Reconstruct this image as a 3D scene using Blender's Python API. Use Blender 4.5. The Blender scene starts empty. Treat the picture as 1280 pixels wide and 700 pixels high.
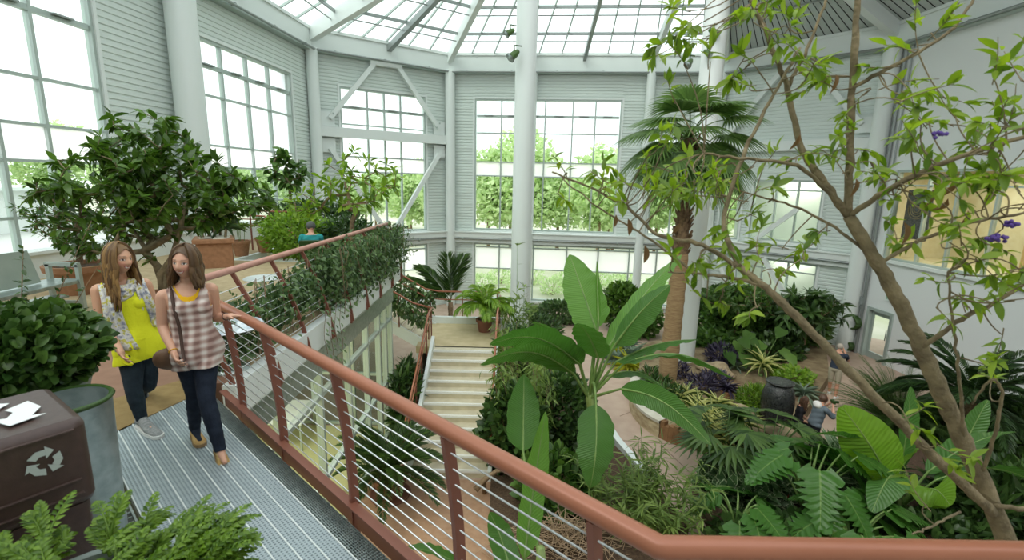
import bpy, math, random
import numpy as np
from mathutils import Vector, Matrix
random.seed(7); rng = np.random.default_rng(11)
PI = math.pi
scn = bpy.context.scene
COL = scn.collection
H = 2.15      # camera height over the walkway (z = 0)
LF = -4.5     # lower floor
A_ = np.array
# ---------------------------------------------------------------- camera
FPX, PITCH, ROLL = 610.0, math.radians(11.5), math.radians(1.3)
cf = A_([0, math.cos(PITCH), -math.sin(PITCH)]); cx0 = A_([1., 0, 0]); cu0 = np.cross(cx0, cf)
cX = math.cos(ROLL)*cx0 + math.sin(ROLL)*cu0; cU = -math.sin(ROLL)*cx0 + math.cos(ROLL)*cu0
CAMP = A_([0, 0, H])
def ray(px, py): return (px-640)/FPX*cX - (py-350)/FPX*cU + cf
def at(px, py, y):
    d = ray(px, py); return CAMP + d*(y/d[1])
def atz(px, py, z):
    d = ray(px, py); return CAMP + d*((z-H)/d[2])
cam = bpy.data.cameras.new('camera'); camo = bpy.data.objects.new('camera', cam); COL.objects.link(camo)
cam.sensor_width = 36; cam.lens = 36*FPX/1280; cam.clip_start = .05; cam.clip_end = 600
M = Matrix.Identity(4)
for i in range(3):
    M[i][0] = cX[i]; M[i][1] = cU[i]; M[i][2] = -cf[i]; M[i][3] = CAMP[i]
camo.matrix_world = M
cam.dof.use_dof = True; cam.dof.focus_distance = 6.0; cam.dof.aperture_fstop = 2.8
scn.camera = camo
scn.view_settings.view_transform = 'Standard'; scn.view_settings.look = 'None'
scn.view_settings.gamma = 1; scn.view_settings.use_curve_mapping = False
# ---------------------------------------------------------------- mesh builder
class MB:
    def __init__(s): s.V = []; s.F = []; s.n = 0; s.UV = []; s.has_uv = False; s.MI = []
    def add(s, v, faces, uv=None, mi=0):
        """v (n,3); faces: list of int arrays (m,k) or list of tuples"""
        v = np.asarray(v, float).reshape(-1, 3)
        if isinstance(faces, np.ndarray): faces = [faces]
        elif len(faces) and not isinstance(faces[0], np.ndarray):
            by = {}
            for f in faces: by.setdefault(len(f), []).append(f)
            faces = [A_(x) for x in by.values()]
        for f in faces: s.F.append(f+s.n); s.MI.append(np.full(len(f), mi))
        s.V.append(v); s.n += len(v)
        if uv is not None: s.has_uv = True; s.UV.append(np.asarray(uv, float))
        else: s.UV.append(np.zeros((len(v), 2)))
        return s
    def box(s, c, size, R=None, mi=0):
        h = A_(size)/2
        v = A_([[x, y, z] for x in (-1, 1) for y in (-1, 1) for z in (-1, 1)])*h
        if R is not None: v = v @ np.asarray(R).T
        f = A_([[0,1,3,2],[4,6,7,5],[0,4,5,1],[2,3,7,6],[0,2,6,4],[1,5,7,3]])
        return s.add(v+A_(c), f, mi=mi)
    def bar(s, p, q, w, h=None, up=(0, 0, 1), mi=0):
        """box beam from p to q, w across, h along up"""
        p = A_(p, dtype=float); q = A_(q, dtype=float); h = w if h is None else h
        d = q-p; L = np.linalg.norm(d); d = d/L
        u = A_(up, dtype=float)
        if abs(d@u) > .99: u = A_([0, 1., 0])
        x = np.cross(d, u); x /= np.linalg.norm(x); u = np.cross(x, d)
        return s.box((p+q)/2, (w, L, h), np.stack([x, d, u], 1), mi=mi)
    def tube(s, pts, r, n=8, cap=True, flat=None, mi=0):
        pts = np.asarray(pts, float); m = len(pts)
        r = np.full(m, r) if np.isscalar(r) else np.asarray(r, float)
        t = np.gradient(pts, axis=0); t /= np.linalg.norm(t, axis=1)[:, None]+1e-12
        u = A_([0, 0, 1.]) if abs(t[0][2]) < .9 else A_([1., 0, 0])
        a = np.arange(n)*2*PI/n; V = np.zeros((m, n, 3))
        for i in range(m):
            x = np.cross(t[i], u); x /= np.linalg.norm(x)+1e-12; u = np.cross(x, t[i])
            fx = 1 if flat is None else flat
            V[i] = pts[i]+r[i]*(np.cos(a)[:, None]*x*fx+np.sin(a)[:, None]*u)
        i, j = np.meshgrid(np.arange(m-1), np.arange(n), indexing='ij'); j2 = (j+1) % n
        f = np.stack([i*n+j, i*n+j2, (i+1)*n+j2, (i+1)*n+j], -1).reshape(-1, 4)
        fs = [f]
        if cap: fs += [np.arange(n)[::-1][None], (np.arange(n)+(m-1)*n)[None]]
        return s.add(V.reshape(-1, 3), fs, mi=mi)
    def lathe(s, prof, n=24, c=(0, 0, 0), mi=0, sq=None):
        prof = np.asarray(prof, float); a = np.arange(n)*2*PI/n
        cx, sx = np.cos(a), np.sin(a)
        if sq: k = 1/np.maximum(abs(cx), abs(sx))**sq; cx, sx = cx*k, sx*k
        V = np.stack([prof[:, :1]*cx, prof[:, :1]*sx, np.repeat(prof[:, 1:2], n, 1)], -1)+A_(c)
        m = len(prof); i, j = np.meshgrid(np.arange(m-1), np.arange(n), indexing='ij'); j2 = (j+1) % n
        f = np.stack([i*n+j, i*n+j2, (i+1)*n+j2, (i+1)*n+j], -1).reshape(-1, 4)
        return s.add(V.reshape(-1, 3), f, mi=mi)
    def grid(s, P, uv=None, mi=0):
        """P (a,b,3)"""
        P = np.asarray(P, float); a, b = P.shape[:2]
        i, j = np.meshgrid(np.arange(a-1), np.arange(b-1), indexing='ij')
        f = np.stack([i*b+j, (i+1)*b+j, (i+1)*b+j+1, i*b+j+1], -1).reshape(-1, 4)
        return s.add(P.reshape(-1, 3), f, None if uv is None else np.asarray(uv).reshape(-1, 2), mi=mi)
    def prism(s, poly, z0, z1, mi=0):
        n = len(poly); v = [[x, y, z0] for x, y in poly]+[[x, y, z1] for x, y in poly]
        ar = sum(poly[i][0]*poly[(i+1) % n][1]-poly[(i+1) % n][0]*poly[i][1] for i in range(n))
        b, t = tuple(range(n)), tuple(range(n, 2*n))
        sd = [(i, (i+1) % n, n+(i+1) % n, n+i) for i in range(n)]
        if ar > 0: f = [b[::-1], t]+sd
        else: f = [b, t[::-1]]+[q[::-1] for q in sd]
        return s.add(v, f, mi=mi)
    def blob(s, c, r, n=10, noise=0, seed=0, mi=0):
        """lumpy ellipsoid"""
        g = np.random.default_rng(seed); m = max(4, n//2+1)
        th = np.linspace(0, PI, m+1)[1:-1]; a = np.arange(n)*2*PI/n
        D = np.stack([np.sin(th)[:, None]*np.cos(a), np.sin(th)[:, None]*np.sin(a), np.repeat(np.cos(th)[:, None], n, 1)], -1).reshape(-1, 3)
        D = np.vstack([D, [[0, 0, 1], [0, 0, -1]]])
        k = np.ones(len(D))
        if noise:
            for _ in range(5):
                w = g.normal(size=3)*2.2; k = k+noise*np.sin(D@w*1.5+g.uniform(0, 6))*.5
        V = D*k[:, None]*A_(r)+A_(c); R = len(th)
        i, j = np.meshgrid(np.arange(R-1), np.arange(n), indexing='ij'); j2 = (j+1) % n
        f = np.stack([i*n+j, (i+1)*n+j, (i+1)*n+j2, i*n+j2], -1).reshape(-1, 4)
        t = R*n; k1 = np.arange(n); k2 = (k1+1) % n
        return s.add(V, [f, np.stack([np.full(n, t), k1, k2], 1), np.stack([np.full(n, t+1), (R-1)*n+k2, (R-1)*n+k1], 1)], mi=mi)
    def inst(s, tmpl, pos, ydir, nrm, sc, wsc=None, mi=0):
        """many copies of a template (v, faces[, uv]) with local y -> ydir, z ~ nrm"""
        v, fs = tmpl[0], tmpl[1]; k = len(pos)
        if k == 0: return s
        y = np.asarray(ydir, float); y = y/(np.linalg.norm(y, axis=1)[:, None]+1e-12)
        z = np.asarray(nrm, float); x = np.cross(y, z); l = np.linalg.norm(x, axis=1)[:, None]
        x = np.where(l < 1e-4, A_([1., 0, 0]), x/(l+1e-12)); z = np.cross(x, y)
        sc = np.broadcast_to(np.asarray(sc, float), (k,)); wsc = sc if wsc is None else np.broadcast_to(np.asarray(wsc, float), (k,))
        P = np.asarray(pos)[:, None, :]+v[None, :, 0:1]*(x*wsc[:, None])[:, None, :]+v[None, :, 1:2]*(y*sc[:, None])[:, None, :]+v[None, :, 2:3]*(z*sc[:, None])[:, None, :]
        n = len(v); off = (np.arange(k)*n)[:, None, None]
        uv = np.tile(tmpl[2], (k, 1)) if len(tmpl) > 2 else None
        return s.add(P.reshape(-1, 3), [(f[None]+off).reshape(-1, f.shape[1]) for f in fs], uv, mi=mi)
    def mesh(s, name, mats, smooth=True):
        me = bpy.data.meshes.new(name)
        V = np.vstack(s.V); me.vertices.add(len(V)); me.vertices.foreach_set('co', V.ravel())
        li = np.concatenate([f.ravel() for f in s.F]); ln = np.concatenate([np.full(len(f), f.shape[1]) for f in s.F])
        me.loops.add(len(li)); me.loops.foreach_set('vertex_index', li.astype(np.int32))
        me.polygons.add(len(ln)); st = np.concatenate([[0], np.cumsum(ln)[:-1]])
        me.polygons.foreach_set('loop_start', st.astype(np.int32))
        if not isinstance(mats, (list, tuple)): mats = [mats]
        for m in mats: me.materials.append(m)
        me.polygons.foreach_set('material_index', np.concatenate(s.MI).astype(np.int32))
        if s.has_uv:
            u = me.uv_layers.new(name='UVMap'); u.data.foreach_set('uv', np.vstack(s.UV)[li].ravel())
        me.update(calc_edges=True); me.validate()
        if smooth is False: me.shade_flat()
        else:
            me.shade_smooth()
            if smooth is not True: me.set_sharp_from_angle(angle=math.radians(smooth))
        return me
    def build(s, name, mats, parent=None, smooth=True, loc=None, bevel=0, label=None):
        me = s.mesh(name, mats, smooth); o = bpy.data.objects.new(name, me); COL.objects.link(o)
        if parent is not None: o.parent = parent
        if loc is not None: o.location = loc
        if bevel:
            b = o.modifiers.new('bevel', 'BEVEL'); b.width = bevel; b.segments = 2; b.limit_method = 'ANGLE'; b.harden_normals = False
        if label: o['label'] = label
        return o
    def shift(s, d):
        s.V = [v-A_(d) for v in s.V]; return s
def tag(o, label=None, cat=None, group=None, kind=None):
    if label: o['label'] = label
    if cat: o['category'] = cat
    if group: o['group'] = group
    if kind: o['kind'] = kind
    return o
def thing(name, label, cat, loc=(0, 0, 0), rz=0, group=None):
    o = bpy.data.objects.new(name, None); COL.objects.link(o); o.empty_display_size = .1
    o.location = [float(v) for v in loc]; o.rotation_euler = (0, 0, rz)
    return tag(o, label, cat, group)
def struct(name, mb, mats, smooth=False, parent=None, bevel=0):
    o = mb.build(name, mats, parent, smooth, bevel=bevel)
    if parent is None: o['kind'] = 'structure'
    return o
def dup(root, loc, rz=0, label=None, group=None, scale=None):
    r = root.copy(); COL.objects.link(r); r.location = [float(v) for v in loc]; r.rotation_euler = (0, 0, rz)
    if scale: r.scale = (scale,)*3 if np.isscalar(scale) else scale
    if label: r['label'] = label
    if group: r['group'] = group
    for ch in list(root.children):
        c = ch.copy(); COL.objects.link(c); c.parent = r
        for g in ch.children:
            d = g.copy(); COL.objects.link(d); d.parent = c
    return r
# ---------------------------------------------------------------- materials
def newmat(name):
    m = bpy.data.materials.new(name); m.use_nodes = True; nt = m.node_tree; nt.nodes.clear()
    out = nt.nodes.new('ShaderNodeOutputMaterial'); return m, nt, out
def nd(nt, t, **k):
    n = nt.nodes.new('ShaderNode'+t)
    for a, b in k.items():
        if a in n.inputs: n.inputs[a].default_value = b
        else: setattr(n, a, b)
    return n
def rgb(c):
    """sRGB 0-255 tuple -> linear rgba"""
    return tuple(((v/255)/12.92 if v/255 <= .04045 else ((v/255+.055)/1.055)**2.4) for v in c)+(1,)
def ramp(nt, fac, stops):
    r = nd(nt, 'ValToRGB'); e = r.color_ramp.elements
    while len(e) < len(stops): e.new(.5)
    for x, (p, c) in zip(e, stops): x.position = p; x.color = c
    nt.links.new(fac, r.inputs['Fac']); return r.outputs['Color']
def mat(name, c, rough=.5, metal=0, var=None, scale=8, bump=0, bscale=40, spec=.5, detail=4, coord='Object', stretch=None, coat=0):
    """principled, optional noise between c and var, optional noise bump"""
    m, nt, out = newmat(name); L = nt.links
    p = nd(nt, 'BsdfPrincipled'); p.inputs['Base Color'].default_value = rgb(c); p.inputs['Roughness'].default_value = rough
    p.inputs['Metallic'].default_value = metal; p.inputs['Specular IOR Level'].default_value = spec; p.inputs['Coat Weight'].default_value = coat
    L.new(p.outputs[0], out.inputs[0])
    if var or bump:
        tc = nd(nt, 'TexCoord'); src = tc.outputs[coord]
        if stretch:
            mp = nd(nt, 'Mapping'); mp.inputs['Scale'].default_value = stretch; L.new(src, mp.inputs[0]); src = mp.outputs[0]
    if var:
        n = nd(nt, 'TexNoise', Scale=scale, Detail=detail); L.new(src, n.inputs['Vector'])
        L.new(ramp(nt, n.outputs['Fac'], [(.35, rgb(c)), (.65, rgb(var))]), p.inputs['Base Color'])
    if bump:
        n2 = nd(nt, 'TexNoise', Scale=bscale, Detail=3); L.new(src, n2.inputs['Vector'])
        b = nd(nt, 'Bump', Strength=bump, Distance=.02); L.new(n2.outputs['Fac'], b.inputs['Height']); L.new(b.outputs[0], p.inputs['Normal'])
    return m
def leafmat(name, c1, c2, trans=.3, rough=.42, edge=None, veins=0, spec=.4, rib=(150, 172, 96)):
    """leaf: hue per leaf between c1 and c2, translucent; optional pale edge (needs uv), optional vein bump (needs uv)"""
    m, nt, out = newmat(name); L = nt.links
    g = nd(nt, 'NewGeometry'); col = ramp(nt, g.outputs['Random Per Island'], [(0, rgb(c1)), (1, rgb(c2))])
    p = nd(nt, 'BsdfPrincipled', Roughness=rough); p.inputs['Specular IOR Level'].default_value = spec
    if edge or veins:
        uv = nd(nt, 'UVMap'); sp = nd(nt, 'SeparateXYZ'); L.new(uv.outputs[0], sp.inputs[0])
        ab = nd(nt, 'Math', operation='ABSOLUTE'); L.new(sp.outputs[0], ab.inputs[0])   # |u|: 0 midrib .. 1 edge
    if edge:
        mx = nd(nt, 'Mix', data_type='RGBA'); mr = nd(nt, 'MapRange'); mr.inputs['From Min'].default_value = edge[1]; mr.inputs['From Max'].default_value = edge[1]+.15
        L.new(ab.outputs[0], mr.inputs[0]); L.new(mr.outputs[0], mx.inputs[0]); L.new(col, mx.inputs[6]); mx.inputs[7].default_value = rgb(edge[0]); col = mx.outputs[2]
    if veins:
        mr = nd(nt, 'MapRange'); mr.inputs['From Min'].default_value = .02; mr.inputs['From Max'].default_value = .05
        L.new(ab.outputs[0], mr.inputs[0]); mx = nd(nt, 'Mix', data_type='RGBA'); L.new(mr.outputs[0], mx.inputs[0])
        mx.inputs[6].default_value = rgb(rib); L.new(col, mx.inputs[7]); col = mx.outputs[2]
        a = nd(nt, 'Math', operation='MULTIPLY_ADD'); L.new(ab.outputs[0], a.inputs[0]); a.inputs[1].default_value = -.10; L.new(sp.outputs[1], a.inputs[2])
        w = nd(nt, 'Math', operation='MULTIPLY'); L.new(a.outputs[0], w.inputs[0]); w.inputs[1].default_value = veins*6.283
        sn = nd(nt, 'Math', operation='SINE'); L.new(w.outputs[0], sn.inputs[0])
        b = nd(nt, 'Bump', Strength=.35, Distance=.012); L.new(sn.outputs[0], b.inputs['Height']); L.new(b.outputs[0], p.inputs['Normal'])
    L.new(col, p.inputs['Base Color'])
    t = nd(nt, 'BsdfTranslucent'); hs = nd(nt, 'HueSaturation', Saturation=1.1, Value=1.5); L.new(col, hs.inputs['Color']); L.new(hs.outputs[0], t.inputs[0])
    ms = nd(nt, 'MixShader', Fac=trans); L.new(p.outputs[0], ms.inputs[1]); L.new(t.outputs[0], ms.inputs[2]); L.new(ms.outputs[0], out.inputs[0])
    return m
def glassmat(name, tint=(235, 245, 240), refl=1.0):
    m, nt, out = newmat(name); L = nt.links
    t = nd(nt, 'BsdfTransparent'); t.inputs[0].default_value = rgb(tint); gl = nd(nt, 'BsdfGlossy', Roughness=.02)
    fr = nd(nt, 'LayerWeight', Blend=.12); mm = nd(nt, 'Math', operation='MULTIPLY'); L.new(fr.outputs['Fresnel'], mm.inputs[0]); mm.inputs[1].default_value = refl
    ms = nd(nt, 'MixShader'); L.new(mm.outputs[0], ms.inputs[0]); L.new(t.outputs[0], ms.inputs[1]); L.new(gl.outputs[0], ms.inputs[2]); L.new(ms.outputs[0], out.inputs[0])
    return m
def frostmat(name):
    m, nt, out = newmat(name); L = nt.links
    t = nd(nt, 'BsdfTranslucent'); t.inputs[0].default_value = (.95, .96, .96, 1); d = nd(nt, 'BsdfTransparent'); d.inputs[0].default_value = (.95, .97, .97, 1)
    ms = nd(nt, 'MixShader', Fac=.2); L.new(t.outputs[0], ms.inputs[1]); L.new(d.outputs[0], ms.inputs[2]); L.new(ms.outputs[0], out.inputs[0])
    return m
MAT = {}
MAT['white'] = mat('white painted steel', (222, 228, 225), .45)
MAT['siding'] = mat('pale grey corrugated siding', (212, 221, 216), .4)
MAT['frame'] = mat('grey green aluminium', (176, 188, 182), .4, .3)
MAT['plaster'] = mat('white plaster', (222, 225, 224), .8)
MAT['glass'] = glassmat('clear glass'); MAT['glass_in'] = glassmat('green interior glass', (222, 231, 224), 1.2)
MAT['frost'] = frostmat('frosted white glass')
MAT['galv'] = mat('galvanised steel', (150, 162, 160), .35, .7, (178, 188, 186), 14)
MAT['pipe'] = mat('grey pipe', (150, 156, 154), .4, .5)
MAT['dark'] = mat('black plastic', (28, 28, 30), .45)
MAT['rail'] = mat('copper brown painted steel', (164, 104, 78), .34, .1, (156, 98, 72), 3)
MAT['railpink'] = mat('weathered rose brown painted rail', (186, 142, 126), .45, .1, (176, 130, 114), 5)
MAT['railpost'] = mat('dark red brown painted steel', (130, 80, 64), .5, .1)
MAT['cable'] = mat('stainless cable', (215, 220, 220), .25, .6)
MAT['terra'] = mat('terracotta', (168, 122, 90), .85, 0, (150, 108, 78), 12, .15)
MAT['soil'] = mat('dark soil', (70, 52, 40), 1, 0, (96, 76, 58), 25, .6)
MAT['bark'] = mat('grey brown bark', (120, 96, 72), .9, 0, (152, 130, 104), 20, .5, 30)
MAT['barkpale'] = mat('pale tan bark', (140, 126, 96), .9, 0, (106, 94, 70), 14, .6, 45)
MAT['stone'] = mat('sandstone', (178, 160, 130), .9, 0, (146, 128, 100), 6, .6, 12)
MAT['concrete'] = mat('pale concrete', (206, 202, 188), .85, 0, (192, 186, 170), 4, .08)
# ================================================================ the building
V12, V23, V34, V45 = (-8.8, 22.0), (-3.4, 25.9), (9.9, 24.8), (14.3, 19.8)
VA0, VE0 = (-10.75, -1.5), (15.5, .5)
EAVE = 7.3
class Facet:
    def __init__(s, p, q, inside=(2, 12)):
        s.p = A_(p, dtype=float); s.q = A_(q, dtype=float); d = s.q-s.p; s.L = np.linalg.norm(d); s.d = d/s.L
        n = A_([s.d[1], -s.d[0]]); s.n = n if (A_(inside)-s.p)@n > 0 else -n
    def W(s, t, z, out=0.): v = s.p+s.d*t+s.n*out; return A_([v[0], v[1], z])
    def box(s, mb, s0, s1, z0, z1, o0, o1, mi=0):
        c = s.W((s0+s1)/2, (z0+z1)/2, (o0+o1)/2); R = np.stack([[s.d[0], s.d[1], 0], [s.n[0], s.n[1], 0], [0, 0, 1]], 1)
        if np.linalg.det(R) < 0: R[:, 0] *= -1
        mb.box(c, (abs(s1-s0), abs(o1-o0), abs(z1-z0)), R, mi=mi)
    def quad(s, mb, s0, s1, z0, z1, out): mb.add([s.W(s0, z0, out), s.W(s1, z0, out), s.W(s1, z1, out), s.W(s0, z1, out)], A_([[0, 1, 2, 3]]))
FA, FB, FC, FD, FE = Facet(V12, VA0), Facet(V12, V23), Facet(V23, V34), Facet(V34, V45), Facet(V45, VE0)
def siding(mb, F, s0, s1, z0, z1, pitch=.15, dep=.04):
    n = max(1, int(round((z1-z0)/pitch))); h = (z1-z0)/n; pr = []
    for i in range(n): pr += [(z0+i*h, 0), (z0+(i+.55)*h, 0), (z0+(i+.68)*h, -dep), (z0+(i+.87)*h, -dep)]
    pr.append((z1, 0))
    mb.grid([[F.W(s0, z, o) for z, o in pr], [F.W(s1, z, o) for z, o in pr]])
def wall(name, F, s0, s1, z0, z1, openings, m='siding', plain=False):
    mb = MB(); S = sorted({s0, s1, *[o[0] for o in openings], *[o[1] for o in openings]})
    for a, b in zip(S, S[1:]):
        cut = sorted([(o[2], o[3]) for o in openings if o[0] < (a+b)/2 < o[1]]); z = z0; spans = []
        for c0, c1 in cut: spans.append((z, c0)); z = c1
        spans.append((z, z1))
        for c0, c1 in spans:
            if c1-c0 < .02: continue
            if plain: F.box(mb, a, b, c0, c1, -.25, 0)
            else: siding(mb, F, a, b, c0, c1); F.box(mb, a, b, c0, c1, -.25, -.03)
    return struct(name, mb, MAT[m])
ROWS = [5.38, 4.5, 3.05, 2.36]
def window(name, F, s0, s1, z0, z1, mull, rows, frost=(), gl='glass', jamb=.09):
    fr = MB()
    for a, b in ((s0, s0+.07), (s1-.07, s1)): F.box(fr, a, b, z0, z1, -.2, -.02)
    for a, b in ((z0, z0+.08), (z1-.08, z1)): F.box(fr, s0+.07, s1-.07, a, b, -.2, -.02)
    for x in mull: F.box(fr, x-.035, x+.035, z0+.08, z1-.08, -.19, -.05)
    xs = [s0+.07]+list(mull)+[s1-.07]
    for z in rows:
        for a, b in zip(xs, xs[1:]): F.box(fr, a+.035, b-.035, z-.03, z+.03, -.18, -.06)
    if len(rows) >= 4:      # top vent sashes, dark gaskets and winding arms
        for a, b in zip(xs, xs[1:]):
            F.box(fr, a+.035, b-.035, rows[0]-.09, rows[0]-.03, -.17, -.05)
            F.box(fr, (a+b)/2-.22, (a+b)/2+.22, rows[0]-.02, rows[0]+.02, -.06, .04, mi=1)
    o = struct(name, fr, [MAT['frame'], MAT['pipe']])
    tr = MB()
    for a, b, c, d in ((s0-jamb, s0, z0-jamb, z1+jamb), (s1, s1+jamb, z0-jamb, z1+jamb), (s0, s1, z1, z1+jamb), (s0-jamb, s1+jamb, z0-jamb-.03, z0)): F.box(tr, a, b, c, d, -.2, .025 if d > z0+.01 else .12)
    tr.build('casing', MAT['white'], o, False)
    g, f = MB(), MB(); zs = [z0+.05]+sorted(rows)+[z1-.05]
    for a, b in zip(zs, zs[1:]):
        k = any(abs((a+b)/2-(u+v)/2) < .12 for u, v in frost)
        F.quad(f if k else g, s0+.05, s1-.05, a, b, -.12)
    g.build('glass', MAT[gl], o, False)
    if f.n: f.build('frosted_panel', MAT['frost'], o, False)
    return o
# left wall
wallA = wall('wall_left', FA, 0, FA.L, LF, EAVE, [(1.55, 7.35, .45, 6.12), (10.05, 17.6, .45, 6.12)])
window('window_1', FA, 1.55, 7.35, .45, 6.12, [2.99, 4.29, 5.61, 6.97], [5.38, 4.5, 3.02, 2.36, 1.22], [(2.36, 3.02)])
window('window_2', FA, 10.05, 17.6, .45, 6.12, [11.42, 12.36, 13.73, 15.1, 16.4], [5.36, 4.0, 3.06, 2.33, 1.2], [(2.33, 3.06)])
# far left facet
wall('wall_northwest', FB, 0, FB.L, LF, EAVE, [(1.23, 5.38, -.45, 6.07), (1.23, 5.38, -4.1, -1.15)])
window('window_3', FB, 1.23, 5.38, -.45, 6.07, [2.49, 3.3, 4.11], [5.25, 4.49, 3.07, 2.38], [(2.38, 3.07)])
window('window_4', FB, 1.23, 5.38, -4.1, -1.15, [2.49, 3.3, 4.11], [-1.4, -2.47], [(-2.47, -1.4)])
# far facet
wall('wall_north', FC, 0, FC.L, LF, EAVE, [(1.34, 8.65, -.42, 6.14), (1.34, 12.2, -4.15, -1.12), (10.3, 12.6, -.42, 4.4)])
window('window_5', FC, 1.34, 8.65, -.42, 6.14, [2.69, 3.8, 4.89, 6.26, 7.38], [5.35, 4.5, 3.07, 2.37], [(2.37, 3.07)])
window('window_6', FC, 1.34, 12.2, -4.15, -1.12, [2.69, 4.0, 4.5, 6.26, 7.9, 9.5, 10.9], [-1.33, -2.47], [(-2.47, -1.33)])
window('window_7', FC, 10.3, 12.6, -.42, 4.4, [11.4], [3.07, 2.37], [(2.37, 3.07)])
# far right facet (rooms behind it)
wall('wall_northeast', FD, 0, FD.L, LF, EAVE, [(2.0, 4.9, -.3, 2.45), (1.6, 5.1, -3.6, -1.15), (.5, 1.5, -.42, 2.45)])
window('window_8', FD, 2.0, 4.9, -.3, 2.45, [3.0, 3.9], [2.0], gl='glass_in')
window('window_9', FD, 1.6, 5.1, -3.6, -1.15, [2.8, 3.9], [-1.6], gl='glass_in')
window('window_10', FD, .5, 1.5, -.42, 2.45, [], [1.0], gl='glass_in')
# right wall: plain, with lit rooms behind
wall('wall_right', FE, 0, FE.L, LF, EAVE, [(1.0, 13.5, -.48, 2.85), (.75, 2.0, LF, -2.45)], m='plaster', plain=True)
window('window_11', FE, 1.0, 13.5, -.48, 2.85, [2.35, 3.45, 4.75, 6.2, 7.6, 9, 10.5, 12], [2.3], gl='glass_in')
# rooms behind the right walls
MAT['roomwall'] = mat('warm beige wall', (216, 208, 178), .8, 0, (206, 194, 160), 3); MAT['woodpanel'] = mat('honey wood panel', (196, 168, 120), .6, 0, (178, 148, 100), 3, .1, 30, stretch=(8, 8, .6))
MAT['roomdark'] = mat('grey green wall', (204, 210, 200), .8)
rb = MB()
FE.box(rb, .3, 14.5, -.7, -.55, -3.2, -.26); FE.box(rb, .3, 14.5, 3.0, 3.15, -3.2, -.26); FE.box(rb, .3, 14.5, -.55, 3.0, -3.3, -3.2); FE.box(rb, .2, .3, -.55, 3.0, -3.2, -.26); FE.box(rb, 14.5, 14.6, -.55, 3.0, -3.2, -.26)
struct('wall_office', rb, MAT['roomwall'])
rb = MB()
for s_ in (3.2, 5.3, 7.2): FE.box(rb, s_, s_+1.25, -.55, 2.25, -3.19, -3.12)
struct('trim_1', rb, MAT['woodpanel'])
rb = MB(); FD.box(rb, .3, 6, -.7, -.6, -2.2, -.26); FD.box(rb, .3, 6, -.6, 2.7, -2.3, -2.2); FD.box(rb, .3, 6, 2.7, 2.8, -2.2, -.26); FD.box(rb, .3, 6, -3.8, -1.0, -2.0, -1.9); FD.box(rb, .3, 6, -3.9, -3.8, -2, -.26); FD.box(rb, .3, 6, -1.0, -.95, -2, -.26)
struct('wall_offices_northeast', rb, MAT['roomdark'])
for i, (F, s_, z_, e) in enumerate(((FE, 3.0, 2.8, 45), (FE, 7.5, 2.8, 45), (FD, 3.4, 2.5, 40), (FD, 3.4, -1.2, 30))):
    l = bpy.data.lights.new('office_ceiling_light', 'AREA'); l.energy = e*1.8; l.size = 1.6; l.color = (1, .93, .80) if i < 2 else (1, .97, .9)
    o = bpy.data.objects.new('office_ceiling_light', l); COL.objects.link(o); o.location = F.W(s_, z_, -1.5)
# door in the right wall, lower floor
dm = MB(); FE.box(dm, .75, .87, LF, -2.45, -.22, .06); FE.box(dm, 1.88, 2.0, LF, -2.45, -.22, .06); FE.box(dm, .87, 1.88, -2.57, -2.45, -.22, .06)
FE.box(dm, .87, .97, LF, -2.57, -.15, -.1); FE.box(dm, 1.78, 1.88, LF, -2.57, -.15, -.1); FE.box(dm, .97, 1.78, -2.75, -2.57, -.15, -.1); FE.box(dm, .97, 1.78, LF, LF+.25, -.15, -.1)
d1 = struct('door_1', dm, MAT['frame'])
gb = MB(); FE.quad(gb, .97, 1.78, LF+.25, -2.75, -.12); gb.build('glass', MAT['glass_in'], d1, False)
hb = MB(); hb.tube([FE.W(1.7, LF+.9, -.06), FE.W(1.7, LF+1.3, -.06)], .018); hb.build('door_handle', MAT['pipe'], d1)
rb = MB(); FE.box(rb, .3, 3, LF, LF+2.6, -2.2, -2.1); struct('wall_lobby', rb, MAT['woodpanel'])
# beams at upper-floor level, eave beams and pipes
for k, (F, nm) in enumerate(((FB, 'trim_2'), (FC, 'trim_3'), (FD, 'trim_4'))):
    b = MB(); F.box(b, 0, F.L, -.80, -.55, 0, .34); F.box(b, 0, F.L, -1.08, -.80, 0, .22); F.box(b, 0, F.L, -.55, -.5, 0, .4)
    b.tube([F.W(0, -.86, .3), F.W(F.L, -.86, .3)], .055, 8, mi=1)
    for s_ in np.arange(.8, F.L, 2.0): F.box(b, s_-.02, s_+.02, -.95, -.8, .2, .37, mi=2)
    struct(nm, b, [MAT['white'], MAT['pipe'], MAT['frame']])
b = MB()
for F in (FA, FB, FC, FD, FE):
    F.box(b, -.1, F.L+.1, EAVE+.05, EAVE+.8, -.2, .22); F.box(b, 0, F.L, EAVE+.8, EAVE+.92, -.2, .28)
    F.box(b, 0, F.L, EAVE-.02, EAVE+.05, -.2, .30, mi=1)
    b.tube([F.W(.15, EAVE+.03, .42), F.W(F.L-.15, EAVE+.03, .42)], .05, 8, mi=2)
    for s_ in np.arange(1, F.L, 2.2): F.box(b, s_-.03, s_+.03, EAVE, EAVE+.09, .2, .46, mi=2)
struct('trim_5', b, [MAT['white'], MAT['frame'], MAT['pipe']])
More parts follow.
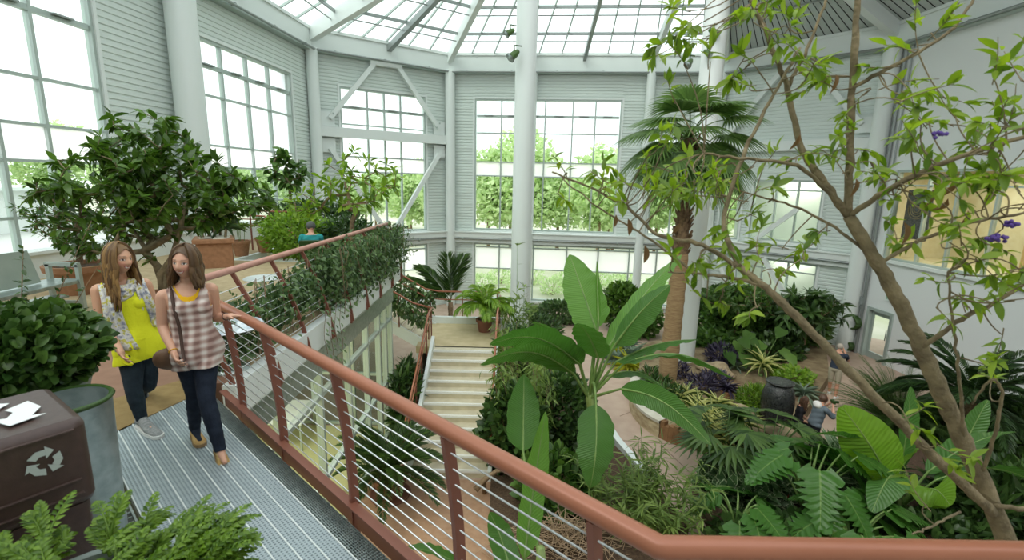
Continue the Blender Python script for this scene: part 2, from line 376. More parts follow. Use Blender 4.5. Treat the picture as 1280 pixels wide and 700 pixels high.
# columns
cb = MB()
def col_at(x, y, r, z0=LF, z1=EAVE+.1): cb.tube([(x, y, z0), (x, y, z1)], r, 24)
for v in (V12, V23, V34, V45):
    n = A_((2, 12))-A_(v); n = n/np.linalg.norm(n)*.3; col_at(v[0]+n[0], v[1]+n[1], .3 if v == V45 else .24)
for s_ in (4.25, 9.9): w = FC.W(s_, 0, .3); col_at(w[0], w[1], .21)
w = FA.W(7.85, 0, .45); col_at(w[0], w[1], .38)
struct('column_wall', cb, MAT['white'], 30)
C1, C2, CZ = A_([.3, 17.5]), A_([6.35, 17.0]), 11.2
for i, (c, r) in enumerate(((C1, .35), (C2, .37))):
    cb = MB(); cb.tube([(c[0], c[1], LF), (c[0], c[1], CZ)], r, 28); cb.tube([(c[0], c[1], LF), (c[0], c[1], LF+.12)], r+.12, 28)
    struct('column_%d' % (i+1), cb, MAT['white'], 30)
# diagonal braces
def brace(F, pts, nm, zb):
    b = MB(); up = (F.n[0], F.n[1], 0)
    for (s0, z0, s1, z1) in pts: b.bar(F.W(s0, z0, .22), F.W(s1, z1, .22), .2, .16, up)
    F.box(b, .1, F.L-.1, zb, zb+.42, .05, .34)
    for s0, z0 in ((.62, 4.62), (F.L-.62, 4.62), (.62, 3.5), (F.L-.62, 3.5)): F.box(b, s0-.3, s0+.3, z0-.3, z0+.3, .12, .16)
    F.box(b, F.L/2-.75, F.L/2+.75, 7.12, 7.3, .1, .3)
    for s0, z0 in ((.75, 4.75), (F.L-.75, 4.75)):
        for i in (-1, 1): F.box(b, s0-.03+i*.08, s0+.03+i*.08, z0-.03+i*.1, z0+.03+i*.1, .3, .34, mi=1)
    struct(nm, b, [MAT['white'], MAT['frame']])
brace(FB, [(.7, 4.65, 2.75, 7.15), (FB.L-.7, 4.65, 3.95, 7.15), (.65, 3.4, 3.1, -.4), (FB.L-.65, 3.4, 3.5, -.4)], 'trim_6', 3.87)
brace(FD, [(.7, 4.65, 2.75, 7.15), (FD.L-.7, 4.65, 3.85, 7.15), (.65, -1.2, 2.2, -4.2), (FD.L-2.6, 1.2, 2.2, -.5), (2.9, -1.1, 5.2, -4.2)], 'trim_7', 3.7)
# roof: rafters, purlins, bars, panes, metal deck
RZ = EAVE+.9
def P3(v, z): return A_([v[0], v[1], z], dtype=float)
def lerp(a, b, t): return A_(a)*(1-t)+A_(b)*t
rf, gl, dk = MB(), MB(), MB()
R1, R2 = P3(C1, CZ), P3(C2, CZ); RA = P3((-.9, 1.0), CZ); RE = P3((7.4, 1.0), CZ)
e12, e23, e34, e45, eA, eE = P3(V12, RZ), P3(V23, RZ), P3(V34, RZ), P3(V45, RZ), P3(VA0, RZ), P3(VE0, RZ)
def rafter(a, b, w=.2, h=.45): rf.bar(a-A_([0, 0, h/2]), b-A_([0, 0, h/2]), w, h)
rafter(e12, R1, .3, .6); rafter(e23, R1, .24, .5); rafter(e34, R2, .26, .5); rafter(e45, R2, .3, .55); rafter(R1, R2, .3, .6); rafter(R1, RA, .3, .6); rafter(R2, RE, .3, .6)
def on(a, b, s, L): return lerp(a, b, s/L)
for s_ in (4.25, 9.9): rafter(on(e23, e34, s_, FC.L), on(R1, R2, max(0, min(1, (s_-3.9)/6.2)), 1))
def glazed(a, b, c, d, nb, np_, deck=False):
    """roof panel a-b (eave) to d-c (top): bars from eave to top, purlins along"""
    tgt = dk if deck else gl
    tgt.add([a, b, c, d], A_([[0, 1, 2, 3]]) if np.linalg.norm(c-d) > .01 else A_([[0, 1, 2]]))
    for i in range(nb+1):
        t = i/nb; rf.bar(lerp(a, b, t)-A_([0, 0, .06]), lerp(d, c, t)-A_([0, 0, .06]), .05, .09, mi=1)
    for j in range(1, np_):
        t = j/np_; rf.bar(lerp(a, d, t)-A_([0, 0, .1]), lerp(b, c, t)-A_([0, 0, .1]), .07, .12, mi=2)
        rf.tube([lerp(a, d, t-.02)-A_([0, 0, .32]), lerp(b, c, t-.02)-A_([0, 0, .32])], .025, 6, mi=2)
glazed(e12, e23, R1, R1, 6, 5); glazed(e23, e34, R2, R1, 12, 5); glazed(eA, e12, R1, RA, 20, 6)
for t in (.5,): # big truss beams hanging under the glass
    a, b = lerp(e23, e34, t), lerp(R1, R2, t); rf.bar(a-A_([0, 0, .3]), b-A_([0, 0, .3]), .09 if t != .5 else .16, .22, mi=2)
a, b = lerp(e12, e23, .52), lerp(R1, R1, .5); rf.bar(a-A_([0, 0, .35]), b-A_([0, 0, .35]), .22, .25, mi=2)
for t in (.2, .4, .6, .8): a, b = lerp(eA, e12, t), lerp(RA, R1, t); rf.bar(a-A_([0, 0, .35]), b-A_([0, 0, .35]), .2, .3, mi=0)
struct('ceiling_rafters', rf, [MAT['white'], MAT['frame'], MAT['pipe']])
struct('ceiling_glazing', gl, MAT['glass'])
MAT['deck'] = mat('grey ribbed roof deck', (186, 194, 192), .5)
def deckp(a, b, c, d, n):
    """ribbed metal deck with black joints"""
    for i in range(n):
        t0, t1, t2 = i/n, (i+.86)/n, (i+1)/n; dn = A_([0, 0, -.06])
        for u, v, m_, k in ((t0, t1, 0, dn), (t1, t2, 1, dn*0)):
            p = [lerp(a, b, u)+k, lerp(a, b, v)+k, lerp(d, c, v)+k, lerp(d, c, u)+k]
            dk.add(p, A_([[0, 1, 2, 3]]), mi=m_)
            if m_ == 0: dk.add([p[0], p[3], p[3]-k, p[0]-k], A_([[0, 1, 2, 3]]), mi=1); dk.add([p[1], p[2], p[2]-k, p[1]-k], A_([[0, 1, 2, 3]]), mi=1)
deckp(e34, e45, R2+A_([.25, -.1, 0]), R2+A_([-.25, .1, 0]), 22); deckp(e45, eE, RE, R2, 60)
dk.add([e34+A_([0, 0, .1]), e45+A_([0, 0, .1]), R2+A_([0, 0, .1])], A_([[0, 1, 2]])); dk.add([e45+A_([0, 0, .1]), eE+A_([0, 0, .1]), RE+A_([0, 0, .1]), R2+A_([0, 0, .1])], A_([[0, 1, 2, 3]]))
for t in (.3, .62): dk.tube([lerp(e34, R2, t)-A_([0, 0, .16]), lerp(e45, R2, t)-A_([0, 0, .16])], .04, 6, mi=2); dk.tube([lerp(e45, R2, t)-A_([0, 0, .16]), lerp(eE, RE, t)-A_([0, 0, .16])], .04, 6, mi=2)
MAT['gap'] = mat('black joint', (22, 24, 25), .8)
struct('ceiling_deck', dk, [MAT['deck'], MAT['gap'], MAT['pipe']])
# ---------------------------------------------------------------- floors
MAT['path'] = mat('rose tan concrete path', (186, 163, 146), .75, 0, (174, 150, 133), 2.2, .05)
MAT['tile'] = mat('tan terrazzo floor', (176, 140, 112), .7, 0, (164, 126, 98), 9, .05)
MAT['upper'] = mat('sand carpet', (184, 164, 130), .95, 0, (170, 150, 116), 6, .2, 200)
MAT['upred'] = mat('rust brown concrete', (150, 116, 94), .8, 0, (136, 102, 82), 4, .06)
b = MB(); b.prism([(-11.5, -3), (-11.5, 22), (-8.7, 26), (9.8, 27), (18, 20), (18, -3)], LF-.3, LF); struct('floor', b, MAT['path'])
b = MB(); b.prism([(-3.3, 3), (-.3, 3), (-.1, 6), (-.15, 9.9), (-2.75, 9.9), (-3.3, 9.9)], LF, LF+.012); struct('floor_atrium', b, MAT['tile'])
UPP = [(-10.6, -1.0), (-3.25, -1.0), (-3.25, 4.4), (-2.87, 4.75), (-2.87, 12.35), (-7.2, 12.35), (-7.2, 17.2), (-3.9, 25.0), (-8.7, 21.8)]
b = MB(); b.prism([(-10.45, -1.), (-3.4, -1.), (-3.4, 3.6), (-3.3, 3.72), (-3.09, 4.78), (-2.95, 4.8), (-2.95, 12.35), (-7.2, 12.35), (-7.2, 17.0), (-8.75, 21.8)], -.3, 0); struct('floor_upper', b, MAT['upred'])
Z0 = lambda px, py: tuple(atz(px, py, 0)[:2])
b = MB(); b.prism([(-10.4, 6.2), (-5.2, 6.6), (-3.9, 5.6), (-2.97, 5.15), (-2.97, 12.3), (-7.2, 12.3), (-7.2, 17), (-10.2, 17)], 0, .006); struct('floor_carpet', b, MAT['upper'])
b = MB(); b.prism([Z0(119, 505), Z0(129, 547), Z0(266, 484), Z0(258, 466), Z0(212, 480)], 0, .007); struct('floor_mat', b, mat('olive tan mat', (158, 134, 88), .95, 0, (142, 118, 74), 8, .3, 220))
b = MB(); b.box((-2.9, 8.55, -.17), (.14, 7.7, .36)); b.box((-3.0, 8.55, -.36), (.3, 7.7, .04)); b.box((-5, 12.3, -.17), (4.2, .12, .36)); b.box((-7.15, 14.6, -.17), (.12, 4.6, .36))
struct('trim_8', b, MAT['white'])
b = MB(); b.box((-3.12, 8.5, -.68), (.1, 7.6, .56)); b.tube([(-3.02, 4.7, -.5), (-3.02, 12.25, -.5)], .05); 
for y in np.arange(5.2, 12.2, 1.0): b.box((-2.98, y, -.42), (.14, .1, .06))
struct('trim_9', b, MAT['galv'])
b = MB(); b.prism([(-1.15, -2.2), (9, -2.2), (9, 1.30), (.52, 1.30), (-.2, 1.96), (-1.15, 1.1)], -.3, -.055); struct('floor_balcony', b, MAT['concrete'])
b = MB(); b.box((2.2, -2.3, 1.5), (27, .2, 12.4)); struct('wall_south', b, MAT['plaster'])
# metal walkway: planks along its length
DW = A_([.7378, -.675]); NW = A_([.675, .7378])      # along the walkway (to the camera), towards the void
MAT['plank'] = None
m, nt, out = newmat('perforated grip plank'); L_ = nt.links
tc = nd(nt, 'TexCoord'); mp = nd(nt, 'Mapping'); mp.inputs['Rotation'].default_value = (0, 0, math.atan2(.675, .7378)); L_.new(tc.outputs['Object'], mp.inputs[0])
vo = nd(nt, 'TexVoronoi', Scale=46, Randomness=.12); L_.new(mp.outputs[0], vo.inputs['Vector'])
p = nd(nt, 'BsdfPrincipled', Roughness=.38, Metallic=.35); L_.new(ramp(nt, vo.outputs['Distance'], [(.22, rgb((108, 122, 126))), (.36, rgb((172, 184, 188)))]), p.inputs['Base Color'])
bu = nd(nt, 'Bump', Strength=.6, Distance=.006); L_.new(vo.outputs['Distance'], bu.inputs['Height']); L_.new(bu.outputs[0], p.inputs['Normal']); L_.new(p.outputs[0], out.inputs[0]); MAT['plank'] = m
def wk(t, o, z=0.): v = DW*t+NW*o; return A_([v[0], v[1], z])
TF = -5.6; Rw = np.stack([[DW[0], DW[1], 0], [NW[0], NW[1], 0], [0, 0, 1]], 1)
b = MB(); w = .108
def wkpoly(mb, o0, o1, t1, z0, z1, mi=0):
    e = lambda o: -4.96-(o-.45)*.56
    mb.prism([tuple(wk(t, o)[:2]) for t, o in ((e(o0), o0), (e(o1), o1), (t1, o1), (t1, o0))], z0, z1, mi=mi)
for i in range(7):
    o0 = .45+i*w; wkpoly(b, o0+.004, o0+w-.004, 2.2, -.05, 0.); wkpoly(b, o0-.004, o0+.004, 2.2, -.05, .004, 1)
wkpoly(b, .45+7*w-.004, .45+7*w+.004, 2.2, -.05, .004, 1)
struct('floor_walkway', b, [MAT['plank'], MAT['white']], bevel=0)
b = MB()   # open grating strip beside the kerb
for i in range(9): c = wk(-1.4, 1.225+i*.014); b.box((c[0], c[1], -.02), (7.4, .004, .04), Rw)
for i in range(300): c = wk(-5.0+i*.024, 1.275); b.box((c[0], c[1], -.02), (.006, .12, .03), Rw)
for i in range(24): c = wk(-1.2, .42-i*.05); b.box((c[0], c[1], -.03), (7.2, .012, .05), Rw)
for i in range(110): c = wk(-4.9+i*.06, -.15); b.box((c[0], c[1], -.035), (.012, 1.15, .03), Rw)
struct('floor_grating', b, MAT['galv'])
b = MB()
for o in (-.2, .5, 1.15): c = wk(-1.4, o); b.box((c[0], c[1], -.16), (7.4, .08, .18), Rw)
struct('trim_10', b, MAT['galv'])
# ---------------------------------------------------------------- near railing
def curved_post(mb, top, bot, bulge, n, w=.055, d=.028):
    """flat bar bowing outwards"""
    pts = [lerp(top, bot, t)+A_([n[0], n[1], 0])*bulge*math.sin(PI*t) for t in np.linspace(0, 1, 9)]
    side = A_([-n[1], n[0], 0.]); V = []
    for q in pts: V.append([q+side*d/2+A_([n[0], n[1], 0])*w/2, q-side*d/2+A_([n[0], n[1], 0])*w/2, q-side*d/2-A_([n[0], n[1], 0])*w/2, q+side*d/2-A_([n[0], n[1], 0])*w/2])
    V = A_(V); m = len(pts); i, j = np.meshgrid(np.arange(m-1), np.arange(4), indexing='ij'); j2 = (j+1) % 4
    mb.add(V.reshape(-1, 3), [np.stack([i*4+j, i*4+j2, (i+1)*4+j2, (i+1)*4+j], -1).reshape(-1, 4), A_([[3, 2, 1, 0]]), A_([[0, 1, 2, 3]])+(m-1)*4])
CT, CO = -.55, 1.30   # corner of the rail in walkway coordinates
corner = A_([.475, 1.315, 1.05]); railS = A_([-3.2, 4.70, 1.05]); railE = A_([2.6, 1.33, 1.05])
nr = thing('railing', 'copper brown railing with steel cables along the metal walkway and the foot of the view', 'railing', (-1.4, 3.0, 0))
org = A_([-1.4, 3.0, 0])
b = MB(); d1_ = (corner-railS)/np.linalg.norm(corner-railS)
b.tube([railS, corner-d1_*.002, corner+A_([.02, -.003, 0]), railE], .0375, 20); b.shift(org).build('handrail', MAT['rail'], nr, 40)
b = MB(); c = wk(-1.75, 1.375); b.box((c[0], c[1], .045), (6.4, .02, .15), Rw)
c = wk(-1.75, 1.355); b.box((c[0], c[1], .125), (6.4, .06, .012), Rw); b.shift(org).build('kerb', MAT['railpost'], nr, False)
def fp(q): return lerp(railS, corner, ((A_(q)-railS)[:2]@d1_[:2])/np.linalg.norm((corner-railS)[:2]))
posts = []
for (px, py) in ((-30, 0),):
    pass
tpost = []
for px, py in ((275, 383), (322, 412), (410, 462), (552, 540), (742, 640)):
    q = atz(px, py, 1.05); tpost.append(float((q-railS)[:2]@d1_[:2]))
tpost = [tpost[0]-.95]+tpost
for t in tpost:
    tp = railS+d1_*t; bt = A_([tp[0]+NW[0]*.085, tp[1]+NW[1]*.085, -.12]); b = MB(); curved_post(b, tp-A_([0, 0, .03]), bt, .03, NW); b.shift(org).build('post', MAT['railpost'], nr, False)
for x in (1.15, 2.05): b = MB(); curved_post(b, A_([x, 1.325, 1.02]), A_([x, 1.40, -.12]), .03, (0, 1)); b.shift(org).build('post', MAT['railpost'], nr, False)
for k in range(10):
    z = .16+k*.086; t_ = (1.02-z)/1.14; off = .085*t_+.03*math.sin(PI*t_)
    a = railS+d1_*tpost[0]; cc = corner; b = MB()
    b.tube([A_([a[0]+NW[0]*off, a[1]+NW[1]*off, z]), A_([cc[0]+NW[0]*off, cc[1]+NW[1]*off, z])], .0042, 6)
    b.shift(org).build('cable', MAT['cable'], nr)
    b = MB(); b.tube([A_([cc[0], cc[1]+off, z]), A_([2.6, 1.33+off, z])], .0042, 6); b.shift(org).build('cable', MAT['cable'], nr)
# ---------------------------------------------------------------- railing of the upper floor
fr_ = thing('railing', 'weathered rose brown railing along the edge of the upper floor, overgrown with climbing vines', 'railing', (-3.0, 8, 0)); org = A_([-3.0, 8, 0])
b = MB(); b.tube([(-3.32, 4.75, 1.05), (-3.1, 11.6, 1.05), (-3.08, 12.2, 1.05)], .04, 16); b.shift(org).build('handrail', MAT['railpink'], fr_)
for y in (4.75, 5.62, 6.5, 7.4, 8.3, 9.25, 10.2, 11.2, 12.15):
    x = -3.32+(y-4.75)*.032; b = MB(); curved_post(b, A_([x, y, 1.02]), A_([-2.80, y, -.34]), .07, (1, 0)); b.box((-2.82, y, -.3), (.03, .06, .16)); b.shift(org).build('post', MAT['railpost'], fr_, False)
for k in range(9):
    z = .1+k*.095; t_ = (1.02-z)/1.36; b = MB(); pts = []
    for y in (4.75, 12.15): x = -3.32+(y-4.75)*.032; pts.append((x+(-2.80-x)*t_+.07*math.sin(PI*t_), y, z))
    b.tube(pts, .004, 5); b.shift(org).build('cable', MAT['cable'], fr_)
# ---------------------------------------------------------------- lower glass room
gf = MB(); x = -3.18
ys = [4.6, 6.2, 7.6, 9.0, 10.2, 11.15, 11.75, 12.3]
for y in ys: gf.box((x, y, (LF-.95)/2), (.12, .075, -.95-LF))
for z in (LF+.06, -3.0, -1.45, -.98):
    for a, c in zip(ys, ys[1:]): gf.box((x, (a+c)/2, z), (.1, c-a-.075, .07))
for xx in (-4.2, -5.3, -6.5): gf.box((xx, 12.3, (LF-.95)/2), (.07, .1, -.95-LF))
for z in (LF+.06, -3.0, -1.45, -.98): gf.box((-4.9, 12.3, z), (3.3, .09, .07))
wr = struct('window_12', gf, MAT['frame'])
g = MB()
for a, c in zip(ys, ys[1:]): g.add([(x, a, LF), (x, c, LF), (x, c, -.95), (x, a, -.95)], A_([[0, 1, 2, 3]]))
g.add([(-3.18, 12.3, LF), (-6.6, 12.3, LF), (-6.6, 12.3, -.95), (-3.18, 12.3, -.95)], A_([[0, 1, 2, 3]])); g.build('glass', MAT['glass_in'], wr, False)
MAT['roomgreen'] = mat('pale olive wall', (196, 192, 140), .8); MAT['roomfloor'] = mat('pale olive floor', (190, 186, 138), .5)
b = MB(); b.box((-7.3, 8, (LF-.3)/2), (.1, 9, -LF-.3)); b.box((-5.2, 3.6, (LF-.3)/2), (4.2, .1, -LF-.3)); struct('wall_classroom', b, MAT['roomgreen'])
b = MB(); b.prism([(-7.25, 3.6), (-3.25, 3.6), (-3.25, 12.2), (-7.25, 12.2)], LF, LF+.012); struct('floor_classroom', b, MAT['roomfloor'])
for y in (5.4, 9.0):
    l = bpy.data.lights.new('classroom_light', 'AREA'); l.energy = 130; l.size = 1.5; l.color = (1, .97, .85); o = bpy.data.objects.new('classroom_light', l); COL.objects.link(o); o.location = (-5.2, y, -.45)
# ---------------------------------------------------------------- stairs and landing
MAT['step'] = mat('cream concrete tread', (208, 198, 172), .8, 0, (194, 184, 158), 5, .05); MAT['nosing'] = mat('white nosing', (236, 236, 232), .5)
st = thing('staircase', 'cream concrete flight of steps with white nosings, climbing from the lower floor to a landing', 'staircase', (-1.35, 10, LF)); org = A_([-1.35, 10, LF])
NR = 11; rs = (-2.63-LF)/NR; td = .322
for i in range(NR):
    y0 = 10.0+i*td; z1 = LF+(i+1)*rs; b = MB(); b.box((-1.33, y0+td/2+.02, z1-rs/2), (1.74, td+.04, rs)); b.box((-1.33, y0+.03, z1-.012), (1.75, .045, .03), mi=1)
    b.box((-1.33, y0-.008, z1-.03), (1.75, .012, .05), mi=1)
    b.shift(org).build('step', [MAT['step'], MAT['nosing']], st, False)
for x in (-2.26, -.42):
    b = MB(); V = [(x-.03, 9.85, LF), (x-.03, 9.85, LF+.25), (x-.03, 13.5, -2.3), (x-.03, 13.5, -2.75), (x-.03, 10.4, LF)]; V += [(x+.06, y, z) for _, y, z in V]
    b.add(V, [(0, 1, 2, 3, 4), (9, 8, 7, 6, 5), (0, 5, 6, 1), (1, 6, 7, 2), (2, 7, 8, 3), (3, 8, 9, 4), (4, 9, 5, 0)]); b.shift(org).build('stringer', MAT['white'], st, False)
MAT['landing'] = mat('tan concrete landing', (198, 182, 146), .85, 0, (184, 168, 130), 3, .05)
b = MB(); b.prism([(-2.75, 13.5), (-.35, 13.5), (-.35, 16.5), (-2.75, 16.5)], -2.83, -2.63); struct('floor_landing', b, MAT['landing'])
b = MB(); b.box((-1.5, 15.95, -2.52), (2.5, .16, .22)); b.box((-1.5, 16.4, -3.6), (2.6, .1, 1.8)); b.box((-.38, 15, -3.7), (.1, 2.9, 1.7)); b.box((-2.7, 15, -3.7), (.1, 2.9, 1.7)); struct('trim_11', b, MAT['white'])
st2 = thing('staircase', 'white steel upper flight of steps from the landing up to the overgrown upper floor', 'staircase', (-4.6, 14.9, -2.63)); org = A_([-4.6, 14.9, -2.63])
NR2 = 15; rs2 = 2.63/NR2; td2 = .30
for i in range(NR2):
    x0 = -2.7-i*td2; z1 = -2.63+(i+1)*rs2; b = MB(); b.box((x0-td2/2, 14.9, z1-.03), (td2+.03, 1.75, .06)); b.box((x0-.01, 14.9, z1-.06), (.03, 1.76, .1), mi=1); b.shift(org).build('step', [MAT['step'], MAT['nosing']], st2, False)
for y in (13.98, 15.82):
    b = MB(); b.bar((-2.6, y, -2.75), (-7.2, y, -.12), .06, .32); b.shift(org).build('stringer', MAT['white'], st2, False)
def stair_rail(label, pts, base, mat_='rail', second=None, n=6):
    t = thing('stair_railing', label, 'railing', pts[0]-A_([0, 0, 1.0])); o_ = A_(pts[0])-A_([0, 0, 1.0])
    b = MB(); b.tube(pts, .028, 12); b.shift(o_).build('handrail', MAT[mat_], t)
    b = MB(); b.tube([A_(p)-A_([0, 0, .28]) for p in pts], .02, 8); b.shift(o_).build('lower_rail', MAT[mat_], t)
    P = A_(pts, dtype=float); d = np.concatenate([[0], np.cumsum(np.linalg.norm(np.diff(P, axis=0), axis=1))])
    for u in np.linspace(.1, d[-1]-.1, n):
        q = A_([np.interp(u, d, P[:, k]) for k in range(3)]); b = MB(); b.bar(q, q-A_([0, 0, base]), .035, .035, (0, 1, 0)); b.shift(o_).build('post', MAT['railpost'], t, False)
    return t
stair_rail('copper brown handrail on the left side of the lower steps', A_([(-2.36, 9.9, LF+1.0), (-2.36, 13.4, -1.62), (-2.36, 14.0, -1.6)]), .95)
stair_rail('copper brown handrail on the right side of the lower steps, tangled in leaves', A_([(-.4, 9.9, LF+1.0), (-.4, 13.4, -1.62), (-.38, 15.9, -1.62)]), .95)
stair_rail('rose brown handrail on the near side of the upper flight', A_([(-2.36, 14.0, -1.6), (-2.9, 13.95, -1.45), (-7.1, 13.95, 1.0), (-7.6, 13.95, 1.02)]), 1.0, n=7)
stair_rail('rose brown handrail along the back of the landing and far side of the upper flight', A_([(-.4, 16.3, -1.62), (-2.5, 16.3, -1.62), (-2.9, 15.9, -1.45), (-7.1, 15.9, 1.0), (-9.2, 15.9, 1.02)]), 1.0, n=9)
# ---------------------------------------------------------------- outside
MAT['lawn'] = mat('dry grass and gravel', (176, 178, 148), 1, 0, (206, 202, 186), .25); MAT['asphalt'] = mat('pale asphalt', (196, 196, 192), .9)
b = MB(); b.box((0, 40, -4.9), (400, 400, .3)); struct('ground', b, MAT['lawn'])
b = MB(); b.box((-45, 30, -4.72), (50, 90, .06)); struct('ground_parking', b, MAT['asphalt'])
b = MB(); b.box((-62, 48, -2.4), (14, 26, 4.6)); b.prism([(-70, 34), (-54, 34), (-54, 62), (-70, 62)], -.1, .25, mi=1); tag(b.build('shed', [MAT['plaster'], MAT['white']], None, False), 'low white building beyond the parking lot, through the left window', 'building')
# light
wd = bpy.data.worlds.new('overcast sky'); scn.world = wd; wd.use_nodes = True; bg = wd.node_tree.nodes['Background']
bg.inputs['Color'].default_value = (.93, .97, 1, 1); bg.inputs['Strength'].default_value = 1.5
sun = bpy.data.lights.new('soft sun', 'SUN'); sun.energy = 1.1; sun.angle = math.radians(40); sun.color = (1, .97, .9)
so = bpy.data.objects.new('soft sun', sun); COL.objects.link(so); so.rotation_euler = (math.radians(32), math.radians(-24), 0)
scn.view_settings.exposure = 0.45
scn.cycles.use_denoising = True; scn.cycles.max_bounces = 8; scn.cycles.transparent_max_bounces = 16; scn.cycles.diffuse_bounces = 4; scn.cycles.sample_clamp_indirect = 6
# ================================================================ plants: generators
def leaf_t(w=.42, n=3, fold=.12, droop=.12, shape='oval', uv=False, tip=1.0):
    t = np.linspace(0, 1, n+1)
    if shape == 'oval': p = np.sin(PI*np.clip(t, .0, 1)**.85)**.8
    elif shape == 'round': p = np.sin(PI*np.clip(t*.96+.02, 0, 1))**.5
    elif shape == 'lance': p = np.sin(PI*t**.6)**.9
    elif shape == 'strap': p = np.minimum(1, (1-t)*2.6)*(.55+.45*np.minimum(1, t*4))
    elif shape == 'obov': p = np.sin(PI*t**1.5)**.8
    elif shape == 'heart': p = np.clip(1.25*(1-t)**.75*np.minimum(1, .55+t*4), 0, 1)
    p = np.maximum(p, .03); p = p/p.max()*w/2
    z = -droop*t**2
    V = np.stack([np.stack([s*p, t, z+fold*abs(s)*p*2], 1) for s in (-1, 0, 1)], 1).reshape(-1, 3)
    i, j = np.meshgrid(np.arange(n), np.arange(2), indexing='ij')
    f = np.stack([i*3+j, i*3+j+1, (i+1)*3+j+1, (i+1)*3+j], -1).reshape(-1, 4)
    U = np.stack([np.tile([-1, 0, 1], n+1), np.repeat(t, 3)], 1)
    return (V, [f], U)
def unit(v): return v/(np.linalg.norm(v, axis=-1, keepdims=True)+1e-9)
def rdirs(k, g): return unit(g.normal(size=(k, 3)))
def skeleton(mb, trunk, tips, rt=.006, g=rng, sag=.06, n=5, rmax=None, expo=.5):
    """branches from trunk polyline to tips; returns tip directions"""
    nodes = [A_(p, dtype=float) for p in trunk]; par = [-1]+list(range(len(trunk)-1)); tipn = []
    c0 = nodes[-1]; lo = max(1, int(len(trunk)*.45))
    for tp in sorted(tips, key=lambda q: np.linalg.norm(q-c0)):
        N = A_(nodes); d = np.linalg.norm(N-tp, axis=1); d[:lo] += 5
        # prefer nodes that lie inwards of the tip
        d += .35*np.maximum(0, N[:, 2]-tp[2]+.1)
        k = int(np.argmin(d)); q = nodes[k]; L = np.linalg.norm(tp-q); m = max(1, int(L/.22)); prev = k
        off = g.normal(size=3)*sag*L
        for i in range(1, m+1):
            u = i/m; nodes.append(q*(1-u)+tp*u+off*math.sin(PI*u)*(1 if i < m else 0)); par.append(prev); prev = len(nodes)-1
        tipn.append(prev)
    cnt = np.zeros(len(nodes))
    for t in tipn: cnt[t] += 1
    for i in range(len(nodes)-1, 0, -1): cnt[par[i]] += cnt[i]
    r = rt*np.maximum(cnt, 1)**expo
    if rmax: r = np.minimum(r, rmax)
    for i in range(1, len(nodes)):
        p, q = nodes[par[i]], nodes[i]
        mb.tube([p, q], [r[par[i]] if cnt[par[i]] < cnt[i]*1.8 else r[i]*1.12, r[i]], n if r[i] > .01 else 4, cap=False)
    return [(nodes[t], unit(nodes[t]-nodes[par[t]])) for t in tipn]
def tuft(mb, tm, tips, k, size, g, spread=.8, droop=.2, back=.22, jit=.25, mi=0):
    """k leaves spiralling along the last stretch of each twig"""
    P, D, N, S = [], [], [], []
    for q, d in tips:
        u = g.uniform(0, 1, k); ax = unit(g.normal(size=(k, 3))-0); ax = unit(ax-(ax@d)[:, None]*d)
        dr = unit(d*(1-spread*.6)+ax*spread+A_([0, 0, -droop])*g.uniform(.2, 1.3, (k, 1)))
        P.append(q-d*back*u[:, None]+g.normal(size=(k, 3))*.01); D.append(dr); N.append(A_([0, 0, 1])+g.normal(size=(k, 3))*.35+d*.2); S.append(size*g.uniform(1-jit, 1+jit, k))
    mb.inst(tm, np.vstack(P), np.vstack(D), np.vstack(N), np.concatenate(S), mi=mi)
def ellip(g, k, c, r, shell=.55, zmin=None):
    d = rdirs(k, g); s = g.uniform(shell**3, 1, k)**(1/3)
    p = d*s[:, None]*A_(r)+A_(c)
    return p if zmin is None else p[p[:, 2] > zmin]
def tree(name, label, cat, loc, trunk, crown, ntips, tm, lm, k=7, size=.1, seed=1, rt=.006, bark='bark', group=None, pot=None, extra=(), **kw):
    g = np.random.default_rng(seed); t = thing(name, label, cat, loc, 0, group); tips = []
    for (c, r, w) in crown: tips += list(ellip(g, max(1, int(ntips*w)), c, r, .45))
    tips += [A_(e) for e in extra]
    sk = {a: kw.pop(a) for a in ('rmax', 'expo', 'sag') if a in kw}
    b = MB(); tp = skeleton(b, trunk, tips, rt, g, **sk); b.build('trunk', MAT[bark], t)
    f = MB(); tuft(f, tm, tp, k, size, g, **kw); f.build('foliage', MAT[lm], t); return t
def bush(name, label, cat, loc, r, h, n, tm, lm, size, seed=1, z0=0., nst=9, up=.5, shell=.5, group=None, rz=0, stem='bark', lift=.5, jit=.3, fl=None, root=None):
    """mounded shrub: stems and leaves over an ellipsoid"""
    g = np.random.default_rng(seed); t = root or thing(name, label, cat, loc, rz, group); rr = (r, r, h*.5) if np.isscalar(r) else (r[0], r[1], h*.5)
    c = A_([0, 0, z0+h*lift]); p = ellip(g, n, c, rr, shell); o = unit((p-c)/A_(rr))
    b = MB()
    for i in range(nst):
        q = p[g.integers(len(p))]; s0 = A_([q[0]*.15, q[1]*.15, z0]); b.tube([s0, (s0+q)/2+A_([0, 0, .04]), q], [.016*max(.4, h), .010*max(.4, h), .004], 5, cap=False)
    b.build('stem', MAT[stem], t)
    D = unit(o+A_([0, 0, up])+g.normal(size=p.shape)*.55); N = unit(o+A_([0, 0, .8])+g.normal(size=p.shape)*.4)
    f = MB(); f.inst(tm, p, D, N, size*g.uniform(1-jit, 1+jit, len(p))); f.build('foliage', MAT[lm], t)
    if fl:
        m, k, s = fl; q = p[g.integers(len(p), size=k)]+o[:k]*.03; f = MB()
        for x in q: f.blob(x, (s, s, s*.8), 7, .3, 3)
        f.build('flower', MAT[m], t)
    return t
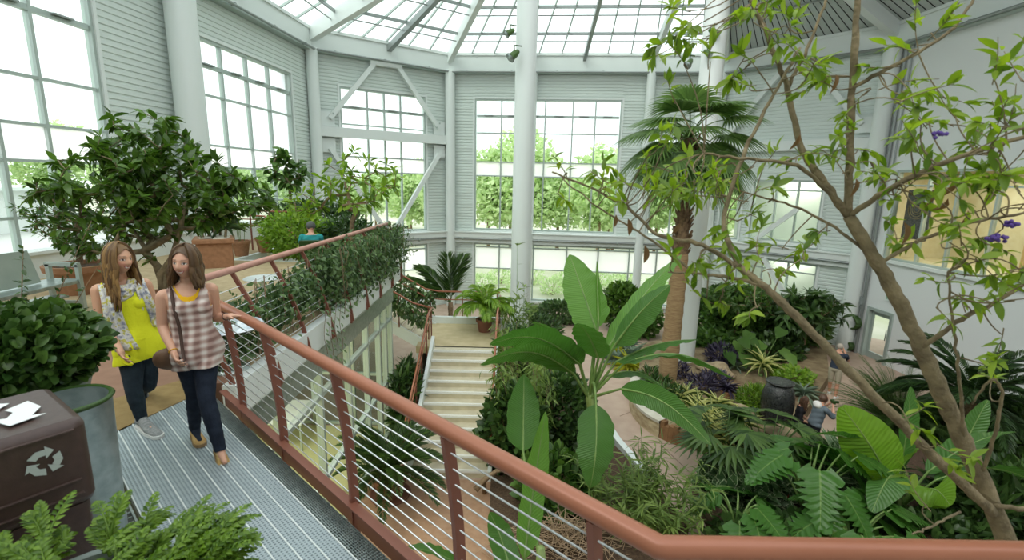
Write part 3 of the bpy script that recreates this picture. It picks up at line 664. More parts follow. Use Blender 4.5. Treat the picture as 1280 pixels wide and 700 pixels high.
def frond(mb, base, az, el, L, nl, ll, lw, droop=.9, vee=.35, tm=None, mi=0, ang=55, petiole=.15, g=rng, roll=0., curl=0.):
    """pinnate palm leaf: curved rachis with leaflets both sides; returns nothing"""
    n = 14; t = np.linspace(0, 1, n); d0 = A_([math.cos(az)*math.cos(el), math.sin(az)*math.cos(el), math.sin(el)])
    hz = A_([math.cos(az), math.sin(az), 0]); P = [A_(base, dtype=float)]; e = el
    for i in range(1, n):
        e = el-droop*t[i]**1.3; P.append(P[-1]+(hz*math.cos(e)+A_([0, 0, math.sin(e)]))*L/(n-1))
    P = A_(P); side0 = A_([-math.sin(az), math.cos(az), 0]); mb.tube(P, np.linspace(.012, .002, n)*max(.5, min(1.4, L)), 5, cap=False, mi=mi)
    tt = np.linspace(petiole, .995, nl); Q = np.stack([np.interp(tt, t, P[:, k]) for k in range(3)], 1)
    T = unit(np.stack([np.interp(tt, t, np.gradient(P[:, k])) for k in range(3)], 1)); nr_ = unit(np.cross(np.broadcast_to(side0, T.shape), -T)); nr_ = np.where(nr_[:, 2:3] < 0, -nr_, nr_)
    for s in (-1, 1):
        a = math.radians(ang)*(1-.45*tt)[:, None]
        D = T*np.cos(a)+(side0*s)*np.sin(a)+nr_*vee+g.normal(size=T.shape)*.05+A_([0, 0, -curl])
        S = ll*np.sin(PI*np.clip((tt-petiole)/(1-petiole)*.86+.1, 0, 1))**.6
        mb.inst(tm, Q, D, nr_+side0*s*.2, S, np.full(nl, lw), mi=mi)
LT = leaf_t
T_pin = LT(1., 3, .15, .18, 'lance'); T_pin2 = LT(1., 4, .1, .5, 'lance')
def palm_rosette(name, label, cat, loc, nf, L, nl, ll, lw, lm, el=(.2, 1.2), droop=1.0, seed=1, trunk=0., tr=.1, vee=.3, tm=T_pin, group=None, curl=0, barkm='bark', az=None, ang=55, petiole=.12):
    g = np.random.default_rng(seed); t = thing(name, label, cat, loc, 0, group)
    if trunk > 0:
        b = MB(); zz = np.linspace(0, trunk, 12); b.tube(np.stack([0*zz, 0*zz, zz], 1), tr*(1+.12*(-1)**np.arange(12)), 10); b.build('trunk', MAT[barkm], t)
    for i in range(nf):
        a = (i*2.39996+g.uniform(-.2, .2)) if az is None else az[i][0]; e = el[0]+(el[1]-el[0])*((i+.5)/nf)+g.uniform(-.1, .1) if az is None else az[i][1]
        b = MB(); frond(b, (0, 0, trunk), a, e, L*g.uniform(.85, 1.08), nl, ll, lw, droop*g.uniform(.8, 1.15), vee, tm, g=g, curl=curl, ang=ang, petiole=petiole); b.build('frond', MAT[lm], t)
    return t
def blade(mb, P, W, side, n=9, cup=.18, ripple=.0, rw=30, g=rng, mid=.0, fold=0.):
    """broad leaf surface along polyline P (m,3), half-widths W (m), side vectors (m,3)"""
    P = A_(P); m = len(P); T = unit(np.gradient(P, axis=0)); side = unit(side-(side*T).sum(1)[:, None]*T); nr_ = np.cross(side, T); nr_ = np.where((nr_[:, 2:3] < 0) & (abs(nr_[:, 2:3]) > .05), -nr_, nr_)
    u = np.linspace(-1, 1, n); G = P[:, None]+side[:, None]*(W[:, None]*u[None])[:, :, None]
    ph = g.uniform(0, 6); tt = np.linspace(0, 1, m)
    h = cup*abs(u)[None]**1.6*W[:, None]+ripple*np.sin(tt[:, None]*rw+u[None]*2+ph)*abs(u)[None]*W[:, None]-fold*abs(u)[None]*W[:, None]
    G = G+nr_[:, None]*h[:, :, None]
    uv = np.stack([np.broadcast_to(u, (m, n)), np.broadcast_to(tt[:, None], (m, n))], -1); mb.grid(G, uv)
    return T
def arc(p0, p1, bend, n=24, up=(0, 0, 1)):
    p0, p1 = A_(p0, dtype=float), A_(p1, dtype=float); t = np.linspace(0, 1, n)[:, None]
    return p0*(1-t)+p1*t+A_(up, dtype=float)*bend*np.sin(PI*t)
def bigleaf(t, stem0, p0, p1, w, bend, lm, side=None, sm='stalk', cup=.15, ripple=.05, rw=40, stem_r=.02, n=26, shape='banana', fold=0., g=rng, stem_bend=0., label=None, up=(0, 0, 1)):
    """stalk from stem0 to p0 and broad blade p0->p1, as a leaf part with its stalk"""
    P = arc(p0, p1, bend, n, up); tt = np.linspace(0, 1, n)
    if shape == 'banana': W = w*.86*np.clip(np.minimum(1, tt*6)**.6*np.minimum(1, (1-tt)*2.3)**.62, .015, 1)*(1+.035*np.sin(tt*37+w*50)+.02*np.sin(tt*71))
    elif shape == 'paddle': W = w*np.clip(np.sin(PI*np.clip(tt*.97+.015, 0, 1)**.8)**.65, .03, 1)
    if side is None: d = unit(P[-1]-P[0]); side = np.cross(d, [0, 0, 1.])
    b = MB(); blade(b, P, W, np.broadcast_to(A_(side, dtype=float), P.shape).copy(), 9, cup, ripple, rw, g, fold=fold)
    o = b.build('leaf', MAT[lm], t); s = MB()
    S = np.vstack([arc(stem0, p0, stem_bend, 8)[:-1], P-A_([0, 0, .004])]); r = np.concatenate([np.linspace(stem_r*1.3, stem_r*.75, 7), np.linspace(stem_r*.75, .002, n)])
    s.tube(S, r, 6, cap=False); s.build('stalk', MAT[sm], o)
    return o
def lobed(mb, base, az, tilt, L, nlobe=9, g=rng, wid=.62, mi=0, cut=.45, sag=.25):
    """deeply toothed arrow-shaped leaf (philodendron); blade in plane tilted down"""
    n = 4*nlobe; th = np.linspace(-1, 1, 2*n+1); d = A_([math.cos(az), math.sin(az), 0]); s = A_([-math.sin(az), math.cos(az), 0])
    fw = d*math.cos(tilt)-A_([0, 0, 1])*math.sin(tilt); nn = np.cross(fw, s); nn = nn if nn[2] > 0 else -nn
    t = np.linspace(0, 1, n+1); env = wid*L*.5*np.clip(1.15*(1-t)**.7*np.minimum(1, .6+t*3), .01, 2); saw = 1-cut*(.5+.5*np.cos(t*nlobe*2*PI))**1.2*np.minimum(1, (1-t)*3+.2)
    V, U = [], []
    for i in range(n+1):
        for u in (-1, -.5, 0, .5, 1):
            w = env[i]*(saw[i] if abs(u) == 1 else 1*.5*2*1); x = u*w; y = t[i]*L+abs(u)*env[i]*.28-(.18*L*abs(u) if i < 3 else 0)*(1-i/3)
            z = -sag*L*(t[i]**2)*.8-abs(x)*.18+.05*L*abs(u)
            V.append(A_(base)+fw*y+s*x+nn*z); U.append((u, t[i]))
    mb.grid(A_(V).reshape(n+1, 5, 3), A_(U).reshape(n+1, 5, 2), mi=mi)
def fan(mb, base, d, L, nseg=26, spread=2.6, g=rng, sag=.35, mi=0, nrm=None):
    """palmate fan leaf: folded segments radiating from the tip of a stalk"""
    d = unit(A_(d, dtype=float)); up = A_([0, 0, 1.]) if nrm is None else A_(nrm, dtype=float); s = np.cross(d, up); s = unit(s); nn = np.cross(s, d)
    a = np.linspace(-spread/2, spread/2, nseg); D = np.cos(a)[:, None]*d+np.sin(a)[:, None]*s
    V, F = [], []; T = np.linspace(0, 1, 7)
    for i in range(nseg):
        l = L*(.78+.22*math.cos(a[i]*.9))*g.uniform(.93, 1.04); sd = unit(np.cross(D[i], nn)); b0 = len(V)
        for t in T:
            w = (t*l*spread/nseg*.62 if t < .55 else .55*l*spread/nseg*.62*max(.06, (1-t)/.45)); q = A_(base)+D[i]*t*l-A_([0, 0, 1])*sag*l*max(0, t-.35)**1.8+nn*(.05*l*abs(math.sin(a[i]))*t)
            V += [q-sd*w, q+nn*w*.5, q+sd*w]
        for k in range(len(T)-1):
            for j in (0, 1): F.append((b0+k*3+j, b0+k*3+j+1, b0+k*3+j+4, b0+k*3+j+3))
    mb.add(V, A_(F), mi=mi)
def rosette(name, label, cat, loc, n, L, w, lm, seed=1, el=(.1, 1.35), sag=.5, group=None, z0=0., sc=1, tmk='strap'):
    g = np.random.default_rng(seed); t = thing(name, label, cat, loc, 0, group); b = MB(); add_rosette(b, (0, 0, z0), n, L, w, g, el, sag, tmk); b.build('foliage', MAT[lm], t)
    c = MB(); c.lathe([(.0, -.02), (L*.09, -.02), (L*.08, .06), (.0, .1)], 8); c.build('stem', MAT['stalk'], t); return t
def add_rosette(b, c, n, L, w, g, el=(.1, 1.35), sag=.5, shape='strap'):
    tm = LT(1, 5, .2, sag, shape, True); e = np.linspace(el[1], el[0], n); a = np.arange(n)*2.39996+g.uniform(0, 6)
    D = np.stack([np.cos(a)*np.cos(e), np.sin(a)*np.cos(e), np.sin(e)], 1); N = np.stack([-np.cos(a)*np.sin(e), -np.sin(a)*np.sin(e), np.cos(e)], 1)
    b.inst(tm, np.broadcast_to(A_(c, dtype=float), (n, 3))+D*.02, D, N, L*g.uniform(.75, 1.1, n), np.full(n, w))
def pot(parent, r, h, m='terra', soil=True, z=0., name='pot', rim=True, base=.68):
    b = MB(); pr = [(0, z), (r*base, z), (r*.93, z+h*.8)]+([(r*1.03, z+h*.8), (r*1.06, z+h)] if rim else [(r, z+h)])+[(r*.9, z+h), (r*.86, z+h*.86), (0, z+h*.86)]
    b.lathe(pr, 24); o = b.build(name, MAT[m], parent, 35)
    if soil: s = MB(); s.lathe([(0, z+h*.9), (r*.87, z+h*.87)], 16); s.build('soil', MAT['soil'], parent)
    return o
G = lambda px, py: atz(px, py, LF)
for k, (a, b_, t, r) in dict(
    tree=((50, 76, 28), (98, 132, 52), .34, .3), dark=((40, 64, 32), (80, 110, 54), .28, .32), mid=((52, 84, 36), (98, 132, 58), .3, .4), lime=((96, 132, 40), (146, 176, 70), .35, .45),
    round=((44, 72, 30), (86, 116, 52), .18, .26), fern=((58, 92, 24), (124, 156, 52), .32, .38), vine=((54, 80, 46), (112, 138, 86), .3, .34), palm=((50, 76, 38), (92, 120, 60), .3, .42),
    cycas=((38, 62, 34), (70, 98, 54), .22, .35), bluegreen=((96, 116, 100), (142, 158, 136), .2, .5), purple=((46, 40, 58), (72, 66, 88), .15, .4), plum=((84, 120, 40), (150, 178, 66), .38, .4),
    fore=((84, 114, 36), (146, 172, 62), .45, .4), fanp=((70, 98, 52), (114, 142, 78), .4, .4), bamboo=((82, 108, 48), (138, 160, 86), .35, .42), treeout=((168, 190, 138), (214, 224, 182), .45, .7), yellow=((150, 160, 50), (196, 190, 80), .35, .45), dead=((104, 80, 54), (146, 116, 80), .2, .8)).items():  # treeout: outdoor haze and overexposure put into the pale leaf colour
    MAT[k] = leafmat('leaf '+k, a, b_, t, r)
MAT['banana'] = leafmat('banana leaf', (62, 102, 44), (86, 128, 58), .38, .34, veins=38); MAT['banana2'] = leafmat('young banana leaf', (92, 138, 58), (108, 150, 66), .42, .36, veins=38)
MAT['heli'] = leafmat('broad lime leaf', (104, 146, 48), (126, 166, 60), .42, .34, veins=22); MAT['helid'] = leafmat('broad green leaf', (62, 104, 48), (86, 128, 60), .35, .34, veins=22)
MAT['philo'] = leafmat('lobed leaf', (50, 94, 38), (82, 128, 52), .32, .32, veins=9, rib=(112, 146, 74)); MAT['varieg'] = leafmat('variegated strap leaf', (64, 96, 48), (96, 124, 66), .3, .4, edge=((206, 206, 140), .45))
MAT['varieg2'] = leafmat('white edged leaf', (58, 88, 52), (84, 112, 70), .3, .4, edge=((196, 206, 170), .82))
MAT['stalk'] = mat('green stalk', (124, 150, 84), .5, 0, (100, 130, 66), 6); MAT['red'] = mat('red flower', (190, 50, 56), .6); MAT['violet'] = mat('violet flower', (96, 70, 150), .7)
T_oval = LT(.42, 3, .12, .15); T_wide = LT(.58, 3, .1, .12); T_round = LT(.85, 3, .12, .1, 'round'); T_lance = LT(.24, 3, .12, .3, 'lance'); T_obov = LT(.40, 3, .15, .15, 'obov'); T_heart = LT(.85, 3, .1, .2, 'heart'); T_thin = LT(.14, 3, .1, .35, 'lance')
# ================================================================ plants: the upper floor
# big potted tree behind the women
px0 = A_([-5.15, 7.0, 0])
t = tree('potted_tree', 'large dark green broad-leaved tree with forking pale trunk, behind the two women', 'tree', px0,
     [(0, 0, .42), (.03, .02, .55), (.02, .03, .72)], [((.35, 0, 1.95), (1.0, .85, .62), .40), ((-.62, 0, 1.7), (.85, .8, .8), .30), ((-.1, .1, 2.4), (.75, .65, .6), .2), ((1.15, .1, 1.85), (.5, .5, .32), .1)], 330, LT(.42, 3, .1, .25), 'tree', k=11, size=.165, seed=5, rt=.0052, bark='barkpale', rmax=.05, droop=.4, back=.22)
b = MB(); b.tube([(0, 0, .4), (.0, 0, .7), (.2, 0, .95), (.35, .05, 1.4), (.45, .05, 1.8)], [.055, .048, .04, .034, .02], 8); b.tube([(0, 0, .6), (-.1, .05, .85), (-.4, .12, 1.3)], [.045, .04, .022], 8); b.build('trunk', MAT['barkpale'], t)
pot(t, .3, .42)
t = tree('potted_tree', 'slender small-leaved tree in a wide terracotta bowl by the left window', 'tree', (-7.75, 8.6, 0), [(0, 0, .5), (.02, 0, .9), (.03, .02, 1.3)],
     [((.0, 0, 1.45), (.8, .7, .6), .75), ((.1, 0, .95), (.6, .55, .35), .25)], 170, T_oval, 'mid', k=10, size=.1, seed=8, rt=.004)
pot(t, .5, .52, base=.72)
t = tree('potted_tree', 'small standard tree with drooping broad leaves on a straight thin stem beside window', 'tree', (-6.9, 15.2, 0), [(0, 0, .3), (0, 0, .9), (.02, 0, 1.5), (0, 0, 2.0)],
     [((0, 0, 2.35), (.62, .55, .62), 1)], 34, T_wide, 'mid', k=8, size=.25, seed=9, rt=.008, bark='barkpale', droop=.5); pot(t, .24, .32)
t = tree('plumeria_tree', 'open plumeria tree with forking branches and yellow-green leaf tufts at the end of the vine', 'tree', (-3.85, 11.6, 0), [(0, 0, .4), (0, 0, .8), (.02, 0, 1.1)],
     [((.3, 0, 2.05), (1.15, .8, .72), .78), ((-.95, .0, 1.55), (.5, .5, .3), .22)], 60, LT(.3, 4, .1, .2, 'obov'), 'plum', k=10, size=.24, seed=21, rt=.0075, bark='bark', droop=.05, back=.05, spread=.95); pot(t, .26, .36)
# square planter with canes
t = thing('square_planter', 'square terracotta planter with pale canes and spiky leaf heads, beside the white column', 'planter', (-7.05, 11.45, 0), .5)
b = MB(); b.prism([(-.36, -.36), (.36, -.36), (.36, .36), (-.36, .36)], 0, .58); b.prism([(-.42, -.42), (.42, -.42), (.42, .42), (-.42, .42)], .58, .68); b.build('pot', MAT['terra'], t, False, bevel=.012)
b = MB(); b.blob((0, 0, .66), (.37, .37, .05), 12, .2); b.build('soil', MAT['concrete'], t)
g = np.random.default_rng(3); b, f = MB(), MB()
for x, y, hh in ((-.1, .05, 1.15), (.02, -.05, .95), (.12, .1, .6), (-.2, -.1, .3), (.22, -.12, .28)):
    b.tube([(x, y, .6), (x*1.1, y, .6+hh*.5), (x*1.2, y, .6+hh)], .03, 8); add_rosette(f, (x*1.2, y, .6+hh), 18, .42, .04, g, (-.3, 1.4), .35)
b.build('cane', MAT['barkpale'], t); f.build('foliage', MAT['cycas'], t)
for i, (x, y, lb) in enumerate(((-7.3, 13.0, 'terracotta pot of pale seedlings, nearest the square planter'), (-7.05, 13.75, 'terracotta pot of pale seedlings, beside the lime green shrub'))):
    t = thing('potted_plant', lb, 'potted plant', (x, y, 0)); pot(t, .23, .42)
    g = np.random.default_rng(i); b, f = MB(), MB()
    for k in range(5):
        a = g.uniform(-.12, .12, 2); hh = g.uniform(.35, .6); b.tube([(a[0], a[1], .36), (a[0]*1.5, a[1]*1.5, .36+hh)], .008, 5); add_rosette(f, (a[0]*1.5, a[1]*1.5, .36+hh), 12, .2, .035, g, (-.2, 1.2), .4, 'lance')
    b.build('stem', MAT['stalk'], t); f.build('foliage', MAT['bamboo'], t)
bush('shrub', 'mounded lime green shrub with fine leaves, left of the man in a cap', 'shrub', (-5.7, 12.9, 0), (.95, .8), 1.25, 2600, T_oval, 'lime', .13, 31, up=.2)
bush('shrub', 'dark green hedge-like shrub under the rose brown stair rails, along the window', 'shrub', (-6.6, 16.4, 0), (1.6, .7), 1.35, 2200, T_wide, 'dark', .15, 32)
bush('shrub', 'dark leafy shrub between the man in a cap and the plumeria tree', 'shrub', (-4.35, 12.75, -.2), (.85, .4), 1.3, 1500, T_lance, 'dark', .24, 33, up=-.3)
# climbing vine over the far railing
def curtain(b, g, p0, p1, n, hang, tm, size, thick=.16, top=.12, taper=None):
    p0, p1 = A_(p0, dtype=float), A_(p1, dtype=float); u = g.uniform(0, 1, n)
    if taper: u = u**taper
    dz = hang*g.uniform(0, 1, n)**.8*(1 if not taper else (.35+.65*u)); P = p0+(p1-p0)*u[:, None]; s = np.cross(unit(p1-p0), [0, 0, 1.])
    P = P+s*g.normal(size=(n, 1))*thick+A_([0, 0, 1])*(top*g.uniform(-.3, 1, n)-dz)[:, None]
    D = unit(s*g.normal(size=(n, 1))*.8+A_([0, 0, -.7])+g.normal(size=(n, 3))*.4); N = unit(s*np.sign(g.normal(size=(n, 1))*.4+.8)+A_([0, 0, .8])+g.normal(size=(n, 3))*.35)
    b.inst(tm, P, D, N, size*g.uniform(.6, 1.25, n)); return P
t = thing('climbing_vine', 'dense curtain of climbing vine hanging over the upper floor railing', 'vine', (-3.1, 9.5, 0)); g = np.random.default_rng(44); b, s = MB(), MB(); org = A_([-3.1, 9.5, 0])
P = curtain(b, g, (-3.08, 7.6, .95), (-2.98, 12.5, 1.0), 6800, .85, LT(.5, 3, .12, .3), .10, .17, .14)
P2 = curtain(b, g, (-3.25, 4.95, .62), (-3.1, 8.2, .88), 3200, .62, LT(.6, 3, .12, .25), .09, .14, .1)
P3_ = curtain(b, g, (-2.95, 7.5, .2), (-2.85, 11.9, .2), 900, .3, LT(.6, 3, .12, .25), .10, .08, .1)
for k in range(60):
    q = P[g.integers(len(P))]; s.tube([(q[0], q[1], 1.0), q+g.normal(size=3)*.05, q-A_([0, 0, .2])], .005, 4, cap=False)
for k in range(12): y = g.uniform(5.3, 8.5); s.tube([(-3.0, y, -.0), (-3.05, y+.1, .4), (-3.15, y+.3, .9)], .006, 4, cap=False)
for k in range(4): y = 7.0+k*.22; zz = np.linspace(.2, -.5-.1*k, 9); s.tube(np.stack([-2.78+0*zz, y+.05*np.sin(zz*9), zz], 1), .004, 4, cap=False); b.inst(T_wide, np.stack([-2.76+0*zz, y+.05*np.sin(zz*9), zz], 1), A_([[.6, -.6, -.5], [.5, .8, -.5], [.6, -.2, -.6]]*3), np.tile([1, 0, .8], (9, 1)), .09)
b.shift(org).build('foliage', MAT['vine'], t); s.shift(org).build('stem', MAT['bark'], t)['kind'] = 'stuff'
t = thing('climbing_vine', 'leafy vine trailing down along the rails of the upper stair flight', 'vine', (-3.6, 14.3, -1)); g = np.random.default_rng(45); b, s = MB(), MB(); org = A_([-3.6, 14.3, -1])
curtain(b, g, (-2.5, 13.85, -1.75), (-7.0, 13.85, .9), 1500, .5, T_wide, .14, .12, .1); curtain(b, g, (-2.6, 16.0, -1.6), (-7.0, 16.0, .8), 1600, .8, T_wide, .15, .2, .1)
for y in (13.95, 15.9): s = MB(); s.tube([(-2.6, y, -1.9), (-4.5, y+.05, -.7), (-7, y, .7)], .012, 5); s.shift(org).build('stem', MAT['bark'], t)
b.shift(org).build('foliage', MAT['vine'], t)
# ---------------------------------------------------------------- left foreground
# round-leaved shrub in a galvanised planter
sc0 = at(10, 440, 2.75); t = thing('planter_shrub', 'dense round-leaved glossy shrub in a grey metal planter behind the brown recycling bin', 'shrub', (sc0[0], sc0[1], 0))
bush(None, None, None, None, (.47, .44), .5, 4000, LT(.8, 4, .16, .12, 'round'), 'round', .068, 51, z0=sc0[2]-.22, up=.45, nst=22, root=t, lift=.45)
zr = sc0[2]-.18; b = MB(); b.lathe([(.0, .0), (.28, .0), (.345, zr-.1), (.36, zr-.05), (.37, zr), (.35, zr), (.33, zr-.08), (0, zr-.08)], 32); b.build('pot', MAT['galv'], t, 40); b = MB(); b.lathe([(0, zr-.02), (.33, zr-.06)], 16); b.build('soil', MAT['soil'], t)
b = MB(); b.lathe([(.372, zr-.03), (.385, zr-.015), (.372, zr), (.345, zr+.005)], 32); b.build('rim', MAT['dark'], t)
# feathery fern-leaved shrub at the foot of the view
fc0 = at(100, 700, 1.30); t = thing('potted_fern', 'feathery bright green fern-like shrub in front of the brown recycling bin', 'fern', (fc0[0], fc0[1], 0)); g = np.random.default_rng(52); zf = fc0[2]-.06
for i in range(98):
    a = g.uniform(0, 2*PI); rr = .31*math.sqrt(g.uniform(0, 1)); bx = A_([rr*math.cos(a)*1.3, rr*math.sin(a)*.8, zf-.10+.09*g.uniform()]); b = MB(); f0 = a+g.uniform(-.6, .6); el = g.uniform(.15, 1.1)
    for q in range(5): frond(b, bx, f0+g.uniform(-.5, .5), el+g.uniform(-.25, .25), g.uniform(.10, .19), 9, .034, .017, g.uniform(.5, 1.3), .1, LT(1., 2, .2, .25, 'obov'), g=g, petiole=.2, ang=68)
    b.build('frond', MAT['fern'], t)
b = MB(); b.lathe([(0, 0), (.22, 0), (.28, zf-.1), (.25, zf-.1), (.23, zf-.16), (0, zf-.16)], 28); b.build('pot', MAT['galv'], t, 40); b = MB(); b.lathe([(0, zf-.1), (.24, zf-.13)], 16); b.build('soil', MAT['soil'], t)
# thin leggy shrub in front of the bench
t = thing('leggy_shrub', 'thin leggy shrub with sparse small dark leaves in front of the grey bench', 'shrub', (-4.5, 3.9, 0)); g = np.random.default_rng(53); b, f = MB(), MB()
for k in range(11):
    x, y = g.uniform(-.55, .6), g.uniform(-.3, .3); top = A_([x*1.6+g.uniform(-.2, .2), y*1.3, g.uniform(1.0, 1.75)]); P = arc((x*.3, y*.3, .05), top, .1, 14, (g.uniform(-1, 1), g.uniform(-1, 1), 0)); b.tube(P, np.linspace(.009, .002, 14), 5)
    u = g.uniform(.45, 1, 34); Q = np.stack([np.interp(u, np.linspace(0, 1, 14), P[:, j]) for j in range(3)], 1); f.inst(T_oval, Q, rdirs(34, g)+A_([0, 0, .4]), A_([0, 0, 1])+g.normal(size=(34, 3))*.5, g.uniform(.035, .075, 34))
b.build('stem', MAT['bark'], t); f.build('foliage', MAT['dark'], t); pot(t, .3, .35)
# ================================================================ plants: landing and lower floor
t = palm_rosette('potted_palm', 'bright green arching palm in a dark clay pot on the landing', 'palm', (-.85, 15.1, -2.63), 15, 1.15, 26, .36, .05, 'lime', (.35, 1.5), 1.5, 61, tm=T_pin2, curl=.25, trunk=.72, tr=.07)
MAT['clay'] = mat('dark clay', (128, 84, 68), .8); pot(t, .27, .42, 'clay')
palm_rosette('feather_palm', 'tall feather palm with one large upright comb-like leaf beside the landing', 'palm', (-2.2, 17.1, LF), 5, 1.75, 44, .72, .04, 'palm', trunk=2.3, tr=.09, droop=.5, vee=.08, seed=62, az=[(1.9, 1.5), (3.3, .75), (1.2, 1.2), (3.9, .5), (2.6, .9)], ang=50)
# reed-like plant by the column
t = thing('reed_plant', 'tall thin-stemmed reed with narrow leaves in front of the white column', 'plant', (.0, 15.4, LF)); g = np.random.default_rng(63); b, f = MB(), MB()
for k in range(14):
    x, y = g.uniform(-.5, .6), g.uniform(-.4, .4); hh = g.uniform(2.2, 3.3) if k else 4.6; P = arc((x*.6, y*.6, 0), (x*1.2, y*1.2, hh), .06, 12, (1, 0, 0)); b.tube(P, np.linspace(.014, .004, 12), 5)
    nl = 26; u = np.concatenate([g.uniform(.35, 1, nl-7), np.full(7, .995)]); Q = np.stack([np.interp(u, np.linspace(0, 1, 12), P[:, j]) for j in range(3)], 1); f.inst(LT(.2, 3, .1, .35, 'lance'), Q, rdirs(nl, g)*[1, 1, .3]+A_([0, 0, .55]), A_([0, 0, 1])+g.normal(size=(nl, 3))*.3, g.uniform(.2, .38, nl))
b.build('stem', MAT['stalk'], t); f.build('foliage', MAT['bamboo'], t)
# bamboo-like shrub tumbling over the right stair rail
t = thing('bamboo_shrub', 'weeping bamboo-like shrub with narrow drooping leaves along the right side of the steps', 'shrub', (.15, 11.6, LF)); g = np.random.default_rng(64); b, f = MB(), MB()
for k in range(46):
    x, y = g.uniform(-.5, .7), g.uniform(-1.6, 2.2); hh = g.uniform(1.6, 3.0); P = arc((x*.4+.2, y*.7, 0), (x*1.15, y*1.1, hh), .25, 10, (g.uniform(-.4, .4), g.uniform(-1, 1), .5)); b.tube(P, np.linspace(.014, .003, 10), 5)
    nl = 75; u = g.uniform(.2, 1, nl); Q = np.stack([np.interp(u, np.linspace(0, 1, 10), P[:, j]) for j in range(3)], 1)+g.normal(size=(nl, 3))*.11; f.inst(T_lance, Q, rdirs(nl, g)*[1, 1, .4]+A_([0, 0, -.5]), A_([0, 0, 1])+g.normal(size=(nl, 3))*.4, g.uniform(.14, .26, nl), )
b.build('stem', MAT['bark'], t); f.build('foliage', MAT['bamboo'], t)
# potted cycad by the glass wall
t = palm_rosette('potted_cycad', 'dark green cycad with stiff fronds in a clay pot at the foot of the steps', 'cycad', (-2.5, 9.3, LF), 26, 1.35, 34, .27, .032, 'palm', (.15, 1.35), .9, 65, trunk=.6, tr=.12, vee=.45); pot(t, .36, .5, 'clay')
b = MB(); b.lathe([(0, 0), (.4, 0), (.44, .06), (.4, .06), (.38, .03), (0, .03)], 24); b.build('saucer', MAT['clay'], t)
bush('shrub', 'dark leafy shrub squeezed between the glass wall and the left side of the steps', 'shrub', (-2.72, 12.0, LF), (.3, .8), 1.9, 1500, T_lance, 'dark', .3, 78)
# ---- the main banana plant
bp = A_([1.72, 8.9, LF]); t = thing('banana_plant', 'big banana plant with broad green ribbed leaves rising from the atrium floor', 'banana plant', bp)
def B(px, py, y): return at(px, py, y)-bp
crown = B(737, 488, 8.6); b = MB(); z_ = np.linspace(0, 1, 14)[:, None]; P = A_([0, 0, 0])*(1-z_)+crown*z_+A_([.1, 0, 0])*np.sin(PI*z_)
b.tube(P, np.linspace(.17, .085, 14), 14); MAT['pseudo'] = mat('pale green banana stem', (150, 170, 108), .5, 0, (126, 146, 80), 5, .1, 10, stretch=(6, 6, .8)); b.build('stem', MAT['pseudo'], t)
vw = A_([1., 0, 0])
def L(p0, p1, y0, y1, w, bend, m='banana', side=None, **kw): return bigleaf(t, crown-A_([0, 0, .15]), B(*p0, y0), B(*p1, y1), w, bend, m, side, stem_r=.03, **kw)
L((745, 412), (712, 318), 8.7, 9.5, .42, .04, 'banana2', (1, -.15, .25), cup=.12, up=(0, -1, 0))
L((748, 404), (746, 326), 8.5, 8.9, .05, .0, 'banana2', (1, 0, 0), cup=.9)
L((757, 440), (852, 318), 8.5, 9.0, .36, .16, 'banana2', (.62, -.5, .45), fold=.25)
L((768, 432), (838, 356), 8.3, 7.8, .30, .1, 'banana', (.5, -.7, .2), fold=.5)
L((722, 448), (664, 402), 8.6, 8.6, .34, .14, 'banana', (.1, -1, .5), fold=.2)
L((726, 456), (612, 430), 8.5, 7.6, .44, .30, 'banana', (0, -.7, .75), fold=.15)
L((716, 466), (600, 456), 8.3, 7.0, .32, .3, 'banana', (0, -.7, .7), fold=.25)
L((748, 448), (722, 404), 8.4, 7.9, .34, .1, 'banana', (.8, -.5, .2), fold=.2)
L((770, 452), (872, 424), 8.4, 8.2, .24, .12, 'banana', (.2, -.9, .3), fold=.6, ripple=.12)
L((780, 454), (918, 474), 8.3, 7.4, .2, .30, 'banana', (.15, -.85, .4), fold=.5, ripple=.1)
L((776, 486), (890, 557), 8.0, 6.6, .235, .22, 'banana', (.55, -.25, .6), cup=.05)
L((745, 505), (738, 610), 8.0, 7.2, .36, .25, 'banana', (1, .1, 0), cup=-.15, ripple=.05, up=(0, -1, .3), stem_bend=.35)
L((758, 470), (838, 492), 8.6, 9.0, .22, .25, 'banana', (.3, -.9, .2), fold=.5)
# ---- younger banana shoots left of it
bp2 = A_([.55, 6.7, LF]); t2 = thing('banana_plant', 'young banana shoots with upright unbroken leaves close under the copper brown railing', 'banana plant', bp2)
def L2(p0, p1, y0, y1, w, bend, m, side, **kw): return bigleaf(t2, A_([0, 0, .7]), at(*p0, y0)-bp2, at(*p1, y1)-bp2, w, bend, m, side, stem_r=.028, **kw)
b = MB(); b.tube([(0, 0, 0), (.02, 0, .5), (0, 0, 1.0)], [.12, .1, .06], 12); b.build('stem', MAT['pseudo'], t2); 
L2((655, 700), (682, 514), 5.6, 6.3, .19, .1, 'banana2', (1, .2, .2), up=(0, 1, 0), cup=.4)
L2((654, 564), (655, 468), 7.6, 8.2, .33, .05, 'banana', (1, .0, .1), up=(0, 1, 0), cup=.2)
L2((640, 720), (612, 640), 5.4, 5.8, .2, .1, 'banana', (.9, .4, .1), up=(0, 1, 0))
L2((590, 720), (508, 684), 5.3, 5.0, .2, .1, 'banana', (.2, -.9, .3))
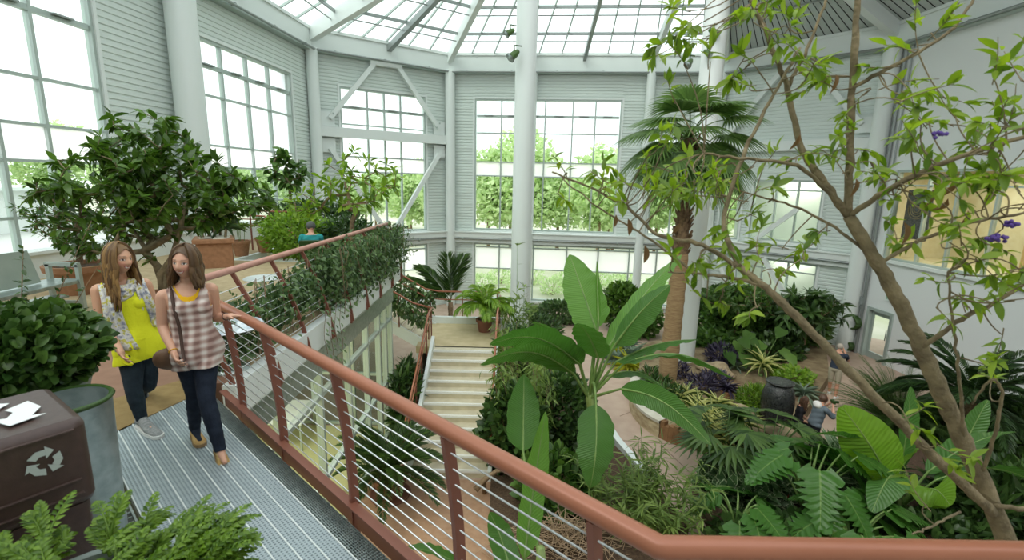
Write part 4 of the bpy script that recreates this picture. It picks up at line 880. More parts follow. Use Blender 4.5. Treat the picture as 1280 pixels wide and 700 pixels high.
# ---- fill around the bananas
for i, (px, py, r, h, n, tm, m, s, lb) in enumerate((
    (640, 590, .75, 2.1, 1700, T_wide, 'dark', .2, 'dark broad-leaved shrub beside the right foot of the steps'),
    (700, 560, .8, 2.0, 1800, T_wide, 'dark', .19, 'dark leafy shrub directly left of the banana stem'),
    (690, 640, .7, 1.3, 1200, T_wide, 'mid', .2, 'medium green shrub under the young banana shoots'),
    (650, 500, .9, 2.3, 1800, T_lance, 'dark', .26, 'tall shrub with narrow dark leaves between the steps and the banana plant'))):
    q = G(px, py); bush('shrub', lb, 'shrub', q, r, h, n, tm, m, s, 70+i)
t = thing('bamboo_grass', 'low clump of bamboo grass with long pointed leaves, above the bend of the railing', 'bamboo', G(800, 660)); g = np.random.default_rng(77); b, f = MB(), MB()
for k in range(60):
    a = g.uniform(0, 6.28); rr = g.uniform(0, 1.15); P = arc((rr*.8*math.cos(a), rr*.55*math.sin(a), 0), (rr*1.25*math.cos(a), rr*.95*math.sin(a), g.uniform(.7, 1.5)), .12, 8); b.tube(P, np.linspace(.008, .003, 8), 4)
    nl = 26; u = g.uniform(.3, 1, nl); Q = np.stack([np.interp(u, np.linspace(0, 1, 8), P[:, j]) for j in range(3)], 1); f.inst(LT(.15, 3, .1, .3, 'lance'), Q, rdirs(nl, g)*[1, 1, .35]+A_([0, 0, .2]), A_([0, 0, 1])+g.normal(size=(nl, 3))*.25, g.uniform(.2, .36, nl))
b.build('stem', MAT['stalk'], t); f.build('foliage', MAT['bamboo'], t)
# mossy stump, twig heap, dead branch
t = thing('tree_stump', 'short leaning stump covered with rough grey bark below the banana plant', 'stump', G(726, 640)); b = MB(); P = arc((0, 0, 0), (.16, .1, 1.75), .08, 14, (1, 0, 0)); b.tube(P, .13+.03*np.sin(np.arange(14)*1.9), 12); MAT['mossbark'] = mat('rough mossy bark', (112, 104, 84), 1, 0, (74, 68, 52), 22, 1., 30); b.build('trunk', MAT['mossbark'], t)
t = thing('twig_heap', 'heap of dry interwoven twigs under the railing', 'twigs', G(700, 690)); g = np.random.default_rng(5); b = MB()
for k in range(420):
    a = g.uniform(0, 6.28); r = g.uniform(0, 1.1)**.8; c = A_([r*math.cos(a)*1.2, r*.7*math.sin(a), g.uniform(.05, .75)*(1.15-r)]); d = rdirs(1, g)[0]*[1, .8, .35]*g.uniform(.25, .55); b.tube([c-d, c+d*.1+g.normal(size=3)*.04, c+d], .006, 4, cap=False)
MAT['twig'] = mat('dry twig', (176, 150, 122), .9); b.build('twigs', MAT['twig'], t)['kind'] = 'stuff'
t = thing('driftwood', 'dark dead branch lying at the foot of the steps', 'branch', G(605, 622)); b = MB(); b.tube([(-.18, -.1, .25), (0, 0, .42), (.25, .05, .6), (.5, .1, .62)], [.07, .06, .045, .02], 8); b.tube([(.0, 0, .42), (.0, .15, 0)], [.04, .05], 8); b.build('trunk', MAT['bark'], t)
# ---- fan palm
fp_ = A_([4.98, 14.6, LF]); t = thing('fan_palm', 'tall fan palm with a ringed trunk and a head of pleated fan leaves', 'palm', fp_); g = np.random.default_rng(81)
crn = at(862, 172, 14.0)-fp_; tt_ = np.linspace(0, 1, 40); P = np.stack([crn[0]*tt_+.05*np.sin(tt_*3), crn[1]*tt_, crn[2]*tt_], 1)
k1 = 24; b = MB(); b.tube(P[:k1], (np.linspace(.3, .19, 40)*(1+.035*(-1)**np.arange(40)))[:k1], 18); MAT['palmtrunk'] = mat('tan ringed palm trunk', (170, 142, 104), .9, 0, (140, 112, 80), 5, .5, 16, stretch=(1, 1, 9)); b.build('trunk', MAT['palmtrunk'], t)
b = MB(); b.tube(P[k1-1:], np.linspace(.2, .14, 40-k1+1), 14)
for k in range(170):
    u = g.uniform(.57, .99); a = g.uniform(0, 6.28); c = A_([np.interp(u, tt_, P[:, j]) for j in range(3)])+.17*A_([math.cos(a), math.sin(a), 0]); b.bar(c, c+A_([.12*math.cos(a), .12*math.sin(a), .2]), .07, .02, (math.cos(a), math.sin(a), 0))
MAT['boots'] = mat('dark brown leaf bases', (96, 76, 58), 1, 0, (146, 120, 92), 10, .4); b.build('leaf_bases', MAT['boots'], t, False)
b = MB()
for k in range(130): a = g.uniform(0, 6.28); c = crn+A_([.1*math.cos(a), .1*math.sin(a), g.uniform(-.5, -.1)]); b.inst(LT(.1, 3, .1, .2, 'lance'), [c], [[math.cos(a)*.7, math.sin(a)*.7, -1]], [[math.cos(a), math.sin(a), .5]], g.uniform(.5, .9))
b.build('dry_skirt', MAT['dead'], t)
spec = [(-2.75, .25, 1.35), (-2.4, .8, 1.25), (-1.9, .95, 1.3), (-1.0, .8, 1.2), (-.35, .55, 1.35), (.15, .2, 1.35), (-2.95, -.15, 1.2), (-.2, -.25, 1.2), (-2.2, -.35, 1.2), (-1.2, -.3, 1.3), (-.8, -.55, 1.2), (-1.7, .35, 1.1), (1.2, .5, 1.2), (2.2, .6, 1.2), (1.8, .05, 1.2), (2.8, .3, 1.2), (.7, .0, 1.1), (-1.5, -.75, 1.0), (-2.6, .55, 1.1), (.4, .9, 1.2), (-2.9, -.5, 1.2), (-.1, -.55, 1.2), (-1.25, .7, 1.3), (3.1, -.2, 1.2), (-.6, -.85, 1.), (-2.4, -.8, 1.)]
for az, el, pl_ in spec:
    az += g.uniform(-.12, .12); d = A_([math.cos(az)*math.cos(el), math.sin(az)*math.cos(el), math.sin(el)]); tip = crn+d*pl_*.82+A_([0, 0, -.12]); b = MB(); b.tube(arc(crn, tip, .12, 8), np.linspace(.022, .012, 8), 6)
    dd = unit(d+A_([0, 0, -.42])); fan(b, tip, dd, 1.22*g.uniform(.9, 1.1), 32, 3.4, g, .6); b.build('frond', MAT['fanp'], t)
# ================================================================ the planted bed and the right side
# curved stone wall of the planting bed
bedpts = [G(790, 482), G(785, 505), G(790, 521), G(806, 538), G(838, 556), G(885, 567), G(940, 575)]
def smooth(pts, n):
    P = A_(pts); t = np.linspace(0, len(P)-1, n)
    for _ in range(1): Q = np.stack([np.interp(t, np.arange(len(P)), P[:, k]) for k in range(P.shape[1])], 1)
    for _ in range(n//5): Q[1:-1] = (Q[:-2]+2*Q[1:-1]+Q[2:])/4
    return Q
bl = smooth(bedpts, 40); nb_ = np.gradient(bl, axis=0); nb_ = unit(np.stack([-nb_[:, 1], nb_[:, 0], 0*nb_[:, 0]], 1))
nb_ = nb_ if (A_([7.5, 14, LF])-bl[10])@nb_[10] > 0 else -nb_
wt = thing('stone_planter', 'low curved sandstone edging with a pale coping around the front of the planting bed', 'planter', bl[12]); org = bl[12]
def strip(b, o0, o1, z0, z1, a=0, c=40, mi=0):
    S = [bl[a:c]+nb_[a:c]*o+A_([0, 0, z]) for o, z in ((o0, z0), (o0, z1), (o1, z1), (o1, z0), (o0, z0))]; b.grid(np.stack(S, 0), mi=mi)
b = MB(); strip(b, 0, .25, 0, .42, 0, 24); b.shift(org).build('stone_side', mat('sandstone blocks', (196, 180, 146), .9, 0, (160, 140, 108), 3.5, .8, 9, stretch=(1, 1, 2.2)), wt, 30)
b = MB(); strip(b, -.03, .3, .42, .5, 0, 24); b.shift(org).build('coping', MAT['concrete'], wt, 30)
b = MB()
for i in range(23, 39): q = (bl[i]+bl[i+1])/2+nb_[i]*.1; b.bar(q, q+A_([0, 0, .40+.05*(i % 3)]), np.linalg.norm(bl[i+1]-bl[i])*.96, .16, nb_[i])
b.shift(org).build('timber_edging', mat('weathered timber', (150, 112, 74), .9, 0, (112, 80, 52), 3, .3), wt, False)
b = MB(); bed = [tuple(p[:2]+n_[:2]*.2) for p, n_ in zip(bl, nb_)]+[tuple(G(985, 560)[:2]), tuple(G(1035, 480)[:2]), tuple(G(1030, 440)[:2]), tuple(G(900, 420)[:2]), tuple(G(800, 440)[:2])]
b.prism(bed, LF, LF+.36); struct('ground_bed', b, mat('bed soil', (112, 92, 68), 1, 0, (150, 134, 104), 2.5, .6, 20))
GB = lambda px, py: atz(px, py, LF+.36)
def V(name, label, cat, px, py, n, L_, w, m, seed, **kw): return rosette(name, label, cat, GB(px, py), n, L_, w, m, seed, **kw)
V('rosette_plant', 'yellow-green striped rosette plant high in the bed, by the dark urn', 'plant', 951, 470, 34, .75, .085, 'varieg', 1, z0=.25)
V('agave', 'small grey-green agave on the sandy ground behind the bed', 'agave', 920, 462, 22, .5, .06, 'bluegreen', 2)
V('agave', 'grey-green spiky agave beside the path, right of the dark urn', 'agave', 1003, 497, 30, .62, .06, 'bluegreen', 3)
bush('shrub', 'small dark violet-blue shrub on the sand right of the palm trunk', 'shrub', GB(900, 456), .5, .7, 700, T_lance, 'purple', .22, 4, up=.6)
k = 0
for px, py in ((858, 500), (872, 515), (888, 528), (905, 540), (885, 537), (895, 512), (915, 556), (868, 522), (890, 545), (925, 535), (912, 562), (850, 505)):
    k += 1; V('striped_plant', 'cream striped strap-leaved plant massed in the front of the bed', 'plant', px, py, 30, .62, .065, 'varieg', 10+k, el=(.25, 1.45), group='striped plants in the bed')
for i, (px, py) in enumerate(((845, 470), (876, 488), (893, 482), (822, 488), (836, 500), (815, 478))):
    bush('low_shrub', 'low dusky purple-green plant among the striped plants of the bed', 'plant', GB(px, py), .38, .42, 260, T_lance, 'purple' if i < 3 else 'dark', .22, 30+i, up=.7, group='low dark plants in the bed')
t = thing('potted_plant', 'small clay pot with spiky dark leaves standing in the bed', 'potted plant', GB(907, 500)); pot(t, .17, .3); b = MB(); add_rosette(b, (0, 0, .27), 30, .45, .05, np.random.default_rng(3), (.0, 1.3), .5); b.build('foliage', MAT['purple'], t)
bush('fern', 'bright mossy green fern mound left of the dark urn', 'fern', GB(946, 512), .55, .62, 1500, LT(.16, 3, .1, .3, 'lance'), 'fern', .2, 41, up=.8)
bush('low_shrub', 'yellow-green low shrub between the dark urn and the path', 'plant', GB(990, 478), .6, .45, 600, T_wide, 'lime', .16, 42)
for i, (px, py, r) in enumerate(((895, 470, .5), (925, 520, .4), (990, 470, .42), (960, 492, .3), (935, 548, .35), (882, 462, .35), (975, 548, .4))):
    b = MB(); b.blob((0, 0, r*.25), (r, r*.75, r*.5), 14, .25, i); o = b.build('boulder', MAT['stone'], None, True, GB(px, py)); tag(o, 'rounded sandstone boulder lying among the plants of the bed', 'rock', 'boulders in the bed')
t = thing('water_urn', 'large black glistening stone urn fountain in the bed, behind the seated person', 'urn', GB(968, 530)-A_([0, 0, .2])); b = MB()
b.lathe([(.0, 0), (.25, 0), (.36, .35), (.41, .75), (.40, 1.05), (.33, 1.28), (.27, 1.35)], 28); MAT['urn'] = mat('wet black stone', (26, 28, 30), .22, 0, (52, 54, 52), 20, .8, 30); b.build('body', MAT['urn'], t)
b = MB(); b.lathe([(.27, 1.35), (.34, 1.39), (.35, 1.43), (.3, 1.44), (.0, 1.4)], 28); b.build('rim', MAT['urn'], t)
# yellow bromeliads by the path
for i, (px, py) in enumerate(((772, 455), (785, 462), (779, 440), (766, 446), (790, 448))): rosette('bromeliad', 'yellow-green bromeliad at the bend of the rose path behind the banana plant', 'bromeliad', G(px, py), 26, .75, .1, 'yellow' if i % 2 else 'bluegreen', 60+i, group='bromeliads by the path')
# background shrubs and trees along the far walls
BG = [(708, 404, (1.6, .6), 1.1, 1500, T_wide, 'vine', .2, 'clipped low hedge under the far window, behind the banana leaves'),
      (640, 410, (1.2, .6), 1.2, 1200, T_lance, 'bamboo', .26, 'light green bush at the foot of the white column'),
      (668, 432, (1.1, .7), 1.3, 1300, T_lance, 'dark', .26, 'narrow-leaved bush between the column and the banana plant'),
      (775, 412, (.9, .8), 2.2, 1500, T_wide, 'tree', .24, 'rounded dark tree-like shrub under the far window, right of the top banana leaf'),
      (800, 420, (.9, .8), 1.5, 900, T_wide, 'mid', .24, 'mid green shrub just left of the palm trunk'),
      (900, 420, (1.2, 1), 2.3, 1900, T_wide, 'dark', .24, 'dark leafy shrub just right of the palm trunk'),
      (925, 432, (1.6, 1.2), 2.5, 2500, T_wide, 'mid', .26, 'broad dark shrub under the far right beam'),
      (985, 436, (1.5, 1.1), 2.0, 2000, LT(.3, 3, .1, .3), 'tree', .34, 'shrub with long drooping leaves near the right corner column'),
      (960, 455, (1.3, .8), 1.1, 1300, T_wide, 'dark', .22, 'low dark shrub behind the yellow-green rosette'),
      (890, 440, (1.2, .7), .9, 1000, T_heart, 'mid', .24, 'low heart-leaved plant behind the violet-blue shrub')]
for i, (px, py, r, h, n, tm, m, s, lb) in enumerate(BG): bush('shrub', lb, 'shrub', G(px, py), r, h, n, tm, m, s, 90+i)
t = tree('shade_tree', 'spreading tree with long dark glossy leaves beside the right corner column', 'tree', G(1000, 455), [(0, 0, .5), (.03, 0, 1.0), (0, 0, 1.5)], [((.0, 0, 2.1), (1.5, 1.1, .8), 1)], 90, LT(.28, 3, .1, .35), 'dark', k=11, size=.42, seed=101, rt=.007)
t = tree('shade_tree', 'feathery tree with flat sprays of small bright leaves over the bed', 'tree', G(915, 440), [(0, 0, .6), (.05, 0, 1.2), (.1, 0, 1.8)], [((.2, -.2, 2.35), (1.9, 1.1, .4), 1)], 90, T_lance, 'mid', k=16, size=.26, seed=102, rt=.006)
b0 = G(938, 470); t = thing('climbing_plant', 'plant with large heart-shaped leaves beside the tree over the bed', 'plant', b0); g = np.random.default_rng(8); b, s = MB(), MB()
for i in range(16):
    q = A_([g.uniform(-1.1, 1.2), g.uniform(-.5, .6), g.uniform(.5, 1.7)]); s.tube(arc((q[0]*.3, q[1]*.3, 0), q, .15, 8), .012, 5); b.inst(T_heart, [q], [[g.normal()*.8, -1, -.5]], [[0, -.5, 1]], .55)
b.build('foliage', MAT['mid'], t); s.build('stem', MAT['stalk'], t)
# ---- right side: cycad, conifer-like fern, broad leaves, lobed leaves
cp = G(1168, 520)-A_([1.2, 2.2, 0]); palm_rosette('cycad_tree', 'large blue-green cycad with long arching feather fronds in front of the white right wall', 'cycad', cp, 24, 2.15, 46, .42, .035, 'cycas', (-.1, 1.25), 1.0, 111, trunk=1.6, tr=.2, vee=.25, curl=.1)
t = thing('asparagus_fern', 'tall soft feathery dark green fern bush in front of the right wall door', 'fern', G(1122, 540)); g = np.random.default_rng(12); b, s = MB(), MB()
for k in range(300):
    a, e = g.uniform(0, 6.28), g.uniform(.3, 1.45); frond(b, (.12*math.cos(a), .12*math.sin(a), .1), a, e, g.uniform(1.4, 2.3)*(.6+.4*math.sin(e)), 34, .2, .045, g.uniform(.5, 1.3), .1, T_thin, g=g, ang=60)
b.build('foliage', MAT['palm'], t); s.tube([(0, 0, 0), (0, 0, .3)], .1, 8); s.build('stem', MAT['bark'], t)
hp = atz(1120, 640, LF+.2); t = thing('canna_plant', 'clump of huge paddle-shaped lime green leaves in the right foreground bed', 'plant', hp)
def HL(p0, p1, y0, y1, w, bend, m, side, **kw): return bigleaf(t, A_([0, 0, .05]), at(*p0, y0)-hp, at(*p1, y1)-hp, w, bend, m, side, stem_r=.03, shape='paddle', **kw)
b = MB(); b.tube([(0, 0, 0), (0, 0, .5)], [.12, .07], 10); b.build('stem', MAT['pseudo'], t); yh = hp[1]
HL((1112, 602), (1052, 508), yh, yh-.2, .50, .12, 'heli', (.85, -.2, .5), cup=.18, up=(0, -1, .3))
HL((1125, 585), (1138, 484), yh+.5, yh+.6, .26, .05, 'helid', (1, .2, .1), cup=.2, up=(0, -1, 0))
HL((1140, 620), (1188, 632), yh-.2, yh-1.0, .42, .25, 'heli', (.2, -.8, .5), cup=-.1)
HL((1120, 600), (1090, 640), yh-.4, yh-1.2, .32, .35, 'helid', (.8, -.3, .3), fold=.5)
HL((1160, 590), (1270, 540), yh-.2, yh-.4, .34, .2, 'helid', (.3, -.8, .5))
HL((1170, 600), (1290, 600), yh-.4, yh-.7, .32, .25, 'helid', (.2, -.8, .5))
HL((1085, 560), (1005, 545), yh, yh-.4, .2, .15, 'helid', (.1, -.8, .6))
HL((1100, 600), (1150, 560), yh+.3, yh+.7, .25, .15, 'heli', (.4, -.6, .5))
HL((1190, 590), (1235, 500), yh+.4, yh+.6, .24, .1, 'helid', (.9, -.2, .3))
def philo(label, px, py, spec, seed, z=0.2):
    p = atz(px, py, LF+z); t = thing('philodendron', label, 'philodendron', p); g = np.random.default_rng(seed)
    for (az, tilt, L_, r, hh) in spec:
        b = MB(); tip = A_([r*math.cos(az), r*math.sin(az), hh]); lobed(b, tip, az, tilt, L_, 8, g, .85, sag=.3); o = b.build('leaf', MAT['philo'], t); s = MB(); s.tube(arc((0, 0, 0), tip, .15, 8), np.linspace(.03, .014, 8), 6); s.build('stalk', MAT['stalk'], o)
def pspec(seed, n, r, h, L_):
    g = np.random.default_rng(seed); return [(i*2.4+g.uniform(-.3, .3), g.uniform(.15, .8), L_*g.uniform(.8, 1.15), r*g.uniform(.5, 1.1), h*g.uniform(.6, 1.15)) for i in range(n)]
philo('big philodendron with deeply toothed leaves at the centre of the right bed', 1005, 640, pspec(1, 17, .75, 1.25, .95), 121)
philo('toothed-leaf philodendron spreading close to the railing, below the lime paddle leaves', 1065, 690, pspec(2, 14, .7, .95, .85), 122)
philo('toothed-leaf philodendron by the path edge, left in the right bed', 920, 665, pspec(3, 11, .55, .7, .75), 123)
t = None
for i, (px, py, L_, lb) in enumerate(((902, 600, 1.0, 'dark fan-leaved lady palm at the left end of the right bed'), (955, 590, .9, 'lighter lady palm behind the toothed philodendrons'))):
    t = thing('lady_palm', lb, 'palm', G(px, py)); g = np.random.default_rng(130+i)
    for k in range(17):
        a = k*2.4+g.uniform(-.2, .2); hh = g.uniform(.7, 1.5); d = A_([math.cos(a), math.sin(a), .15]); tip = A_([.55*math.cos(a), .55*math.sin(a), hh]); b = MB(); b.tube(arc((0, 0, 0), tip, .1, 6), .012, 5); fan(b, tip, d+A_([0, 0, -.25]), .72*L_, 11, 2.6, g, .5); b.build('frond', MAT['palm'], t)
for i, (px, py, r, h, n, tm, m, s, lb) in enumerate((
    (930, 625, (1.0, .7), .8, 800, T_heart, 'varieg2', .24, 'pale-edged leafy plant between the lady palm and the philodendron'),
    (985, 690, (1.5, .6), .55, 1300, T_wide, 'dark', .2, 'dark ground cover under the philodendrons, just above the railing'),
    (1160, 690, (1.4, .6), .6, 1300, T_wide, 'dark', .2, 'dark ground cover under the lime paddle leaves'),
    (1245, 660, (1.2, .9), 1.2, 1400, LT(.22, 4, .1, .3, 'lance'), 'dark', .45, 'dark long-leaved bush at the right edge behind the trunk'),
    (1060, 620, (.8, .6), 1.1, 900, LT(.22, 4, .1, .3, 'lance'), 'varieg2', .42, 'narrow pale-veined leafy plant right of the toothed philodendron'),
    (1225, 560, (1.4, 1.0), 1.4, 1500, T_wide, 'dark', .24, 'dark leafy bush under the blue-green cycad'))):
    bush('shrub', lb, 'shrub', G(px, py), r, h, n, tm, m, s, 140+i, up=.5, fl=('red', 7, .06) if i == 0 else None)
b = MB(); b.prism([tuple(G(*p)[:2]) for p in ((862, 620), (880, 590), (940, 578), (1060, 590), (1085, 540), (1150, 500), (1280, 520), (1420, 640), (1300, 780), (950, 780))], LF, LF+.15); struct('ground_bed_right', b, MAT['soil'])
b = MB(); b.prism([tuple(G(*p)[:2]) for p in ((612, 640), (615, 560), (640, 430), (690, 440), (715, 500), (760, 556), (806, 600), (860, 668), (800, 800), (640, 800))], LF, LF+.15); struct('ground_bed_left', b, MAT['soil'])
b = MB(); P_ = [G(758, 540), G(772, 562), G(806, 602)]
for p, q in zip(P_, P_[1:]): b.bar(p+A_([0, 0, .14]), q+A_([0, 0, .14]), .16, .3)
struct('trim_12', b, MAT['white'])
# joints in the path
b = MB()
for p, q in (((775, 520), (905, 470)), ((700, 545), (905, 560)), ((826, 556), (872, 600)), ((1010, 470), (1085, 500)), ((850, 640), (905, 575))): b.bar(G(*p)+A_([0, 0, .002]), G(*q)+A_([0, 0, .002]), .025, .004)
struct('floor_joints', b, mat('grey joint', (140, 120, 104), .9))
# ================================================================ foreground butterfly bush
t = thing('butterfly_bush', 'open airy shrub with pale branches and yellow-green leaves crossing the right of the view', 'shrub', (2.55, 2.05, -1.2)); org = A_([2.55, 2.05, -1.2])
BR = [([(1275, 720, 2.1), (1232, 612, 2.1), (1200, 545, 2.12), (1160, 455, 2.15), (1128, 385, 2.2), (1095, 325, 2.22), (1060, 270, 2.25)], .044, .026),
      ([(1060, 270, 2.25), (1063, 170, 2.25), (1066, 80, 2.22), (1075, -30, 2.2)], .019, .012),
      ([(1060, 270, 2.25), (1020, 215, 2.3), (1000, 185, 2.35), (985, 110, 2.4), (965, 60, 2.4), (930, -20, 2.4)], .019, .008),
      ([(985, 110, 2.4), (1010, 60, 2.4), (1040, -20, 2.4)], .009, .005),
      ([(1240, 640, 2.08), (1185, 588, 2.0), (1125, 528, 1.95), (1047, 449, 1.95), (990, 389, 1.98), (955, 358, 2.0), (925, 335, 2.05)], .024, .014),
      ([(925, 335, 2.05), (900, 280, 2.2), (930, 190, 2.3), (960, 130, 2.35), (1000, 60, 2.4)], .012, .006),
      ([(955, 358, 2.0), (920, 347, 2.05), (870, 342, 2.1), (835, 340, 2.15)], .010, .003),
      ([(925, 335, 2.05), (880, 305, 2.1), (820, 295, 2.2), (790, 262, 2.25), (740, 235, 2.3), (690, 215, 2.35)], .011, .004),
      ([(870, 342, 2.1), (800, 290, 2.3), (750, 262, 2.4), (705, 225, 2.45)], .006, .003),
      ([(1060, 270, 2.25), (1120, 230, 2.1), (1200, 195, 2.0), (1300, 165, 1.95)], .013, .008),
      ([(1065, 110, 2.22), (1130, 75, 2.2), (1190, 40, 2.2), (1230, -20, 2.2)], .009, .005),
      ([(1100, 330, 2.22), (1150, 300, 2.15), (1220, 275, 2.05), (1300, 265, 2.0)], .010, .005),
      ([(1150, 435, 2.15), (1200, 400, 2.05), (1250, 375, 2.0), (1310, 335, 1.95)], .012, .006),
      ([(1095, 325, 2.22), (1040, 280, 2.3), (985, 255, 2.4), (930, 240, 2.4)], .008, .004),
      ([(1050, 255, 2.27), (1000, 205, 2.2), (930, 198, 2.2), (880, 192, 2.25)], .010, .005),
      ([(1205, 560, 2.12), (1200, 480, 2.0), (1190, 400, 1.98), (1185, 340, 1.95)], .008, .004),
      ([(1225, 600, 2.1), (1245, 540, 2.0), (1255, 490, 1.95), (1240, 470, 1.95), (1215, 505, 2.0)], .009, .004),
      ([(1235, 630, 2.08), (1300, 640, 2.0), (1340, 630, 2.0)], .012, .008),
      ([(1200, 640, 2.0), (1160, 660, 1.9), (1140, 668, 1.85)], .006, .003)]
g = np.random.default_rng(150); bb = MB(); ff = MB(); dd_ = MB(); PTS = []
for pts, r0, r1 in BR:
    P = A_([at(*p) for p in pts])-org; tt = np.linspace(0, 1, len(P)); n = 6*len(P); u = np.linspace(0, 1, n); Q = np.stack([np.interp(u, tt, P[:, k]) for k in range(3)], 1)
    for _ in range(4): Q[1:-1] = (Q[:-2]+2*Q[1:-1]+Q[2:])/4
    Q[1:-1] += g.normal(size=(n-2, 3))*.0022; bb.tube(Q, np.linspace(r0, r1, n)*(1+.06*g.normal(size=n)), 9); PTS.append((Q, r0))
tw = bb; T_f = LT(.36, 4, .16, .3, 'oval')
def twig(q, d, L_, nl, sz, dead=.06):
    P = arc(q, q+d*L_, .06*L_, 9, g.normal(size=3)); tw.tube(P, np.linspace(.0026, .0014, 9), 5, cap=False); u = g.uniform(.25, 1.0, nl); X = np.stack([np.interp(u, np.linspace(0, 1, 9), P[:, k]) for k in range(3)], 1)
    D = unit(unit(g.normal(size=(nl, 3)))*.9+d*.7+A_([0, 0, -.15])); N = A_([0, 0, 1])+g.normal(size=(nl, 3))*.45; k = g.uniform(size=nl) < dead
    ff.inst(T_f, X[~k], D[~k], N[~k], sz*g.uniform(.55, 1.2, (~k).sum()))
    if k.any(): dd_.inst(LT(.3, 4, .6, .5), X[k], D[k]*.4+A_([0, 0, -1]), N[k], sz*g.uniform(.8, 1.2, k.sum()))
def twigs(px, py, y, n, spread, nl=9, sz=.074, L_=.17, dead=0, az=None):
    n = max(1, int(round(n*.9)))
    """sprays of leaves around a pixel-guided point of the shrub"""
    for _ in range(n):
        q = at(px+g.normal()*spread, py+g.normal()*spread*.7, y+g.normal()*.12)-org
        A = np.vstack([p[0] for p in PTS]); j = np.argmin(np.linalg.norm(A-q, axis=1)); a = A[j]; tw.tube(arc(a, q, .02, 7, g.normal(size=3)), np.linspace(.0034, .0024, 7), 5, cap=False)
        d = unit(q-a+g.normal(size=3)*.08+A_([0, 0, .03])); twig(q-d*.03, d, L_*g.uniform(.6, 1.2), nl, sz, dead)
for a in ((880, 10, 2.35, 6, 28), (930, 40, 2.4, 6, 30), (905, 95, 2.35, 7, 26), (860, 60, 2.4, 4, 18), (990, 90, 2.35, 5, 25), (1030, 95, 2.3, 4, 22), (1095, 105, 2.2, 3, 16), (1140, 75, 2.2, 2, 14), (1165, 60, 2.2, 2, 12), (960, 20, 2.4, 4, 25),
          (810, 235, 2.25, 7, 26), (850, 215, 2.25, 6, 22), (875, 240, 2.25, 5, 22), (900, 215, 2.25, 5, 20), (780, 245, 2.3, 4, 14), (840, 262, 2.2, 4, 20), (930, 270, 2.15, 5, 24), (705, 218, 2.4, 1, 6), (690, 240, 2.4, 1, 4),
          (1040, 180, 2.25, 4, 20), (1080, 200, 2.2, 4, 20), (985, 205, 2.3, 3, 20), (1150, 130, 2.1, 3, 20), (1190, 165, 2.05, 6, 26), (1240, 190, 2.0, 8, 28), (1270, 150, 2.0, 6, 26), (1265, 225, 2.0, 7, 26), (1200, 235, 2.05, 8, 28), (1150, 205, 2.1, 5, 22), (1140, 260, 2.1, 4, 22), (1235, 285, 2.0, 6, 26), (1265, 95, 2.0, 3, 16), (1275, 345, 1.95, 4, 22), (1190, 330, 2.0, 4, 24), (1130, 300, 2.15, 3, 18), (1255, 370, 1.95, 4, 22), (1200, 385, 2.0, 3, 18), (930, 345, 2.05, 3, 14), (975, 330, 2.05, 3, 18), (1015, 290, 2.2, 3, 18),
          (870, 325, 2.1, 3, 12), (950, 240, 2.3, 3, 20), (1125, 645, 1.85, 1, 16), (1170, 560, 1.95, 2, 18), (1150, 520, 2.0, 2, 14), (1230, 470, 1.95, 2, 12), (880, 375, 2.05, 2, 16), (915, 385, 2.0, 2, 16)): twigs(*a)
for px, py in ((770, 280), (785, 285), (806, 318), (850, 290), (1000, 180), (1045, 105), (1165, 250), (1185, 260), (1210, 275), (1070, 235), (1165, 215), (1285, 100), (1195, 235), (1130, 290)):
    q = at(px, py-12, 2.15)-org; dd_ = MB(); dd_.inst(LT(.28, 4, .7, .5), [q], [[g.normal()*.25, g.normal()*.25, -1]], [[0, -1, .2]], g.uniform(.06, .11)); dd_.build('withered_leaf', MAT['dead'], t)
tw.build('trunk', MAT['barkpale'], t); ff.build('foliage', MAT['fore'], t)
for px, py, n in ((1245, 298, 26), (1265, 280, 20), (1168, 168, 8)):
    c = at(px, py, 1.95)-org; vb = MB()
    for _ in range(n): vb.blob(c+g.normal(size=3)*[.016, .008, .007], (.008,)*3, 6)
    vb.build('flower', MAT['violet'], t)
# ================================================================ things on the upper floor
def pk(o0, o1, t0, t1): return [tuple(wk(t, o)[:2]) for t, o in ((t0, o0), (t0, o1), (t1, o1), (t1, o0))]
# recycling bin: dark brown box with a domed hood
ax = A_([.80, .60, 0]); ay = A_([.60, -.80, 0])   # along the front face (to the right), out of the front face
ft, fl_ = atz(108, 521, 1.2), atz(0, 553, 1.2); ax = unit(ft-fl_); ay = A_([ax[1], -ax[0], 0]); ay = ay if ay@(-ft) > 0 else -ay
Wb, Db = .62, .5; cb_ = ft-ax*Wb/2-ay*Db/2; cb_ = A_([cb_[0], cb_[1], 0]); Rb = np.stack([ax, -ay, A_([0, 0, 1.])], 1); rz = math.atan2(ax[1], ax[0])
t = thing('recycling_bin', 'dark brown plastic recycling bin with white recycling arrows on its domed top', 'recycling bin', cb_, rz)
MAT['binb'] = mat('dark brown plastic', (74, 56, 50), .42, 0, (66, 49, 44), 30, .06, 120)
def rbox(b, w, d, z0, z1, r, n=6):
    a = np.linspace(0, PI/2, n); R_ = []
    for cx_, cy_, s in ((w/2-r, d/2-r, 0), (-w/2+r, d/2-r, PI/2), (-w/2+r, -d/2+r, PI), (w/2-r, -d/2+r, 1.5*PI)): R_ += [(cx_+r*math.cos(x+s), cy_+r*math.sin(x+s)) for x in a]
    b.prism(R_, z0, z1)
b = MB(); rbox(b, Wb*.94, Db*.94, .02, .84, .04); b.build('body', MAT['binb'], t, 30)
b = MB(); rbox(b, Wb, Db, .84, 1.2, .045); o = b.build('hood', MAT['binb'], t, 30, bevel=.03)
b = MB()
for z in (.895, .955, 1.165): b.box((0, -Db/2-.003, z), (Wb*.86, .014, .01))
b.build('ridge', MAT['binb'], t, False, bevel=.003)
